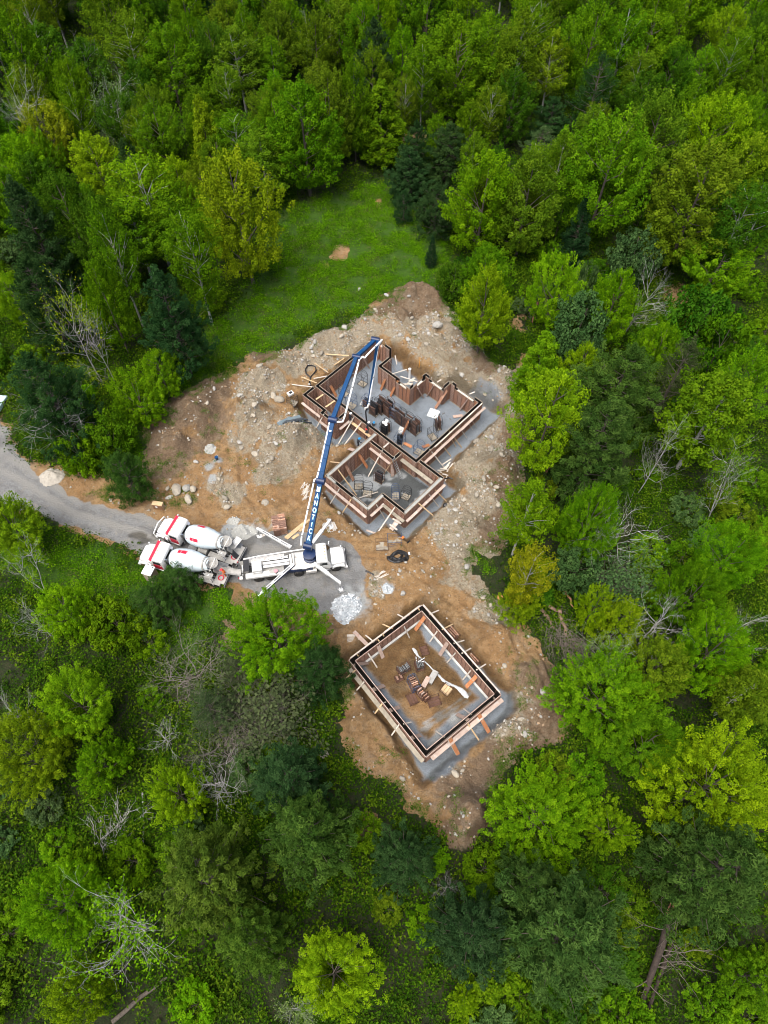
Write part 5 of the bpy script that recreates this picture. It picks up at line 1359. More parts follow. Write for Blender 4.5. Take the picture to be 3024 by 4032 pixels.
def cab_conventional(t, x0, red=True, w=2.35, stripe=None):
    """bonneted cab whose back wall stands at x0; nose points to +x; returns nose x"""
    c = MB()
    sec = [(x0, .95), (x0, 2.62), (x0 + .12, 2.82), (x0 + .95, 2.86), (x0 + 1.22, 2.70), (x0 + 1.58, 1.86), (x0 + 1.58, .95)]
    c.prism(sec, -w / 2, w / 2)
    c.build('cab', M_WHITE, t, False, .09)
    hd = MB(); xa, xb = x0 + 1.56, x0 + 3.15
    prof = [(xa, 1.86, 1.06), (xa + .7, 1.80, 1.02), (xb - .12, 1.60, .92), (xb, 1.42, .84)]
    for i, (x, z, hw) in enumerate(prof):
        hd.v += [(x, -hw, .8), (x, -hw * .98, z - .16), (x, -hw * .76, z), (x, hw * .76, z), (x, hw * .98, z - .16), (x, hw, .8)]
    for i in range(3):
        for k in range(5): hd.f.append((i * 6 + k, i * 6 + k + 1, i * 6 + 7 + k, i * 6 + 6 + k))
    hd.f += [(5, 4, 3, 2, 1, 0), (18, 19, 20, 21, 22, 23)]
    hd.build('hood', M_WHITE, t, False, .05)
    for s in (-1, 1):
        MB().prism([(xb - 1.55, .72), (xb - 1.45, 1.12), (xb - 1.1, 1.32), (xb - .55, 1.32), (xb - .12, 1.12), (xb + .02, .62), (xb - .12, .62), (xb - .3, .98), (xb - .65, 1.14), (xb - 1.0, 1.14), (xb - 1.3, .98), (xb - 1.4, .72)], s * .78 if s > 0 else -1.22, s * 1.22 if s > 0 else -.78).build('fender', M_WHITE, t, False, .03)
        MB().box((xb - .02, s * .72, 1.0), (.12, .28, .22)).build('headlight', M_CHROME, t)
        MB().box((x0 + .72, s * (w / 2 + .008), 2.2), (.85, .02, .55)).build('side_window', M_GLASS, t)
        dr = MB().box((x0 + .72, s * (w / 2 + .004), 1.42), (.98, .016, .85)).build('door', M_RED if red else M_WHITE, t)
        MB().box((x0 + .36, s * (w / 2 + .03), 1.72), (.14, .03, .04)).build('handle', M_CHROME, dr)
        mm = MB().tube([(x0 + 1.5, s * w / 2, 2.1), (x0 + 1.6, s * (w / 2 + .32), 2.3), (x0 + 1.6, s * (w / 2 + .32), 1.6), (x0 + 1.5, s * w / 2, 1.6)], .025, 5)
        mm.box((x0 + 1.6, s * (w / 2 + .34), 1.95), (.08, .2, .5)).build('mirror', M_CHROME, t)
        MB().box((x0 + .8, s * (w / 2 - .12), .72), (1.2, .36, .3)).build('step', M_CHROME, t, False, .03)
        MB().tube([(xb - .4, s * .98, 1.3), (xb - .3, s * 1.12, 1.62)], .02, 5).lathe([(.02, 0), (.10, .02), (.10, .05), (.02, .07)], 8, Matrix.Translation((xb - .3, s * 1.12, 1.6))).build('hood_mirror', M_CHROME, t)
    a, b = Vector((x0 + 1.245, 0, 2.68)), Vector((x0 + 1.60, 0, 1.88))
    d = (b - a).normalized(); n = Vector((d.z * -1, 0, d.x)) * -1
    n = Vector((-d.z, 0, d.x)); n = n if n.x > 0 else -n
    MB().add([a + n * .012 + Vector((0, y, 0)) for y in (-1.02, 1.02)] + [b + n * .012 + Vector((0, y, 0)) for y in (1.05, -1.05)], [(0, 1, 2, 3)]).build('windscreen', M_GLASS, t)
    MB().box((x0 - .012, 0, 2.22), (.02, 1.5, .42)).build('rear_window', M_GLASS, t)
    if red:
        MB().beam((x0 + 1.36, -w / 2 - .02, 2.66), (x0 + 1.36, w / 2 + .02, 2.66), .34, .07).build('sun_visor', M_RED, t)
        MB().beam((x0 + 1.66, -1.0, 1.875), (x0 + 1.66, 1.0, 1.875), .18, .05).build('cowl_band', M_RED, t)
    for k in range(5): MB().box((x0 + 1.0, -.8 + .4 * k, 2.90), (.14, .09, .07)).build('marker_light', M_TIMBER2, t)
    MB().tube([(x0 + .35, -.7, 2.86), (x0 + .9, -.7, 2.97)], [.03, .06], 8).build('horn', M_CHROME, t)
    MB().box((xb + .02, 0, 1.05), (.06, 1.2, .62)).build('grille', M_DARK, t)
    return xb

def axial(a, b):
    a, b = Vector(a), Vector(b)
    return Matrix.Translation(a) @ (b - a).to_track_quat('Z', 'Y').to_matrix().to_4x4()

def mixer(loc, rz, label, bullbar=False, chute_down=True):
    t = thing('mixer_truck', label, 'mixer truck', loc, rz, 'concrete mixer trucks on the gravel road')
    MB().beam((-4.7, -.42, .88), (3.9, -.42, .88), .12, .28).beam((-4.7, .42, .88), (3.9, .42, .88), .12, .28).beam((-4.6, 0, .88), (-4.4, 0, .88), .8, .25).beam((0, 0, .88), (.2, 0, .88), .8, .25).build('frame', M_CHAS, t)
    xb = cab_conventional(t, 1.75)
    if bullbar:
        MB().tube([(xb + .1, -1.15, .55), (xb + .28, -1.1, 1.25), (xb + .30, 0, 1.62), (xb + .28, 1.1, 1.25), (xb + .1, 1.15, .55)], .07, 8).build('bull_bar', M_WHITE, t, True)
        MB().box((xb + .12, 0, .95), (.08, 1.9, .5)).build('radiator_screen', M_DARK, t)
    MB().box((xb + .12, 0, .6), (.2, 2.35, .34)).build('bumper', M_WHITE if bullbar else M_CHROME, t, False, .04)
    for s in (-1, 1):
        wheel(t, 3.62, s * 1.02)
        for x in (-2.35, -3.75): wheel(t, x, s * .98, .52, .5)
        wheel(t, .35, s * 1.0, .46, .3)
        MB().box((-3.05, s * 1.02, 1.16), (2.9, .62, .06)).box((-1.62, s * 1.02, 1.0), (.06, .6, .34)).box((-4.5, s * 1.02, 1.0), (.06, .6, .34)).build('wheel_cover', M_CEMDUST if s > 0 else M_CHAS, t, False, .02)
        MB().box((.42, s * 1.02, 1.02), (1.0, .62, .1)).build('wheel_cover', M_CHAS, t, False, .03)
        MB().box((-.62, s * 1.0, .86), (.55, .5, .5)).build('tool_box', M_CHAS, t, False, .03)
    MB().tube([(-1.4, .95, 1.15), (-.35, .95, 1.15)], .34, 14).build('water_tank', M_CEMDUST, t, True)
    MB().tube([(-1.4, -.95, 1.15), (-.6, -.95, 1.15)], .30, 14).build('water_tank', M_CHAS, t, True)
    MB().box((-4.35, 0, 1.16), (1.15, 2.1, .05)).build('rear_deck', M_CEMDUST, t)
    MB().box((-4.96, 0, .85), (.1, 2.4, .3)).build('rear_bumper', M_CHAS, t)
    # air cleaner and exhaust behind the cab
    MB().tube([(1.5, -.75, 1.1), (1.5, -.75, 2.75)], .17, 12).build('air_cleaner', M_CHROME, t, True)
    MB().tube([(1.5, .8, 1.0), (1.5, .8, 2.9), (1.32, .8, 3.1)], .09, 10).build('exhaust', M_CHROME, t, True)
    MB().box((1.42, 0, 1.45), (.3, 1.3, .9)).build('pump_housing', M_DARK, t, False, .04)
    # drum
    D = axial((1.25, 0, 2.05), (-3.25, 0, 2.95))
    L = 4.6
    prof = [(.30, -.05), (.62, .0), (.88, .16), (1.05, .5), (1.15, 1.0), (1.19, 1.5), (1.19, 2.2), (1.08, 2.9), (.86, 3.7), (.66, 4.35), (.60, L), (.52, L), (.48, 4.2), (.15, 4.0)]
    dr = MB().lathe(prof, 36, D).build('drum', M_DRUM, t, True)
    for z in (1.0, 1.5, 2.2, 2.9): 
        r = np.interp(z, [p[1] for p in prof[:11]], [p[0] for p in prof[:11]])
        MB().lathe([(r - .02, z - .035), (r + .014, z - .02), (r + .014, z + .02), (r - .02, z + .035)], 36, D).build('weld_band', M_DRUM, dr, True)
    MB().lathe([(.70, 4.05), (.80, 4.05), (.80, 4.22), (.70, 4.22)], 30, D).build('roller_ring', M_CEMDUST, dr, True)
    up = D.to_3x3().inverted() @ Vector((0, 0, 1)); a_up = math.atan2(up.y, up.x)
    def patch(za, zb, a0, a1, name, m):
        mb = MB(); n = 7
        for i in range(n):
            aa = a_up + a0 + (a1 - a0) * i / (n - 1)
            for z in (za, (za + zb) / 2, zb):
                r = np.interp(z, [p[1] for p in prof[:11]], [p[0] for p in prof[:11]]) + .012
                mb.v.append(tuple(D @ Vector((r * math.cos(aa), r * math.sin(aa), z))))
        for i in range(n - 1):
            for j in range(2): mb.f.append((i * 3 + j, i * 3 + j + 1, i * 3 + 4 + j, i * 3 + 3 + j))
        mb.build(name, m, dr)
    sgn = 1
    if bullbar:
        patch(1.25, 2.25, -.85, -.50, 'red_panel', M_RED); patch(1.05, 2.1, .75, 1.05, 'red_panel', M_RED)
    else:
        patch(1.1, 2.25, -.45, -.12, 'red_panel', M_RED); patch(1.05, 2.2, -.50, -.47, 'red_panel', M_RED)
    for k in range(3): patch(.42 + .1 * k, .47 + .1 * k, .95, 1.05, 'red_mark', M_RED); 
    MB().box((1.2, 0, 1.55), (.55, .9, 1.0)).build('front_pedestal', M_CHAS, t, False, .04)
    for s in (-1, 1): MB().beam((-3.0, s * .75, 1.0), (-2.95, s * .62, 2.5), .16, .2).build('rear_pedestal', M_CEMDUST, t)
    # charge hopper, discharge and ladder platform
    hop = Matrix.Translation((-3.55, 0, 3.35)) @ Matrix.Rotation(math.radians(-12), 4, 'Y')
    MB().lathe([(.28, -.35), (.62, .2), (.66, .22), (.60, .18), (.26, -.33)], 18, hop).build('charge_hopper', M_CEMDUST, t, True)
    MB().tube([(-3.4, -.62, 2.6), (-3.75, -.6, 3.6), (-3.75, .6, 3.6), (-3.4, .62, 2.6)], .045, 6).build('hopper_frame', M_DIRTYW, t)
    MB().beam((-3.75, -.30, 2.75), (-4.1, -.12, 1.95), .62, .05).beam((-3.75, .30, 2.75), (-4.1, .12, 1.95), .62, .05).build('discharge_funnel', M_CEMDUST, t)
    rail = MB()
    for yy in (.72, 1.18):
        rail.tube([(-3.1, yy, 2.3), (-3.1, yy, 3.2), (-3.75, yy, 3.2), (-3.75, yy, 2.3)], .026, 6)
    rail.tube([(-3.1, 1.18, 2.85), (-3.75, 1.18, 2.85)], .022, 5)
    rail.build('platform_rail', M_WHITE, t)
    MB().box((-3.42, .95, 2.28), (.8, .6, .05)).build('platform', M_CEMDUST, t)
    lad = MB()
    for yy in (.82, 1.2): lad.beam((-3.42, yy, 2.25), (-3.75, yy + .12, .75), .05, .06)
    for k in range(6):
        q = k / 5.5; lad.beam((-3.44 - .3 * q, .82 + .12 * q, 2.15 - 1.35 * q), (-3.44 - .3 * q, 1.22 + .12 * q, 2.15 - 1.35 * q), .14, .04)
    lad.build('ladder', M_DIRTYW, t)
    hs = MB()
    for k in range(3):
        hs.tube([(-4.35 + (.24 + .03 * k) * math.cos(a * .524), .45 + (.24 + .03 * k) * math.sin(a * .524), 1.22 + .04 * k) for a in range(13)], .025, 5, cap=False)
    hs.build('hose', M_RED, t)
    ch = MB()
    p, q = ((-4.0, 0, 2.0), (-6.35, -.42, 1.72)) if chute_down else ((-4.0, -.3, 2.0), (-4.35, -1.35, 2.35))
    a, b = Vector(p), Vector(q); d = (b - a).normalized(); s = d.cross(Vector((0, 0, 1))).normalized(); u = s.cross(d)
    n = 8
    for e in (a, b):
        for rr in (.36, .33):
            for i in range(n + 1):
                th = math.pi * (1 + i / n)
                ch.v.append(tuple(e + s * rr * math.cos(th) + u * (rr * math.sin(th) * .75 + .2)))
    for i in range(n):
        ch.f += [(i, i + 1, 19 + i, 18 + i), (10 + i, 9 + i, 27 + i, 28 + i)]
    t.scale = (1.04, 1.05, 1.04)
    ch.f += [(0, 9, 27, 18), (8, 26, 35, 17)]
    ch.build('chute', M_CEMDUST if chute_down else M_WHITE, t, True)
    if not chute_down: MB().beam((-4.1, .25, 1.9), (-4.7, .35, 1.25), .5, .12).build('spare_chute', M_DARK, t)
    return t
mixer((-22.16, 35.9, gz(-22.2, 35.9)), math.radians(163.8), 'white mixer truck, the nearer one, discharging down its chute into the pump hopper')
mixer((-20.8, 38.84, gz(-20.8, 38.8)), math.radians(158.3), 'white mixer truck, the farther one, with bull bar and white folded chute', True, False)

# ---- boom pump
PL, PR = Vector((-10.22, 36.07, gz(-10.2, 36.0))), math.radians(8.4)
pump = thing('pump_truck', 'white concrete pump truck with blue boom unfolded over the house forms', 'pump truck', PL, PR)
PM = (Matrix.Translation(PL) @ Matrix.Rotation(PR, 4, 'Z')).inverted()
L = lambda w: PM @ Vector(w)
MB().beam((-5.2, -.42, .9), (4.6, -.42, .9), .12, .3).beam((-5.2, .42, .9), (4.6, .42, .9), .12, .3).beam((-5, 0, .9), (-4.8, 0, .9), .8, .25).build('frame', M_CHAS, pump)
xb = cab_conventional(pump, 2.72, False)
MB().box((xb + .1, 0, .6), (.18, 2.4, .36)).build('bumper', M_WHITE, pump, False, .04)
MB().tube([(xb + .15, -1.1, 1.1), (xb + .15, 1.1, 1.1)], .05, 6).build('grille_guard', M_DARK, pump)
for s in (-1, 1):
    wheel(pump, 4.75, s * 1.04, .53, .34, None)
    for x in (-3.9, -2.55, .55): wheel(pump, x, s * 1.0, .53, .5)
    MB().box((2.0, s * 1.02, .78), (1.2, .5, .45)).build('tool_box', M_DIRTYW, pump, False, .03)
MB().box((-3.0, -.92, 1.28), (4.4, .62, .1)).box((-3.0, -1.21, 1.12), (4.4, .05, .3)).box((-5.2, -.95, 1.15), (.05, .55, .35)).build('side_deck', M_WHITE, pump, False, .02)
MB().box((-3.0, .92, 1.28), (4.4, .62, .1)).box((-3.0, 1.21, 1.12), (4.4, .05, .3)).build('side_deck', M_DIRTYW, pump, False, .02)
MB().box((-1.8, 0, 1.12), (5.2, 1.2, .08)).build('floor_deck', M_CEMDUST, pump)
MB().box((-3.85, -.35, 1.75), (1.05, 1.15, .95)).box((-3.85, -.94, 1.6), (.9, .04, .5)).build('control_cabinet', M_WHITE, pump, False, .05)
for y in (-.12, .28): MB().tube([(-3.2, y - .1, 1.55), (-.3, y - .1, 1.62)], .16, 12).build('pumping_cylinder', M_WHITE, pump, True)
for y in (.55, .72): MB().tube([(-2.9, y, 1.5), (-.4, y, 1.6)], .06, 8).build('hydraulic_pipe', M_CHROME, pump, True)
MB().box((-.1, .05, 1.7), (.25, 1.3, .7)).box((.2, .05, 1.75), (.15, 1.3, .6)).build('water_box', M_DIRTYW, pump, False, .03)
MB().box((-.6, -.62, 1.45), (.7, .5, .35)).build('battery_box', M_DARK, pump, False, .03)
MB().beam((-2.6, -.8, 1.36), (-1.0, -.75, 1.36), .42, .06).build('tread_plate', M_CEMDUST, pump)
bk = MB().lathe([(.16, 0), (.21, .42), (.19, .42), (.14, .03)], 14, Matrix.Translation((-1.85, -1.0, 1.34))).build('bucket', M_CHAS, pump, True)
MB().lathe([(.22, .40), (.23, .46), (.1, .48)], 14, Matrix.Translation((-1.85, -1.0, 1.34))).build('bucket_lid', mat('faded_pink', (.5, .25, .28), .6), bk, True)
MB().tube([(-5.3, .95, 1.75), (-3.5, 1.0, 1.95), (1.6, .92, 2.35)], .085, 10).build('return_pipe', M_WHITE, pump, True)
for x, y, z in ((-4.0, .98, 1.9), (-1.8, .98, 2.08), (.4, .95, 2.25)): MB().tube([(x - .08, y, z), (x + .08, y, z + .01)], .115, 10).build('pipe_clamp', M_CHROME, pump, True)
# hopper at the tail
hp_ = MB()
o4 = [(-5.9, -.75, 1.75), (-4.75, -.75, 1.75), (-4.75, .75, 1.75), (-5.9, .75, 1.75)]; i4 = [(-5.55, -.35, .7), (-4.95, -.35, .7), (-4.95, .35, .7), (-5.55, .35, .7)]
hp_.add(o4 + i4, [(0, 1, 5, 4), (1, 2, 6, 5), (2, 3, 7, 6), (3, 0, 4, 7), (4, 5, 6, 7)])
hp_.build('hopper', M_CEMDUST, pump)
MB().beam((-5.0, -.72, 2.0), (-5.0, .72, 2.0), .62, .04).build('hopper_lid', M_DARK, pump).rotation_euler = (0, 0, 0)
MB().box((-5.55, 0, 1.2), (.12, 1.5, .06)).box((-5.75, -1.0, 1.1), (.35, .4, .25)).build('tail_frame', M_WHITE, pump, False, .02)
for y in (-1.0, 1.0):
    MB().lathe([(.1, 0), (.12, .06), (.04, .1)], 10, Matrix.Translation((-5.95, y, 1.15)) @ Matrix.Rotation(-math.pi / 2, 4, 'Y')).build('tail_light', M_RED, pump, True)
# turret
MB().lathe([(.75, 1.3), (.75, 1.9), (.62, 1.95), (.62, 2.35), (.72, 2.4), (.72, 2.62), (.3, 2.7)], 26, Matrix.Translation((2.05, .15, 0))).build('turret', M_NAVY, pump, True)
MB().box((1.2, 0, 1.35), (2.4, 2.1, .5)).build('pedestal', M_DIRTYW, pump, False, .05)
MB().box((.9, -1.08, 1.25), (2.6, .06, .5)).build('pedestal_side', M_NAVY, pump)
MB().add([(-.3, -1.0, 1.62), (1.3, -.2, 1.70), (2.5, -1.0, 1.62), (1.4, -1.15, 1.62)], [(0, 3, 2, 1)]).add([(-.3, -1.0, 1.5), (1.3, -.2, 1.5), (2.5, -1.0, 1.5), (1.4, -1.15, 1.5)], [(0, 1, 2, 3)]).build('pedestal_wing', M_DIRTYW, pump)
# outriggers: root, tip, pad
def outrigger(a, b, w, tele, strip, m=M_WHITE, side=None):
    a, b = L(Z7(*a, 1.7)), L(Z7(*b, 1.9)); 
    if tele:
        mid = a + (b - a) * .56
        o = MB().beam(a, mid, w, .36).build('outrigger', m, pump)
        MB().beam(a + (b - a) * .5, b, w * .72, .26).build('inner_beam', M_WHITE, o)
    else:
        o = MB().beam(a, b, w, .4, w2=w * .7, h2=.26).build('outrigger', m, pump)
    d = (b - a).normalized(); s = d.cross(Vector((0, 0, 1))).normalized()
    if strip:
        for k in range(3):
            p, q = a + (b - a) * (.10 + .27 * k), a + (b - a) * (.30 + .27 * k)
            up = Vector((0, 0, .215 - .045 * (k + .5) / 3 * 1.2))
            MB().beam(p + up, q + up, w * .34, .02).build('slot', M_CHAS, o)
    if side:
        nn = s * (w / 2 + .012) * side
        MB().beam(a + nn, a + (b - a) * .9 + nn * .8, .02, .26).build('side_stripe', M_NAVY, o)
    gb = PM.inverted() @ b; g = gz(gb.x, gb.y) - PL.z
    MB().tube([(b.x, b.y, b.z + .05), (b.x, b.y, b.z - .5)], .12, 10).build('jack_housing', M_WHITE, o, True)
    MB().tube([(b.x, b.y, b.z - .4), (b.x, b.y, g + .16)], .06, 8).build('jack_rod', M_CHROME, o, True)
    MB().lathe([(.24, 0), (.24, .05), (.1, .1)], 14, Matrix.Translation((b.x, b.y, g + .12))).build('foot', M_WHITE, o, True)
    return (gb.x, gb.y, g + PL.z)
f1 = outrigger((1115, 400), (1372, 60), .40, True, False)
f2 = outrigger((1140, 680), (1510, 955), .38, True, False)
f3 = outrigger((815, 455), (335, 185), .36, False, True)
f4 = outrigger((850, 695), (355, 1140), .38, False, True, M_WHITE, -1)
for (x, y, z), lb in zip((f1, f2, f3, f4), ('pad stack under the outrigger foot beside the blue boom', 'dark pad under the outrigger foot nearest the white stone heap', 'pale pad under the outrigger foot by the form stacks', 'pad under the outrigger foot hidden by the bright maple')):
    pd = thing('outrigger_pad', lb, 'pad', (x, y, z), rw.uniform(0, 1), 'pads under the pump outriggers')
    if 'stack' in lb:
        for k in range(6): MB().box((-.5 + .2 * k, 0, .03), (.17, 1.2 + rw.uniform(-.2, .2), .05)).build('timber', M_TIMBER, pd)
        MB().box((0, 0, .085), (.62, .62, .05)).build('plate', M_DIRTYW, pd)
    else: MB().box((0, 0, .05), (.78, .78, .10)).build('plate', M_CHAS if 'dark' in lb else M_CEMDUST, pd, False, .02)
# boom: world points
J0 = L(P(1213, 2150, 3.6)); J1 = L(P(1262, 1893, 8.0)); J2 = L(P(1311, 1657, 12.0)); JB = L(P(1404, 1404, 13.6)); J3 = L(P(1478, 1337, 13.2)); J4 = L(P(1450, 1592, 4.6))
def boom(name, a, b, w0, h0, w1, h1, ext=.3):
    d = (b - a).normalized()
    o = MB().beam(a - d * ext, b + d * ext, w0, h0, w2=w1, h2=h1).build(name, M_BLUE, pump, False, .03)
    return o
b1 = boom('boom_section', J0, J1, .62, .54, .54, .44)
b2 = boom('boom_section', J1 + Vector((0, 0, .1)), J2, .52, .44, .46, .36)
sA = (J1 - J0).cross(Vector((0, 0, 1))).normalized()
side = Vector((math.cos(-.25), math.sin(-.25), 0)); side = Vector(sA)
# the third section is cranked: it starts beside the second one's head
c0, c1, c2 = J2 + Vector((.05, .1, .35)), JB, J3
b3 = boom('boom_section', c0, c1, .48, .38, .42, .34, .12)
b3b = boom('boom_section', c1, c2, .42, .34, .38, .3, .12)
b4 = boom('boom_section', J3 + L(P(1488, 1345, 13)) - L(P(1478, 1337, 13)), J4, .34, .30, .22, .2, .15)
for j, r in ((J0, .42), (J1, .42), (J2 + Vector((0, 0, .2)), .36), (J3, .3), (JB, .26)):
    k = sA * .52
    MB().tube([j - k * .9, j + k * .9], r, 14).build('hinge', M_NAVY, pump, True)
for o, a, b in ((b1, J0, J1), (b2, J1, J2)):
    d = (b - a).normalized(); u = sA.cross(d)
    if u.z < 0: u = -u
    for k in range(4):
        q = a + (b - a) * (.16 + .22 * k)
        MB().beam(q + u * .285 - sA * .27, q + u * .285 + sA * .27, .07, .03).build('stiffener', M_BLUE, o)
    MB().tube([a + d * .4 - u * .45, a + d * 2.6 - u * .5], .13, 10).build('lift_cylinder', M_NAVY, o, True)
    q = b - d * 1.1
    MB().beam(q + u * .26 - sA * .14, q + u * .26 + sA * .12, .22, .012).build('decal', M_WHITE, o)
# lettering on the first section, read from the joint down to the turret
fc = bpy.data.curves.new('lettering', 'FONT'); fc.size = 1.0; fc.align_x = 'CENTER'; fc.align_y = 'CENTER'; fc.offset = .005; fc.extrude = .004
dA = (J1 - J0).normalized(); uA = sA.cross(dA)
if uA.z < 0: uA = -uA
M_LET = mat('lettering_white', (.82, .84, .86), .4, var=.03); M_LETS = mat('lettering_cyan', (.10, .45, .62), .4, var=.05)
for k, chx in enumerate('MANOTICK'):
    px = (278, 269, 259, 247, 239, 231, 222, 212)[k]; py = (468, 513, 558, 602, 647, 690, 735, 780)[k]
    fc.body = chx; tmp = bpy.data.objects.new('tmp', fc); COL.objects.link(tmp)
    bpy.context.view_layer.update()
    me = bpy.data.meshes.new_from_object(tmp.evaluated_get(bpy.context.evaluated_depsgraph_get()))
    bpy.data.objects.remove(tmp)
    q = (8.0 - .0) * 0
    tpar = .93 - (k + .5) * .107
    pos = J0 + (J1 - J0) * tpar
    right = sA if (PM.inverted().to_3x3() @ sA).x > 0 else -sA
    for m_, off, nm in ((M_LETS, Vector((.05, -.05, 0)), 'letter_shadow'), (M_LET, Vector((0, 0, .008)), 'letter')):
        mm = me.copy(); mm.materials.clear(); mm.materials.append(m_)
        o = link(nm, mm, b1)
        R = Matrix((right, dA, right.cross(dA))).transposed()
        hh = .27 - .05 * tpar
        o.matrix_local = Matrix.Translation(pos + uA * (hh + .012) + right * off.x + dA * off.y + uA * off.z) @ R.to_4x4() @ Matrix.Diagonal((.52, .78, 1, 1))
# delivery pipe beside the boom
def pipe(pts, nm='delivery_pipe', r=.1):
    o = MB().tube(pts, r, 10).build(nm, M_PVC, pump, True)
    for a, b in zip(pts[:-1], pts[1:]):
        if (b - a).length > 1.5:
            for q in ((.05, .5, .95) if (b - a).length > 4 else (.5,)):
                c = a + (b - a) * q; d = (b - a).normalized() * .07
                MB().tube([c - d, c + d], r * 1.35, 10).build('pipe_clamp', M_CHAS, o, True)
pipe([L(P(1186, 2146, 2.9)), L(P(1187, 2120, 3.8)), L(P(1238, 1888, 7.9)), L(P(1250, 1882, 8.2))])
pipe([L(P(1247, 1885, 8.3)), L(P(1262, 1830, 9.0)), L(P(1297, 1665, 11.9)), L(P(1306, 1652, 12.2)), L(P(1318, 1650, 12.4))])
pipe([L(P(1322, 1662, 12.0)), L(P(1350, 1660, 12.2)), L(P(1357, 1640, 12.5)), L(P(1415, 1416, 13.5)), L(P(1428, 1404, 13.6)), L(P(1436, 1409, 13.6)), L(P(1448, 1395, 13.6)), L(P(1504, 1338, 13.3))])
pipe([L(P(1504, 1338, 13.2)), L(P(1488, 1365, 12.6)), L(P(1452, 1594, 4.6))])
for a, b in ((P(1263, 1885, 8), P(1245, 1885, 8)), (P(1320, 1645, 12.1), P(1352, 1655, 12.2)), (P(1478, 1337, 13.2), P(1502, 1338, 13.3)), (P(1385, 1470, 13.2), P(1402, 1472, 13.2)), (P(1355, 1560, 12.8), P(1380, 1562, 12.8))):
    MB().tube([L(a), L(b)], .06, 6).build('pipe_bracket', M_CHAS, pump)
MB().tube([J4 + Vector((0, 0, 0)), L(P(1444, 1606, 4.3)), L(P(1440, 1622, 3.6)), L(P(1442, 1645, 2.6)), L(P(1446, 1668, 1.5))], .09, 10).build('end_hose', M_BLK, pump, True)
MB().tube([L(P(1452, 1590, 4.7)), L(P(1447, 1604, 4.4)), L(P(1438, 1606, 4.4)), L(P(1437, 1612, 4.1))], .12, 10).build('end_elbow', M_DIRTYW, pump, True)

# ------------------------------------------------------------------ people
def person(loc, rz, label, vest=None, hat=M_HATB, lean=.0, arms=((.30, .35, 1.0), (-.30, .35, 1.0)), shirt=M_CLOTH, squat=0.0):
    t = thing('person', label, 'person', loc, rz)
    hz_ = .93 - squat; k = lean
    V = [(0, 0, hz_), (0, .08 * k, hz_ + .22), (0, .30 * k, hz_ + .48), (0, .38 * k, hz_ + .60), (0, .46 * k, hz_ + .72),
         (-.1, 0, hz_ - .05), (-.12, .06 + squat * .5, .48), (-.13, -.02, .09), (-.13, .13, .05), (.1, 0, hz_ - .05), (.12, .10 + squat * .5, .48), (.13, .06, .09), (.13, .2, .05)]
    E_ = [(0, 1), (1, 2), (2, 3), (3, 4), (0, 5), (5, 6), (6, 7), (7, 8), (0, 9), (9, 10), (10, 11), (11, 12)]
    R = [.155, .15, .17, .062, .095, .10, .075, .05, .045, .10, .075, .05, .045]
    for s, (hx, hy, hzz) in zip((1, -1), arms):
        sh = Vector((s * .2, .30 * k, hz_ + .50)); hd = Vector((hx, hy, hzz)); el = (sh + hd) / 2 + Vector((s * .06, -.05, -.05))
        n = len(V); V += [tuple(sh), tuple(el), tuple(hd)]; E_ += [(2, n), (n, n + 1), (n + 1, n + 2)]; R += [.07, .05, .04]
    me = bpy.data.meshes.new('body'); me.from_pydata(V, E_, []); me.materials.append(shirt)
    o = link('body', me, t)
    sk = o.modifiers.new('skin', 'SKIN')
    for i, sv in enumerate(me.skin_vertices[0].data): sv.radius = (R[i], R[i] * (.75 if i in (0, 1, 2) else 1)); sv.use_root = i == 0
    o.modifiers.new('sub', 'SUBSURF').levels = 1
    hc = Matrix.Translation((0, .50 * k, hz_ + .74))
    MB().lathe([(.03, -.13), (.075, -.08), (.095, 0), (.09, .07), (.03, .12)], 12, hc).box(tuple(hc @ Vector((0, .1, -.02))), (.03, .04, .05)).build('head', M_SKIN, t, True)
    h = MB().lathe([(.150, .02), (.152, .04), (.125, .05), (.118, .11), (.08, .165), (.02, .18)], 14, hc)
    h.box(tuple(hc @ Vector((0, .15, .035))), (.18, .1, .015)).build('helmet', hat, t, True)
    if vest:
        mb = MB(); secs = [(hz_ + .02, .0, .20, .155), (hz_ + .25, .10 * k, .20, .15), (hz_ + .45, .27 * k, .225, .15), (hz_ + .555, .34 * k, .15, .10)]
        for z, y, rx, ry in secs:
            for a in range(12): mb.v.append((rx * math.cos(a * .5236), y + ry * math.sin(a * .5236), z))
        for i in range(3):
            for a in range(12): mb.f.append((i * 12 + a, i * 12 + (a + 1) % 12, i * 12 + 12 + (a + 1) % 12, i * 12 + 12 + a))
        mb.build('vest', vest, t, True)
    return t
zt = H_TOP - 1.12
q = P(1379, 1662, zt); person((q[0], q[1], zt), math.radians(-60), 'person in dark work clothes with light stripes standing on the bay walkway board', None, M_HATW, .25)
q = P(1447, 1700, zt); person((q[0], q[1], zt), math.radians(-45), 'person in dark clothes and white helmet holding the concrete hose', None, M_HATW, .5, ((.15, .5, 1.25), (-.05, .5, 1.15)))
q = P(1470, 1702, zt - .1); person((q[0], q[1], zt - .1), math.radians(-20), 'person in dark clothes and blue helmet beside the hose handler', None, M_HATB, .5, ((.2, .5, 1.2), (-.2, .5, 1.2)))
q = P(1449, 1730, -.9); person((q[0], q[1], -.9), math.radians(20), 'person in dark clothes bent down in the corner below the hose handler', None, M_HATR, .9, ((.2, .5, .7), (-.2, .5, .7)), M_CLOTH, .1)
q = P(1410, 1760, -.5); person((q[0], q[1], -.5), math.radians(-70), 'person in black shirt and blue helmet standing outside the front wing wall', None, M_HATB, .4, ((.25, .45, 1.1), (-.2, .4, 1.0)))
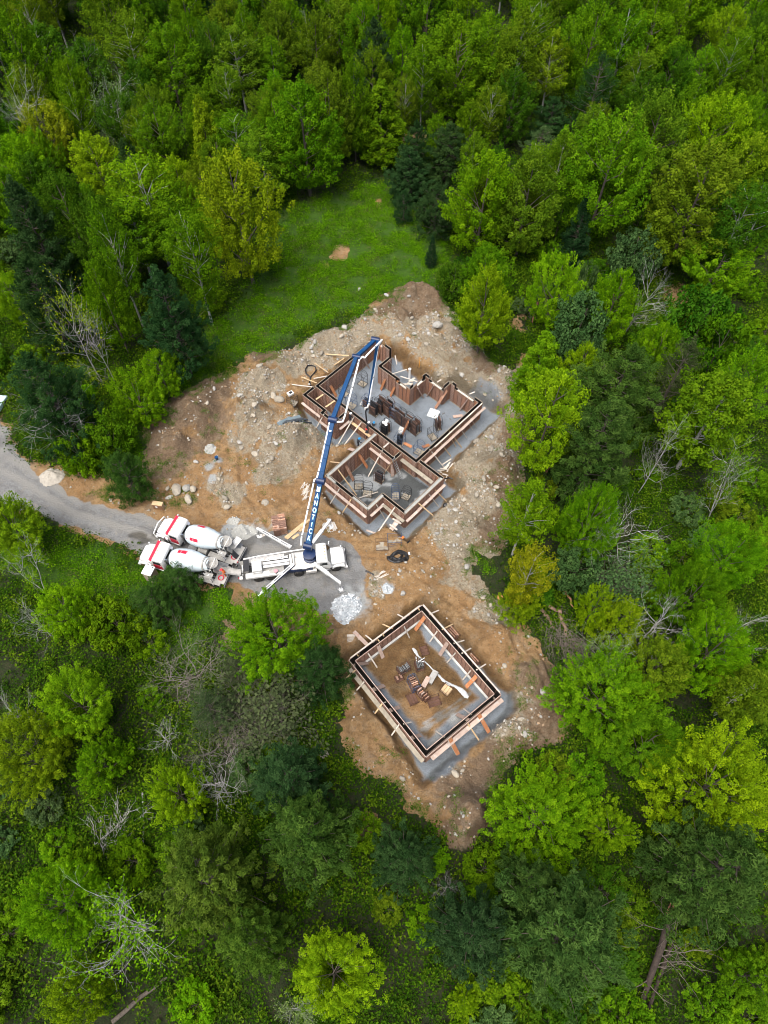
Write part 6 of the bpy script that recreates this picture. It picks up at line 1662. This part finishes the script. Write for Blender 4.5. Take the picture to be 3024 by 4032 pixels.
q = Z6(1375, 1010, 1.25); person((q[0], q[1], gz(q[0], q[1]) + 1.19), math.radians(120), 'person in orange vest and red helmet on the nearer mixer deck', M_HIVIS, M_HATR, .3, ((.3, .3, 1.0), (-.35, .35, 1.3)), mat('orange_shirt', (.6, .13, .03), .8))
# ------------------------------------------------------------------ stones, heaps and loose things on the site
def stone_mesh(name, seed, m, flat=.7, sub=2):
    bm = bmesh.new(); bmesh.ops.create_icosphere(bm, subdivisions=sub, radius=1)
    r = np.random.default_rng(seed); ax = r.normal(size=(9, 3)); ax /= np.linalg.norm(ax, axis=1)[:, None]; lim = r.uniform(.62, .98, 9)
    for v in bm.verts:
        p = np.array(v.co); k = 1.0
        for a, l in zip(ax, lim):
            d = p @ a
            if d * k > l: k = l / d
        v.co = Vector(p * k * np.array([1.15, .85, flat]))
    me = bpy.data.meshes.new(name); bm.to_mesh(me); bm.free(); me.materials.append(m)
    return me
M_STONE2 = mat('stone_grey', (.33, .315, .285), .9, var=.3, scale=1.5, objvar=.2, bump=.5, bscale=5)
M_STONEW = mat('stone_white', (.52, .54, .56), .85, var=.5, scale=1.1, objvar=.1)
ST = [stone_mesh('stone', 300 + k, M_STONE if k % 2 else M_STONE2, .65 + .05 * k) for k in range(6)]
rs = random.Random(21)
def stone(x, y, r, label, group=None, name='stone', k=None, sink=.25):
    o = link(name, ST[rs.randrange(6) if k is None else k])
    o.location = (x, y, gz(x, y) + r * (.62 - sink)); o.rotation_euler = (rs.uniform(-.3, .3), rs.uniform(-.3, .3), rs.uniform(0, 6.28))
    o.scale = (r * rs.uniform(.85, 1.2), r * rs.uniform(.85, 1.15), r * rs.uniform(.7, 1.1))
    return tag(o, label, 'stone', group)
for (x, y, r, lb) in [(383, 1060, .75, 'large tan boulder beside the grass, leftmost of the boulder group'), (405, 1056, .62, 'pale boulder in the middle of the boulder group above the mixers'), (418, 1058, .50, 'upper right boulder of the group above the mixers'),
                      (408, 1080, .60, 'pale flat boulder at the bottom of the boulder group'), (366, 1075, .40, 'small brown boulder left below the large tan one'), (573, 1086, .50, 'white flat stone on the soil above the form stacks'),
                      (487, 1080, .35, 'pale stone of the little pair left of the flat white stone'), (491, 1098, .40, 'lower stone of the little pair left of the flat white stone'),
                      (745, 712, .45, 'white stone at the meadow rim above the house'), (776, 625, .32, 'white stone on the soil near the meadow top'), (944, 725, .75, 'tall white stone on the mound right of the house'), (920, 756, .38, 'white stone on the mound just above the trench'),
                      (592, 862, .50, 'grey block stone left of the black hose loop, left one'), (604, 868, .55, 'grey block stone left of the black hose loop, right one'), (552, 985, .5, 'pale slab stone on the left flank of the gravelly hill'), (590, 1003, .4, 'pale stone at the foot of the gravelly hill'),
                      (982, 1674, .42, 'lone pale boulder below the garage stone apron'), (698, 1630, .50, 'brown boulder in the grass left of the garage soil'), (1060, 980, .45, 'white stone on the ridge right of the wing'), (1043, 1045, .40, 'pale stone on the ridge below the wing corner')]:
    p = OV(x, y); stone(p[0], p[1], r, lb, name='boulder', k=rs.randrange(6))
n = 0
regs = [('right of the house', lambda q: q[0] > 4 and q[1] > 40), ('left of the house', lambda q: q[0] <= 4 and q[1] > 40), ('round the garage', lambda q: q[1] <= 40)]
site = lambda x, y: (sdist(x, y, DIRT) > .3) & (sdist(x, y, ROAD) < -.3) & (sdist(x, y, HOUSE_PIT) < -.4) & (sdist(x, y, GAR_PIT) < -.4)
gp2 = np.random.default_rng(8)
xs_, ys_ = gp2.uniform(-40, 28, 90000), gp2.uniform(8, 85, 90000)
ok = site(xs_, ys_); xs_, ys_ = xs_[ok], ys_[ok]
den = np.clip(blobs(xs_, ys_, STONY) * (.6 + 1.5 * fbm(xs_, ys_, 2.0, 4, 140)) * (1 - .8 * blobs(xs_, ys_, TOPSOIL)) + .03 + .16 * (fbm(xs_, ys_, 3.0, 3, 141) > .14), 0, 1)
ok = gp2.random(len(xs_)) < den; xs_, ys_ = xs_[ok], ys_[ok]
for x, y in zip(xs_[:220], ys_[:220]):
    rg = next(nm for nm, f in regs if f((x, y)))
    stone(x, y, .17 + .22 * rs.random() ** 2.5, f'pale angular stone lying loose on the dug soil {rg}', f'loose stones {rg}')
xs_, ys_ = xs_[220:7600], ys_[220:7600]
pz = np.stack([xs_, ys_, height(xs_, ys_) + .02], -1)
def stone_src(k, m):
    return bpy.data.objects.new('pebble', stone_mesh('pebble', 330 + k, m, .7, 1))
scatter('scattered_stones', pz, .045 + .17 * gp2.random(len(pz)) ** 3.2, gp2.uniform(0, 6.28, len(pz)), [stone_src(0, M_STONE), stone_src(1, M_STONE2), stone_src(2, M_STONE), stone_src(3, mat('stone_brown', (.30, .21, .13), .9, var=.3))],
        'small stones strewn over the dug soil', 'stones', tilt=gp2.uniform(-.5, .5, (len(pz), 2)))
# weeds on the topsoil heaps
xw, yw = gp2.uniform(-40, 28, 60000), gp2.uniform(8, 85, 60000)
ok = site(xw, yw); xw, yw = xw[ok], yw[ok]
dw = np.clip(blobs(xw, yw, TOPSOIL) * (fbm(xw, yw, 2.4, 4, 150) > .10) * .45 + .9 * (sdist(xw, yw, DIRT) < 1.3) * (fbm(xw, yw, 1.8, 3, 151) > .02) + .05 * (fbm(xw, yw, 2, 3, 152) > .22), 0, 1)
lp = OV(300, 1075); dw = np.maximum(dw, .7 * (np.hypot((xw - lp[0]) / 7, (yw - lp[1]) / 1.6) < 1) * (fbm(xw, yw, 1.6, 3, 153) > 0))
ok = gp2.random(len(xw)) < dw; xw, yw = xw[ok], yw[ok]
scatter('soil_weeds', np.stack([xw, yw, height(xw, yw)], -1), gp2.uniform(.3, .8, len(xw)), gp2.uniform(0, 6.28, len(xw)),
        [source('weed', plant_patch(221, 40, .7, .25, .16), (.05, .12, .010)), source('weed', plant_patch(222, 30, .6, .35, .15), (.075, .13, .015))], 'sparse green weeds sprouting on the soil heaps and their rims', 'weeds')

def heap(name, c, rx, ry, h, m, label, cat, seed=1, chunks=0, cm=None, rot=0, cs=.09):
    g = np.linspace(-1.25, 1.25, 36); X, Y = np.meshgrid(g, g); x, y = X.ravel(), Y.ravel()
    d = np.hypot(x, y); s = seed * 7.7
    z = h * np.clip(np.cos(np.clip(d + .35 * fbm(x + s, y, .9, 3, seed), 0, 1.2) / 1.2 * math.pi / 2), 0, 1) ** 1.25 * (1 + .5 * fbm(x + s, y, .35, 3, seed + 1)) 
    ca, sa = math.cos(rot), math.sin(rot)
    wx, wy = c[0] + ca * x * rx - sa * y * ry, c[1] + sa * x * rx + ca * y * ry
    keep = d + .35 * fbm(x + s, y, .9, 3, seed) < 1.12
    wz = height(wx, wy) + z - .06 * (~keep) - .02 - .02 * (d > 1)
    idx = np.arange(len(x)).reshape(X.shape)
    f = np.stack([idx[:-1, :-1], idx[:-1, 1:], idx[1:, 1:], idx[1:, :-1]], -1).reshape(-1, 4)
    f = f[keep[f].all(1)]
    t = thing(name, label, cat, (c[0], c[1], gz(*c[:2])))
    o = link('pile', mesh_np('pile', np.stack([wx - c[0], wy - c[1], wz - gz(*c[:2])], -1), f, m, True), t)
    if chunks:
        mb = MB(); r = random.Random(seed)
        for k in range(chunks):
            i = r.randrange(len(x))
            if not keep[i]: continue
            q = cs * r.uniform(.5, 1.6)
            mb.box((wx[i] - c[0] + r.uniform(-.1, .1), wy[i] - c[1] + r.uniform(-.1, .1), wz[i] - gz(*c[:2]) + q * .2), (q * 1.3, q, q * .8), M=Matrix.Rotation(r.uniform(0, 3), 3, 'Z') @ Matrix.Rotation(r.uniform(-.6, .6), 3, 'X'))
        k = mb.build('lumps', cm or m, t); k['kind'] = 'stuff'
    return t
M_SAND = mat('pale_sand', (.34, .31, .265), .95, var=.2, scale=5, bump=.5)
M_SUGAR = mat('white_stone', (.38, .41, .43), .9, var=.4, scale=7, bump=.8, bscale=9)
heap('crushed_stone_heap', OV(750, 1312), 1.35, 1.85, .6, M_SUGAR, 'white crushed stone heap at the edge of the gravel pad', 'stone heap', 3, 300, M_STONEW, -.45, .12)
heap('sand_heap', OV(113, 1030), 1.35, 1.15, .8, M_SAND, 'smooth pale sand heap at the road bend', 'sand heap', 4)
heap('cement_lump', OV(838, 1272), .6, .6, .2, M_SUGAR, 'small white cement splash between pad and garage', 'cement', 5, 16, M_STONEW)
for (x, y, r, lb) in [(775, 187, .8, 'pale cement washout lump above the form stacks left'), (845, 268, 1.3, 'wide pale cement washout along the pad edge')]:
    heap('cement_lump', Z3(x, y), r, r * .7, .25, M_CONC, lb, 'cement', int(x) % 9 + 2, 14, M_FOOT)
heap('dirt_clod', OV(455, 970), .7, .7, .25, M_CONC, 'grey washout patch on the brown soil heap', 'cement', 6)

def polytube(name, pts, r, m, label, cat, n=8):
    o = MB().tube(pts, r, n).build(name, m, None, True)
    return tag(o, label, cat)
def on(p, dz=0.0): return Vector((p[0], p[1], gz(p[0], p[1]) + dz))
# corrugated drain hose: big coil by the pad and a loose loop beside the house
c = Z2(862, 915, 0)
pts = []
for k in range(150):
    a = k * .21; ring = k / 150 * 5
    pts.append(on((c[0] + .28 * math.sin(ring * 2.1) + (1.0 - .16 * (ring % 2.5)) * math.cos(a), c[1] + .10 * math.cos(ring * 3) + (.66 - .15 * (ring % 2.5)) * math.sin(a)), .10 + .09 * (k % 30) / 30 + .10 * int(ring > 2.5) + .08 * math.sin(k * .6)))
coil = thing('hose_coil', 'fat coil of black drain hose on the soil right of the pump truck', 'hose coil', (c[0], c[1], gz(c[0], c[1])))
MB().tube([p - coil.location for p in pts], [.125 + .022 * (k % 2) for k in range(150)], 8).build('hose', M_BLK, coil, True)
q = Z2(940, 880, .2); MB().tube([on(q, .2) - coil.location, on(q + np.array([.05, -.3, 0]), .25) - coil.location], .11, 8).build('end_sleeve', M_PVC, coil, True)
pts = [on(Z1(x, y, .4), .1) for x, y in [(262, 432), (232, 428), (218, 405), (225, 375), (250, 345), (266, 318), (258, 295), (232, 290), (205, 300), (190, 325), (194, 352), (212, 368), (228, 380)]]
polytube('drain_hose', pts, .09, M_BLK, 'loose black hose loop on the soil left of the house', 'hose')
polytube('short_pipe', [on(Z2(x, y), .08) for x, y in [(625, 1012), (650, 1020), (685, 1038)]], .10, M_BLK, 'short bent black pipe beside the stick pile on the pad edge', 'pipe')
polytube('short_pipe', [on(Z2(x, y), .08) for x, y in [(928, 810), (948, 792)]], .10, M_BLK, 'stub of black pipe right of the blue cage', 'pipe')
polytube('drain_hose', [on(Z2(x, y, -.5), .1) for x, y in [(1170, 300), (1205, 305), (1235, 315), (1262, 325)]], .09, M_BLK, 'black hose end among scrap timber at the wing corner', 'hose')
# dark pipes and sheets left of the bay
def strew(name, label, cat, f, items, m, z=0, part='board', w=.14, h=.05, tube=False, lift=.05):
    p0 = on(f(items[0][0], items[0][1], z)); t = thing(name, label, cat, p0)
    for k, (x1, y1, x2, y2) in enumerate(items):
        a, b = on(f(x1, y1, z), lift + .035 * (k % 4)) - p0, on(f(x2, y2, z), lift + .035 * ((k + 1) % 4)) - p0
        if tube: MB().tube([a, b], .10, 8).build(part, m, t, True)
        else: MB().beam(a, b, w * rw.uniform(.85, 1.15), h).build(part, m, t)
    return t
strew('pipe_pile', 'pile of dark drain pipes on the soil left of the entry bay', 'pipes', Z1, [(35, 775, 200, 730), (50, 765, 180, 728), (45, 782, 170, 752), (60, 770, 215, 735), (130, 790, 220, 735), (150, 795, 215, 755), (165, 798, 225, 745), (185, 800, 240, 765), (140, 785, 200, 760), (120, 765, 190, 745)], M_DKGREY, 0, 'pipe', tube=True, lift=.32)
strew('sheet_pile', 'two grey sheets lying beside the dark drain pipes', 'sheets', Z1, [(0, 765, 92, 700), (40, 738, 158, 685)], mat('slate_sheet', (.14, .18, .20), .6, var=.25), 0, 'sheet', .75, .03, lift=.26)
lumb = [(rw.uniform(165, 200), rw.uniform(380, 470)) for k in range(20)]
strew('stick_pile', 'heap of short white sticks beside the boom on the gravel slope', 'wood', Z2, [(x + rw.uniform(-22, 0), y + rw.uniform(8, 30), x + rw.uniform(10, 40), y + rw.uniform(-38, 0)) for x, y in lumb], M_TIMBER, .2, 'stick', .08)
strew('stick_pile', 'small white stick pile at the pad edge below the hose coil', 'wood', Z2, [(695, 1052, 770, 1015), (700, 1078, 795, 1035), (705, 1065, 760, 1008), (712, 1070, 780, 1030), (698, 1045, 750, 1012), (720, 1060, 745, 1010), (690, 1050, 720, 1058), (730, 1040, 765, 1012)], M_TIMBER, 0, 'stick', .07)
strew('board_scraps', 'scattered pale scrap boards at the right corner of the wing', 'wood', Z2, [(1180, 225, 1250, 180), (1195, 260, 1240, 205), (1190, 248, 1235, 230), (1170, 250, 1215, 290), (1165, 272, 1205, 305), (1205, 338, 1268, 255), (1215, 300, 1255, 262), (1185, 300, 1225, 320), (1150, 262, 1200, 268), (1210, 260, 1232, 215)], M_TIMBER, -1.2, 'board', .18)
strew('long_boards', 'yellow long boards lying beside the boom foot', 'wood', Z7, [(730, 320, 1030, 85), (755, 335, 1080, 60), (940, 225, 1010, 150), (835, 335, 925, 270)], M_TIMBER2, 0, 'board', .32, .08)
strew('stick_pile', 'fanned bundle of thin sticks by the left garage corner', 'wood', Z4, [(180, 380 + k * 7, 275, 372 + k * 5) for k in range(9)], M_TIMBER, .1, 'stick', .05)
strew('board_scraps', 'few white scraps at the foot of a garage brace', 'wood', Z4, [(110, 780, 160, 770), (130, 790, 165, 780)], M_TIMBER, 0, 'board', .1)
strew('board_scraps', 'broken plywood piece below the wing left corner', 'wood', Z2, [(630, 675, 695, 700)], M_PINK, -.4, 'board', .25)
strew('board_scraps', 'pale boards in the stone pocket behind the upper right wall', 'wood', Z1, [(890, 405, 970, 400), (940, 385, 985, 360), (930, 395, 965, 410), (960, 390, 975, 375)], M_TIMBER, -1.0, 'board', .25)
strew('board_scraps', 'short loose boards on the stone floor near the square sheet', 'wood', Z1, [(1180, 650, 1200, 640), (1235, 680, 1245, 690), (1205, 565, 1250, 535), (590, 650, 600, 640), (690, 715, 705, 720)], M_CHAS, H_FLOOR, 'board', .14)
for (x, y, w, d, rz, lb) in [(1118, 645, 1.35, 1.35, .35, 'square white insulation sheet on the stone floor'), (890, 765, 1.0, .9, .4, 'small grey sheet in front of the packed racks'), (615, 570, .9, .9, .4, 'grey sheet under the blue rack near the boom end')]:
    p = Z1(x, y, H_FLOOR); tag(MB().box((p[0], p[1], H_FLOOR + .09), (w, d, .06), rz=A47 + rz).build('floor_sheet', M_FOOT if 'white' not in lb else mat('insulation_white', (.70, .72, .68), .8, var=.06)), lb, 'sheet')
# brown form stacks by the pad
for (x, y, lb) in [(620, 185, 'left stack of rust brown form panels by the gravel pad'), (705, 165, 'right stack of rust brown form panels by the gravel pad')]:
    p = on(Z7(x, y)); t = thing('form_stack', lb, 'form stack', p, math.radians(101), 'panel stacks by the pad')
    for k in range(9):
        MB().box((-.95 + .215 * k * 1.05, 0, .72 + rw.uniform(-.03, .08)), (.19, .85 + rw.uniform(-.05, .05), 1.35)).build('panel', rw.choice((M_FORM, M_FRAME, M_FRAME)), t)
    for y2 in (-.3, .3): MB().box((0, y2, .06), (2.1, .1, .1)).build('bearer', M_TIMBER, t)
# portable toilet
p = on(Z6(255, 1060, 0)); t = thing('portable_toilet', 'white roofed portable toilet on the grass beside the nearer mixer', 'toilet', p, math.radians(162))
MB().box((0, 0, .1), (1.12, 1.15, .18)).build('base', M_DARK, t)
M_TAN = mat('toilet_tan', (.30, .24, .17), .6, var=.15)
MB().box((0, 0, 1.15), (1.06, 1.1, 1.95)).build('wall', M_TAN, t, False, .04)
MB().box((0, 0, 2.17), (1.14, 1.18, .12)).box((0, 0, 2.25), (.98, 1.02, .10), taper=.85).build('roof', M_WHITE, t, False, .03)
MB().box((0, .565, 1.08), (.72, .03, 1.75)).build('door', mat('toilet_door', (.38, .33, .26), .6, var=.1), t)
MB().tube([(-.38, -.4, 2.2), (-.38, -.4, 2.45)], .05, 8).build('vent_pipe', M_DARK, t)
for k in range(4): MB().box((.54, -.35 + .23 * k, 1.75), (.02, .12, .25)).build('vent', M_DARK, t)
# notice board box
p = on(Z3(237, 92)); t = thing('notice_board', 'brown notice board with white paper beside the road', 'notice board', p, math.radians(-10))
MB().box((0, 0, .95), (1.25, .55, .08)).build('top_board', M_TIMBER2, t)
MB().box((.02, -.28, .5), (1.15, .06, .86)).build('board', mat('board_brown', (.23, .12, .065), .7, var=.2), t)
for s in (-1, 1): MB().box((s * .58, 0, .45), (.07, .5, .9)).build('side_board', M_TIMBER2, t)
MB().box((-.1, -.322, .6), (.24, .012, .32)).build('paper', M_PVC, t)
# things in and around the house pit
p = Z1(945, 360, -1.0); g = on(p); tag(MB().tube([g - Vector((0, 0, .2)), g + Vector((0, .05, 1.9))], .15, 12).lathe([(.19, 1.86), (.19, 1.96), (.15, 1.96)], 12, Matrix.Translation(g)).build('stand_pipe', M_PVC, None, True), 'white upright pipe in the pocket behind the upper right wall', 'pipe')
p = on(Z1(1015, 280, .3)); tag(MB().beam(p + Vector((0, 0, -.2)), p + Vector((.08, .2, 1.7)), .06, .06).build('marker_stake', mat('stake_orange', (.75, .33, .03), .6)), 'orange marker stake on the bank above the house', 'stake')
lt = thing('ladder', 'aluminium ladder leaning on the upper wing wall', 'ladder')
a, b = Vector(Z2(826, 190, H_TOP + .3)), Vector(Z2(884, 345, H_FLOOR))
s = (b - a).cross(Vector((0, 0, 1))).normalized() * .23
for k in (-1, 1): MB().beam(a + s * k, b + s * k, .05, .08).build('rail', M_CHROME, lt)
for k in range(11):
    q = a + (b - a) * (k + .5) / 11
    MB().beam(q - s, q + s, .07, .05).build('rung', M_CHROME, lt)
p = Z1(105, 612, -1.4); t = rack((p[0], p[1], gz(p[0], p[1])), A47 + .3, 1.0, 1.1, 1.5, M_DARKFR, 'wire cage with white box standing left of the entry bay', 0, M_FORM, top=False)
bx = thing('white_box', 'white box with dark recess on top of the cage left of the bay', 'box', (p[0] - .15, p[1] + .3, gz(p[0], p[1]) + 1.5), .6)
MB().box((0, 0, .16), (.8, .6, .32)).build('case', M_DIRTYW, bx, False, .03); MB().box((.05, 0, .325), (.4, .35, .02)).build('recess', M_DARK, bx)
p = on(P(857, 1816)); t = thing('well_cap', 'dark blue capped pipe on the brown soil heap', 'pipe', p)
MB().tube([(0, 0, -.1), (0, 0, .55)], .17, 12).build('pipe', M_DKGREY, t, True); MB().tube([(0, 0, .5), (0, 0, .62)], .22, 12).build('cap', M_BLUE, t, True)
p = on(Z2(1205, 552, -.8)); tag(MB().lathe([(.04, 0), (.3, .04), (.35, .18), (.22, .34), (.03, .38)], 9, Matrix.Translation(p) @ Matrix.Rotation(.3, 4, 'X')).build('black_bag', M_BLK, None, True), 'crumpled black bag on the stone ridge right of the wing', 'bag')
p = on(Z2(890, 772)); tag(MB().box(p + Vector((0, 0, .03)), (.5, .25, .04), rz=.5).build('orange_cloth', M_HIVIS), 'orange scrap on the soil right of the blue cage', 'cloth')
# cut stump
p = on(OV(1079, 1293)); t = thing('tree_stump', 'freshly cut stump with orange wood beside the golden bush', 'stump', p)
MB().lathe([(.42, -.2), (.36, .1), (.34, .38)], 14, None).build('bark', BARK, t, True); MB().lathe([(.335, .37), (.33, .392), (.01, .395)], 14, None).build('cut_face', mat('cut_wood', (.55, .25, .09), .8, var=.25, scale=8), t)
# felled brush: logs and dry twigs
def log(name, a, b, r, m, label, cat='log', n=8, kink=.15):
    a, b = Vector(a), Vector(b); pts = [a + (b - a) * k / 4 + Vector((rs.uniform(-kink, kink), rs.uniform(-kink, kink), rs.uniform(-.03, .03))) for k in range(5)]
    o = MB().tube(pts, [r, r * .95, r * .88, r * .8, r * .7], n).build(name, m, None, True)
    return tag(o, label, cat)
M_LOG = mat('log_bark', (.20, .13, .09), .9, var=.45, scale=4, streak=((.38, .26, .18), 3, .5))
M_LOGR = mat('log_red', (.30, .14, .08), .85, var=.4, scale=4)
M_TWIG = mat('dry_twigs', (.14, .115, .095), .9, var=.35, scale=6)
def ovz(x, y, dz): return on(OV(x, y), dz)
log('felled_log', ovz(1168, 1318, .3), ovz(1195, 1358, .35), .24, M_LOG, 'thick brown log at the upper end of the felled brush', 'log')
log('felled_log', ovz(1180, 1312, .5), ovz(1212, 1328, .6), .2, M_LOG, 'bent log lying over the felled brush, upper', 'log')
log('felled_log', ovz(1205, 1320, .5), ovz(1222, 1378, .5), .22, M_LOG, 'grey brown log running down the felled brush', 'log')
log('felled_log', ovz(1218, 1282, .9), ovz(1238, 1315, .6), .14, M_LOGR, 'splintered reddish log above the felled brush', 'log')
log('felled_log', ovz(1232, 1420, .5), ovz(1242, 1455, .5), .12, M_LOGR, 'reddish broken log low in the felled brush', 'log')
def brush(name, c, rx, ry, h, k, label, seed, m=M_TWIG, rot=0, green=0):
    t = thing(name, label, 'brush heap', c); r = random.Random(seed); mb = MB(); rng = np.random.default_rng(seed)
    for i in range(k):
        x, y = r.gauss(0, .45), r.gauss(0, .45); d = rot + r.gauss(0, .55)
        p = np.array([x * rx * math.cos(rot) - y * ry * math.sin(rot), x * rx * math.sin(rot) + y * ry * math.cos(rot), h * r.random() * max(.1, 1 - math.hypot(x, y) * .7)])
        branchy(mb, p, unit(np.array([math.cos(d), math.sin(d), r.uniform(-.1, .35)])), r.uniform(1.0, 2.4), .03 + .02 * r.random(), 2, rng, .5, None, 3, 0)
    o = mb.build('twigs', m, t); o['kind'] = 'stuff'
    return t
brush('felled_brush', ovz(1215, 1378, .0), 3.2, 1.7, 1.4, 120, 'long heap of felled brown brush at the wood edge right of the garage', 31, rot=-1.0)
brush('felled_brush', ovz(1238, 1440, .0), 2.4, 1.2, 1.0, 60, 'lower tail of felled brush below the reddish log', 32, rot=-1.2)
brush('felled_brush', ovz(1165, 668, .0), 2.6, 2.0, 1.3, 70, 'heap of grey cut brush right of the egg shaped tree', 33, rot=-1.0)
log('felled_log', ovz(1160, 655, 1.2), ovz(1150, 700, .8), .12, M_LOGR, 'pale split branch sticking from the grey brush heap', 'log')
log('felled_log', ovz(1183, 1008, .3), ovz(1175, 1030, .3), .2, M_LOGR, 'reddish log end under the yellow tipped maple', 'log')
# fallen trunk with its splintered top and bare boughs, lower right
tr = thing('snapped_tree', 'broken dark trunk with splintered red top lying between the big lower right pines', 'fallen tree')
a, b = Vector(OV(1448, 1975, 3.6)), Vector(ovz(1380, 2172, .2))
MB().tube([a, a + (b - a) * .35 + Vector((.1, 0, .1)), a + (b - a) * .7, b], [.32, .31, .26, .2], 10).build('trunk', mat('dark_bark', (.040, .028, .021), .9, var=.5, scale=4), tr, True)
d = (a - b).normalized(); sp_ = MB()
for k in range(9):
    o = Vector((rs.uniform(-.3, .3), rs.uniform(-.3, .3), rs.uniform(-.25, .25)))
    sp_.tube([a + o - d * .2, a + o * 1.1 + d * rs.uniform(.3, 1.1)], [.11, .02], 5)
sp_.build('splinters', M_LOGR, tr)
mb = MB(); rng = np.random.default_rng(44)
for k in range(14):
    q = a + (b - a) * (.05 + .85 * rs.random())
    branchy(mb, np.array(q), unit(np.array([rng.normal(), rng.normal() * .7, .15 + .3 * rng.random()])), rs.uniform(1.2, 3.0), .05, 2, rng, .45, None, 4, 0)
mb.build('boughs', M_TWIG, tr)
MB().tube([Vector(ovz(1445, 2030, .6)), Vector(ovz(1392, 2190, .3))], [.2, .16], 8).build('second_stem', MATS['dark_bark'], tr, True)
log('fallen_log', ovz(250, 2204, .3), ovz(365, 2109, .35), .2, BARK, 'long grey brown log on the forest floor at the bottom left', 'log', 8, .1)
log('fallen_log', ovz(310, 1712, .2), ovz(313, 1897, .25), .10, BARK_G, 'thin straight fallen stem in the grass left of the yellow tipped pine', 'log', 6, .08)
log('fallen_log', ovz(5, 1992, .3), ovz(40, 1955, .3), .18, BARK, 'short brown log near the left edge below the big yellow maple', 'log', 6, .08)
for (x, y, s_, lb) in [(235, 1825, 41, 'dry grey twigs lying left of the yellow tipped pine'), (1325, 1965, 42, 'dry boughs on the ground beside the fallen trunk'), (560, 1560, 43, 'dry twigs under the brown shrubs below the bright full maple')]:
    brush('dry_brush', ovz(x, y, 0), 1.8, 1.2, .6, 26, lb, s_, BARK_G if s_ == 41 else M_TWIG, rs.uniform(0, 3))
# parked car at the left edge of the picture
p = on(OV(-9, 890)); t = thing('parked_car', 'pale teal parked car cut off by the left edge beside the road', 'car', p, math.radians(78))
MB().prism([(-2.2, .35), (-2.25, .8), (-1.9, .98), (1.0, 1.0), (2.1, .85), (2.25, .6), (2.2, .35)], -.9, .9).build('body', mat('car_teal', (.42, .55, .56), .3, var=.05), t, False, .08)
MB().prism([(-1.95, .97), (-1.5, 1.5), (.1, 1.52), (.95, .99)], -.78, .78).build('cabin', M_GLASS, t, False, .06)
MB().box((-.65, 0, 1.53), (1.5, 1.42, .05)).build('roof', MATS['car_teal'], t, False, .02)
for x in (-1.4, 1.4):
    for s in (-1, 1): wheel(t, x, s * .82, .33, .22, None)
for s in (-1, 1): MB().box((2.18, s * .62, .7), (.1, .36, .16)).build('headlight', M_CHROME, t)
# ------------------------------------------------------------------ give every thing its own origin at its base
bpy.context.view_layer.update()
for o in list(COL.objects):
    if o.parent or o.get('kind') in ('structure', 'stuff') or o.type not in ('EMPTY', 'MESH') or o.location.length > 1e-6 or o.rotation_euler.to_matrix().to_quaternion().angle > 1e-6: continue
    pts = []
    for ch in ([o] if o.type == 'MESH' else list(o.children_recursive)):
        if ch.type == 'MESH': pts += [ch.matrix_world @ Vector(c) for c in ch.bound_box]
    if not pts: continue
    c = Vector((sum(p.x for p in pts) / len(pts), sum(p.y for p in pts) / len(pts), min(p.z for p in pts)))
    if o.type == 'MESH':
        if o.data.users > 1: continue
        o.data.transform(Matrix.Translation(-c))
    else:
        for ch in o.children: ch.location = ch.location - c
    o.location = c
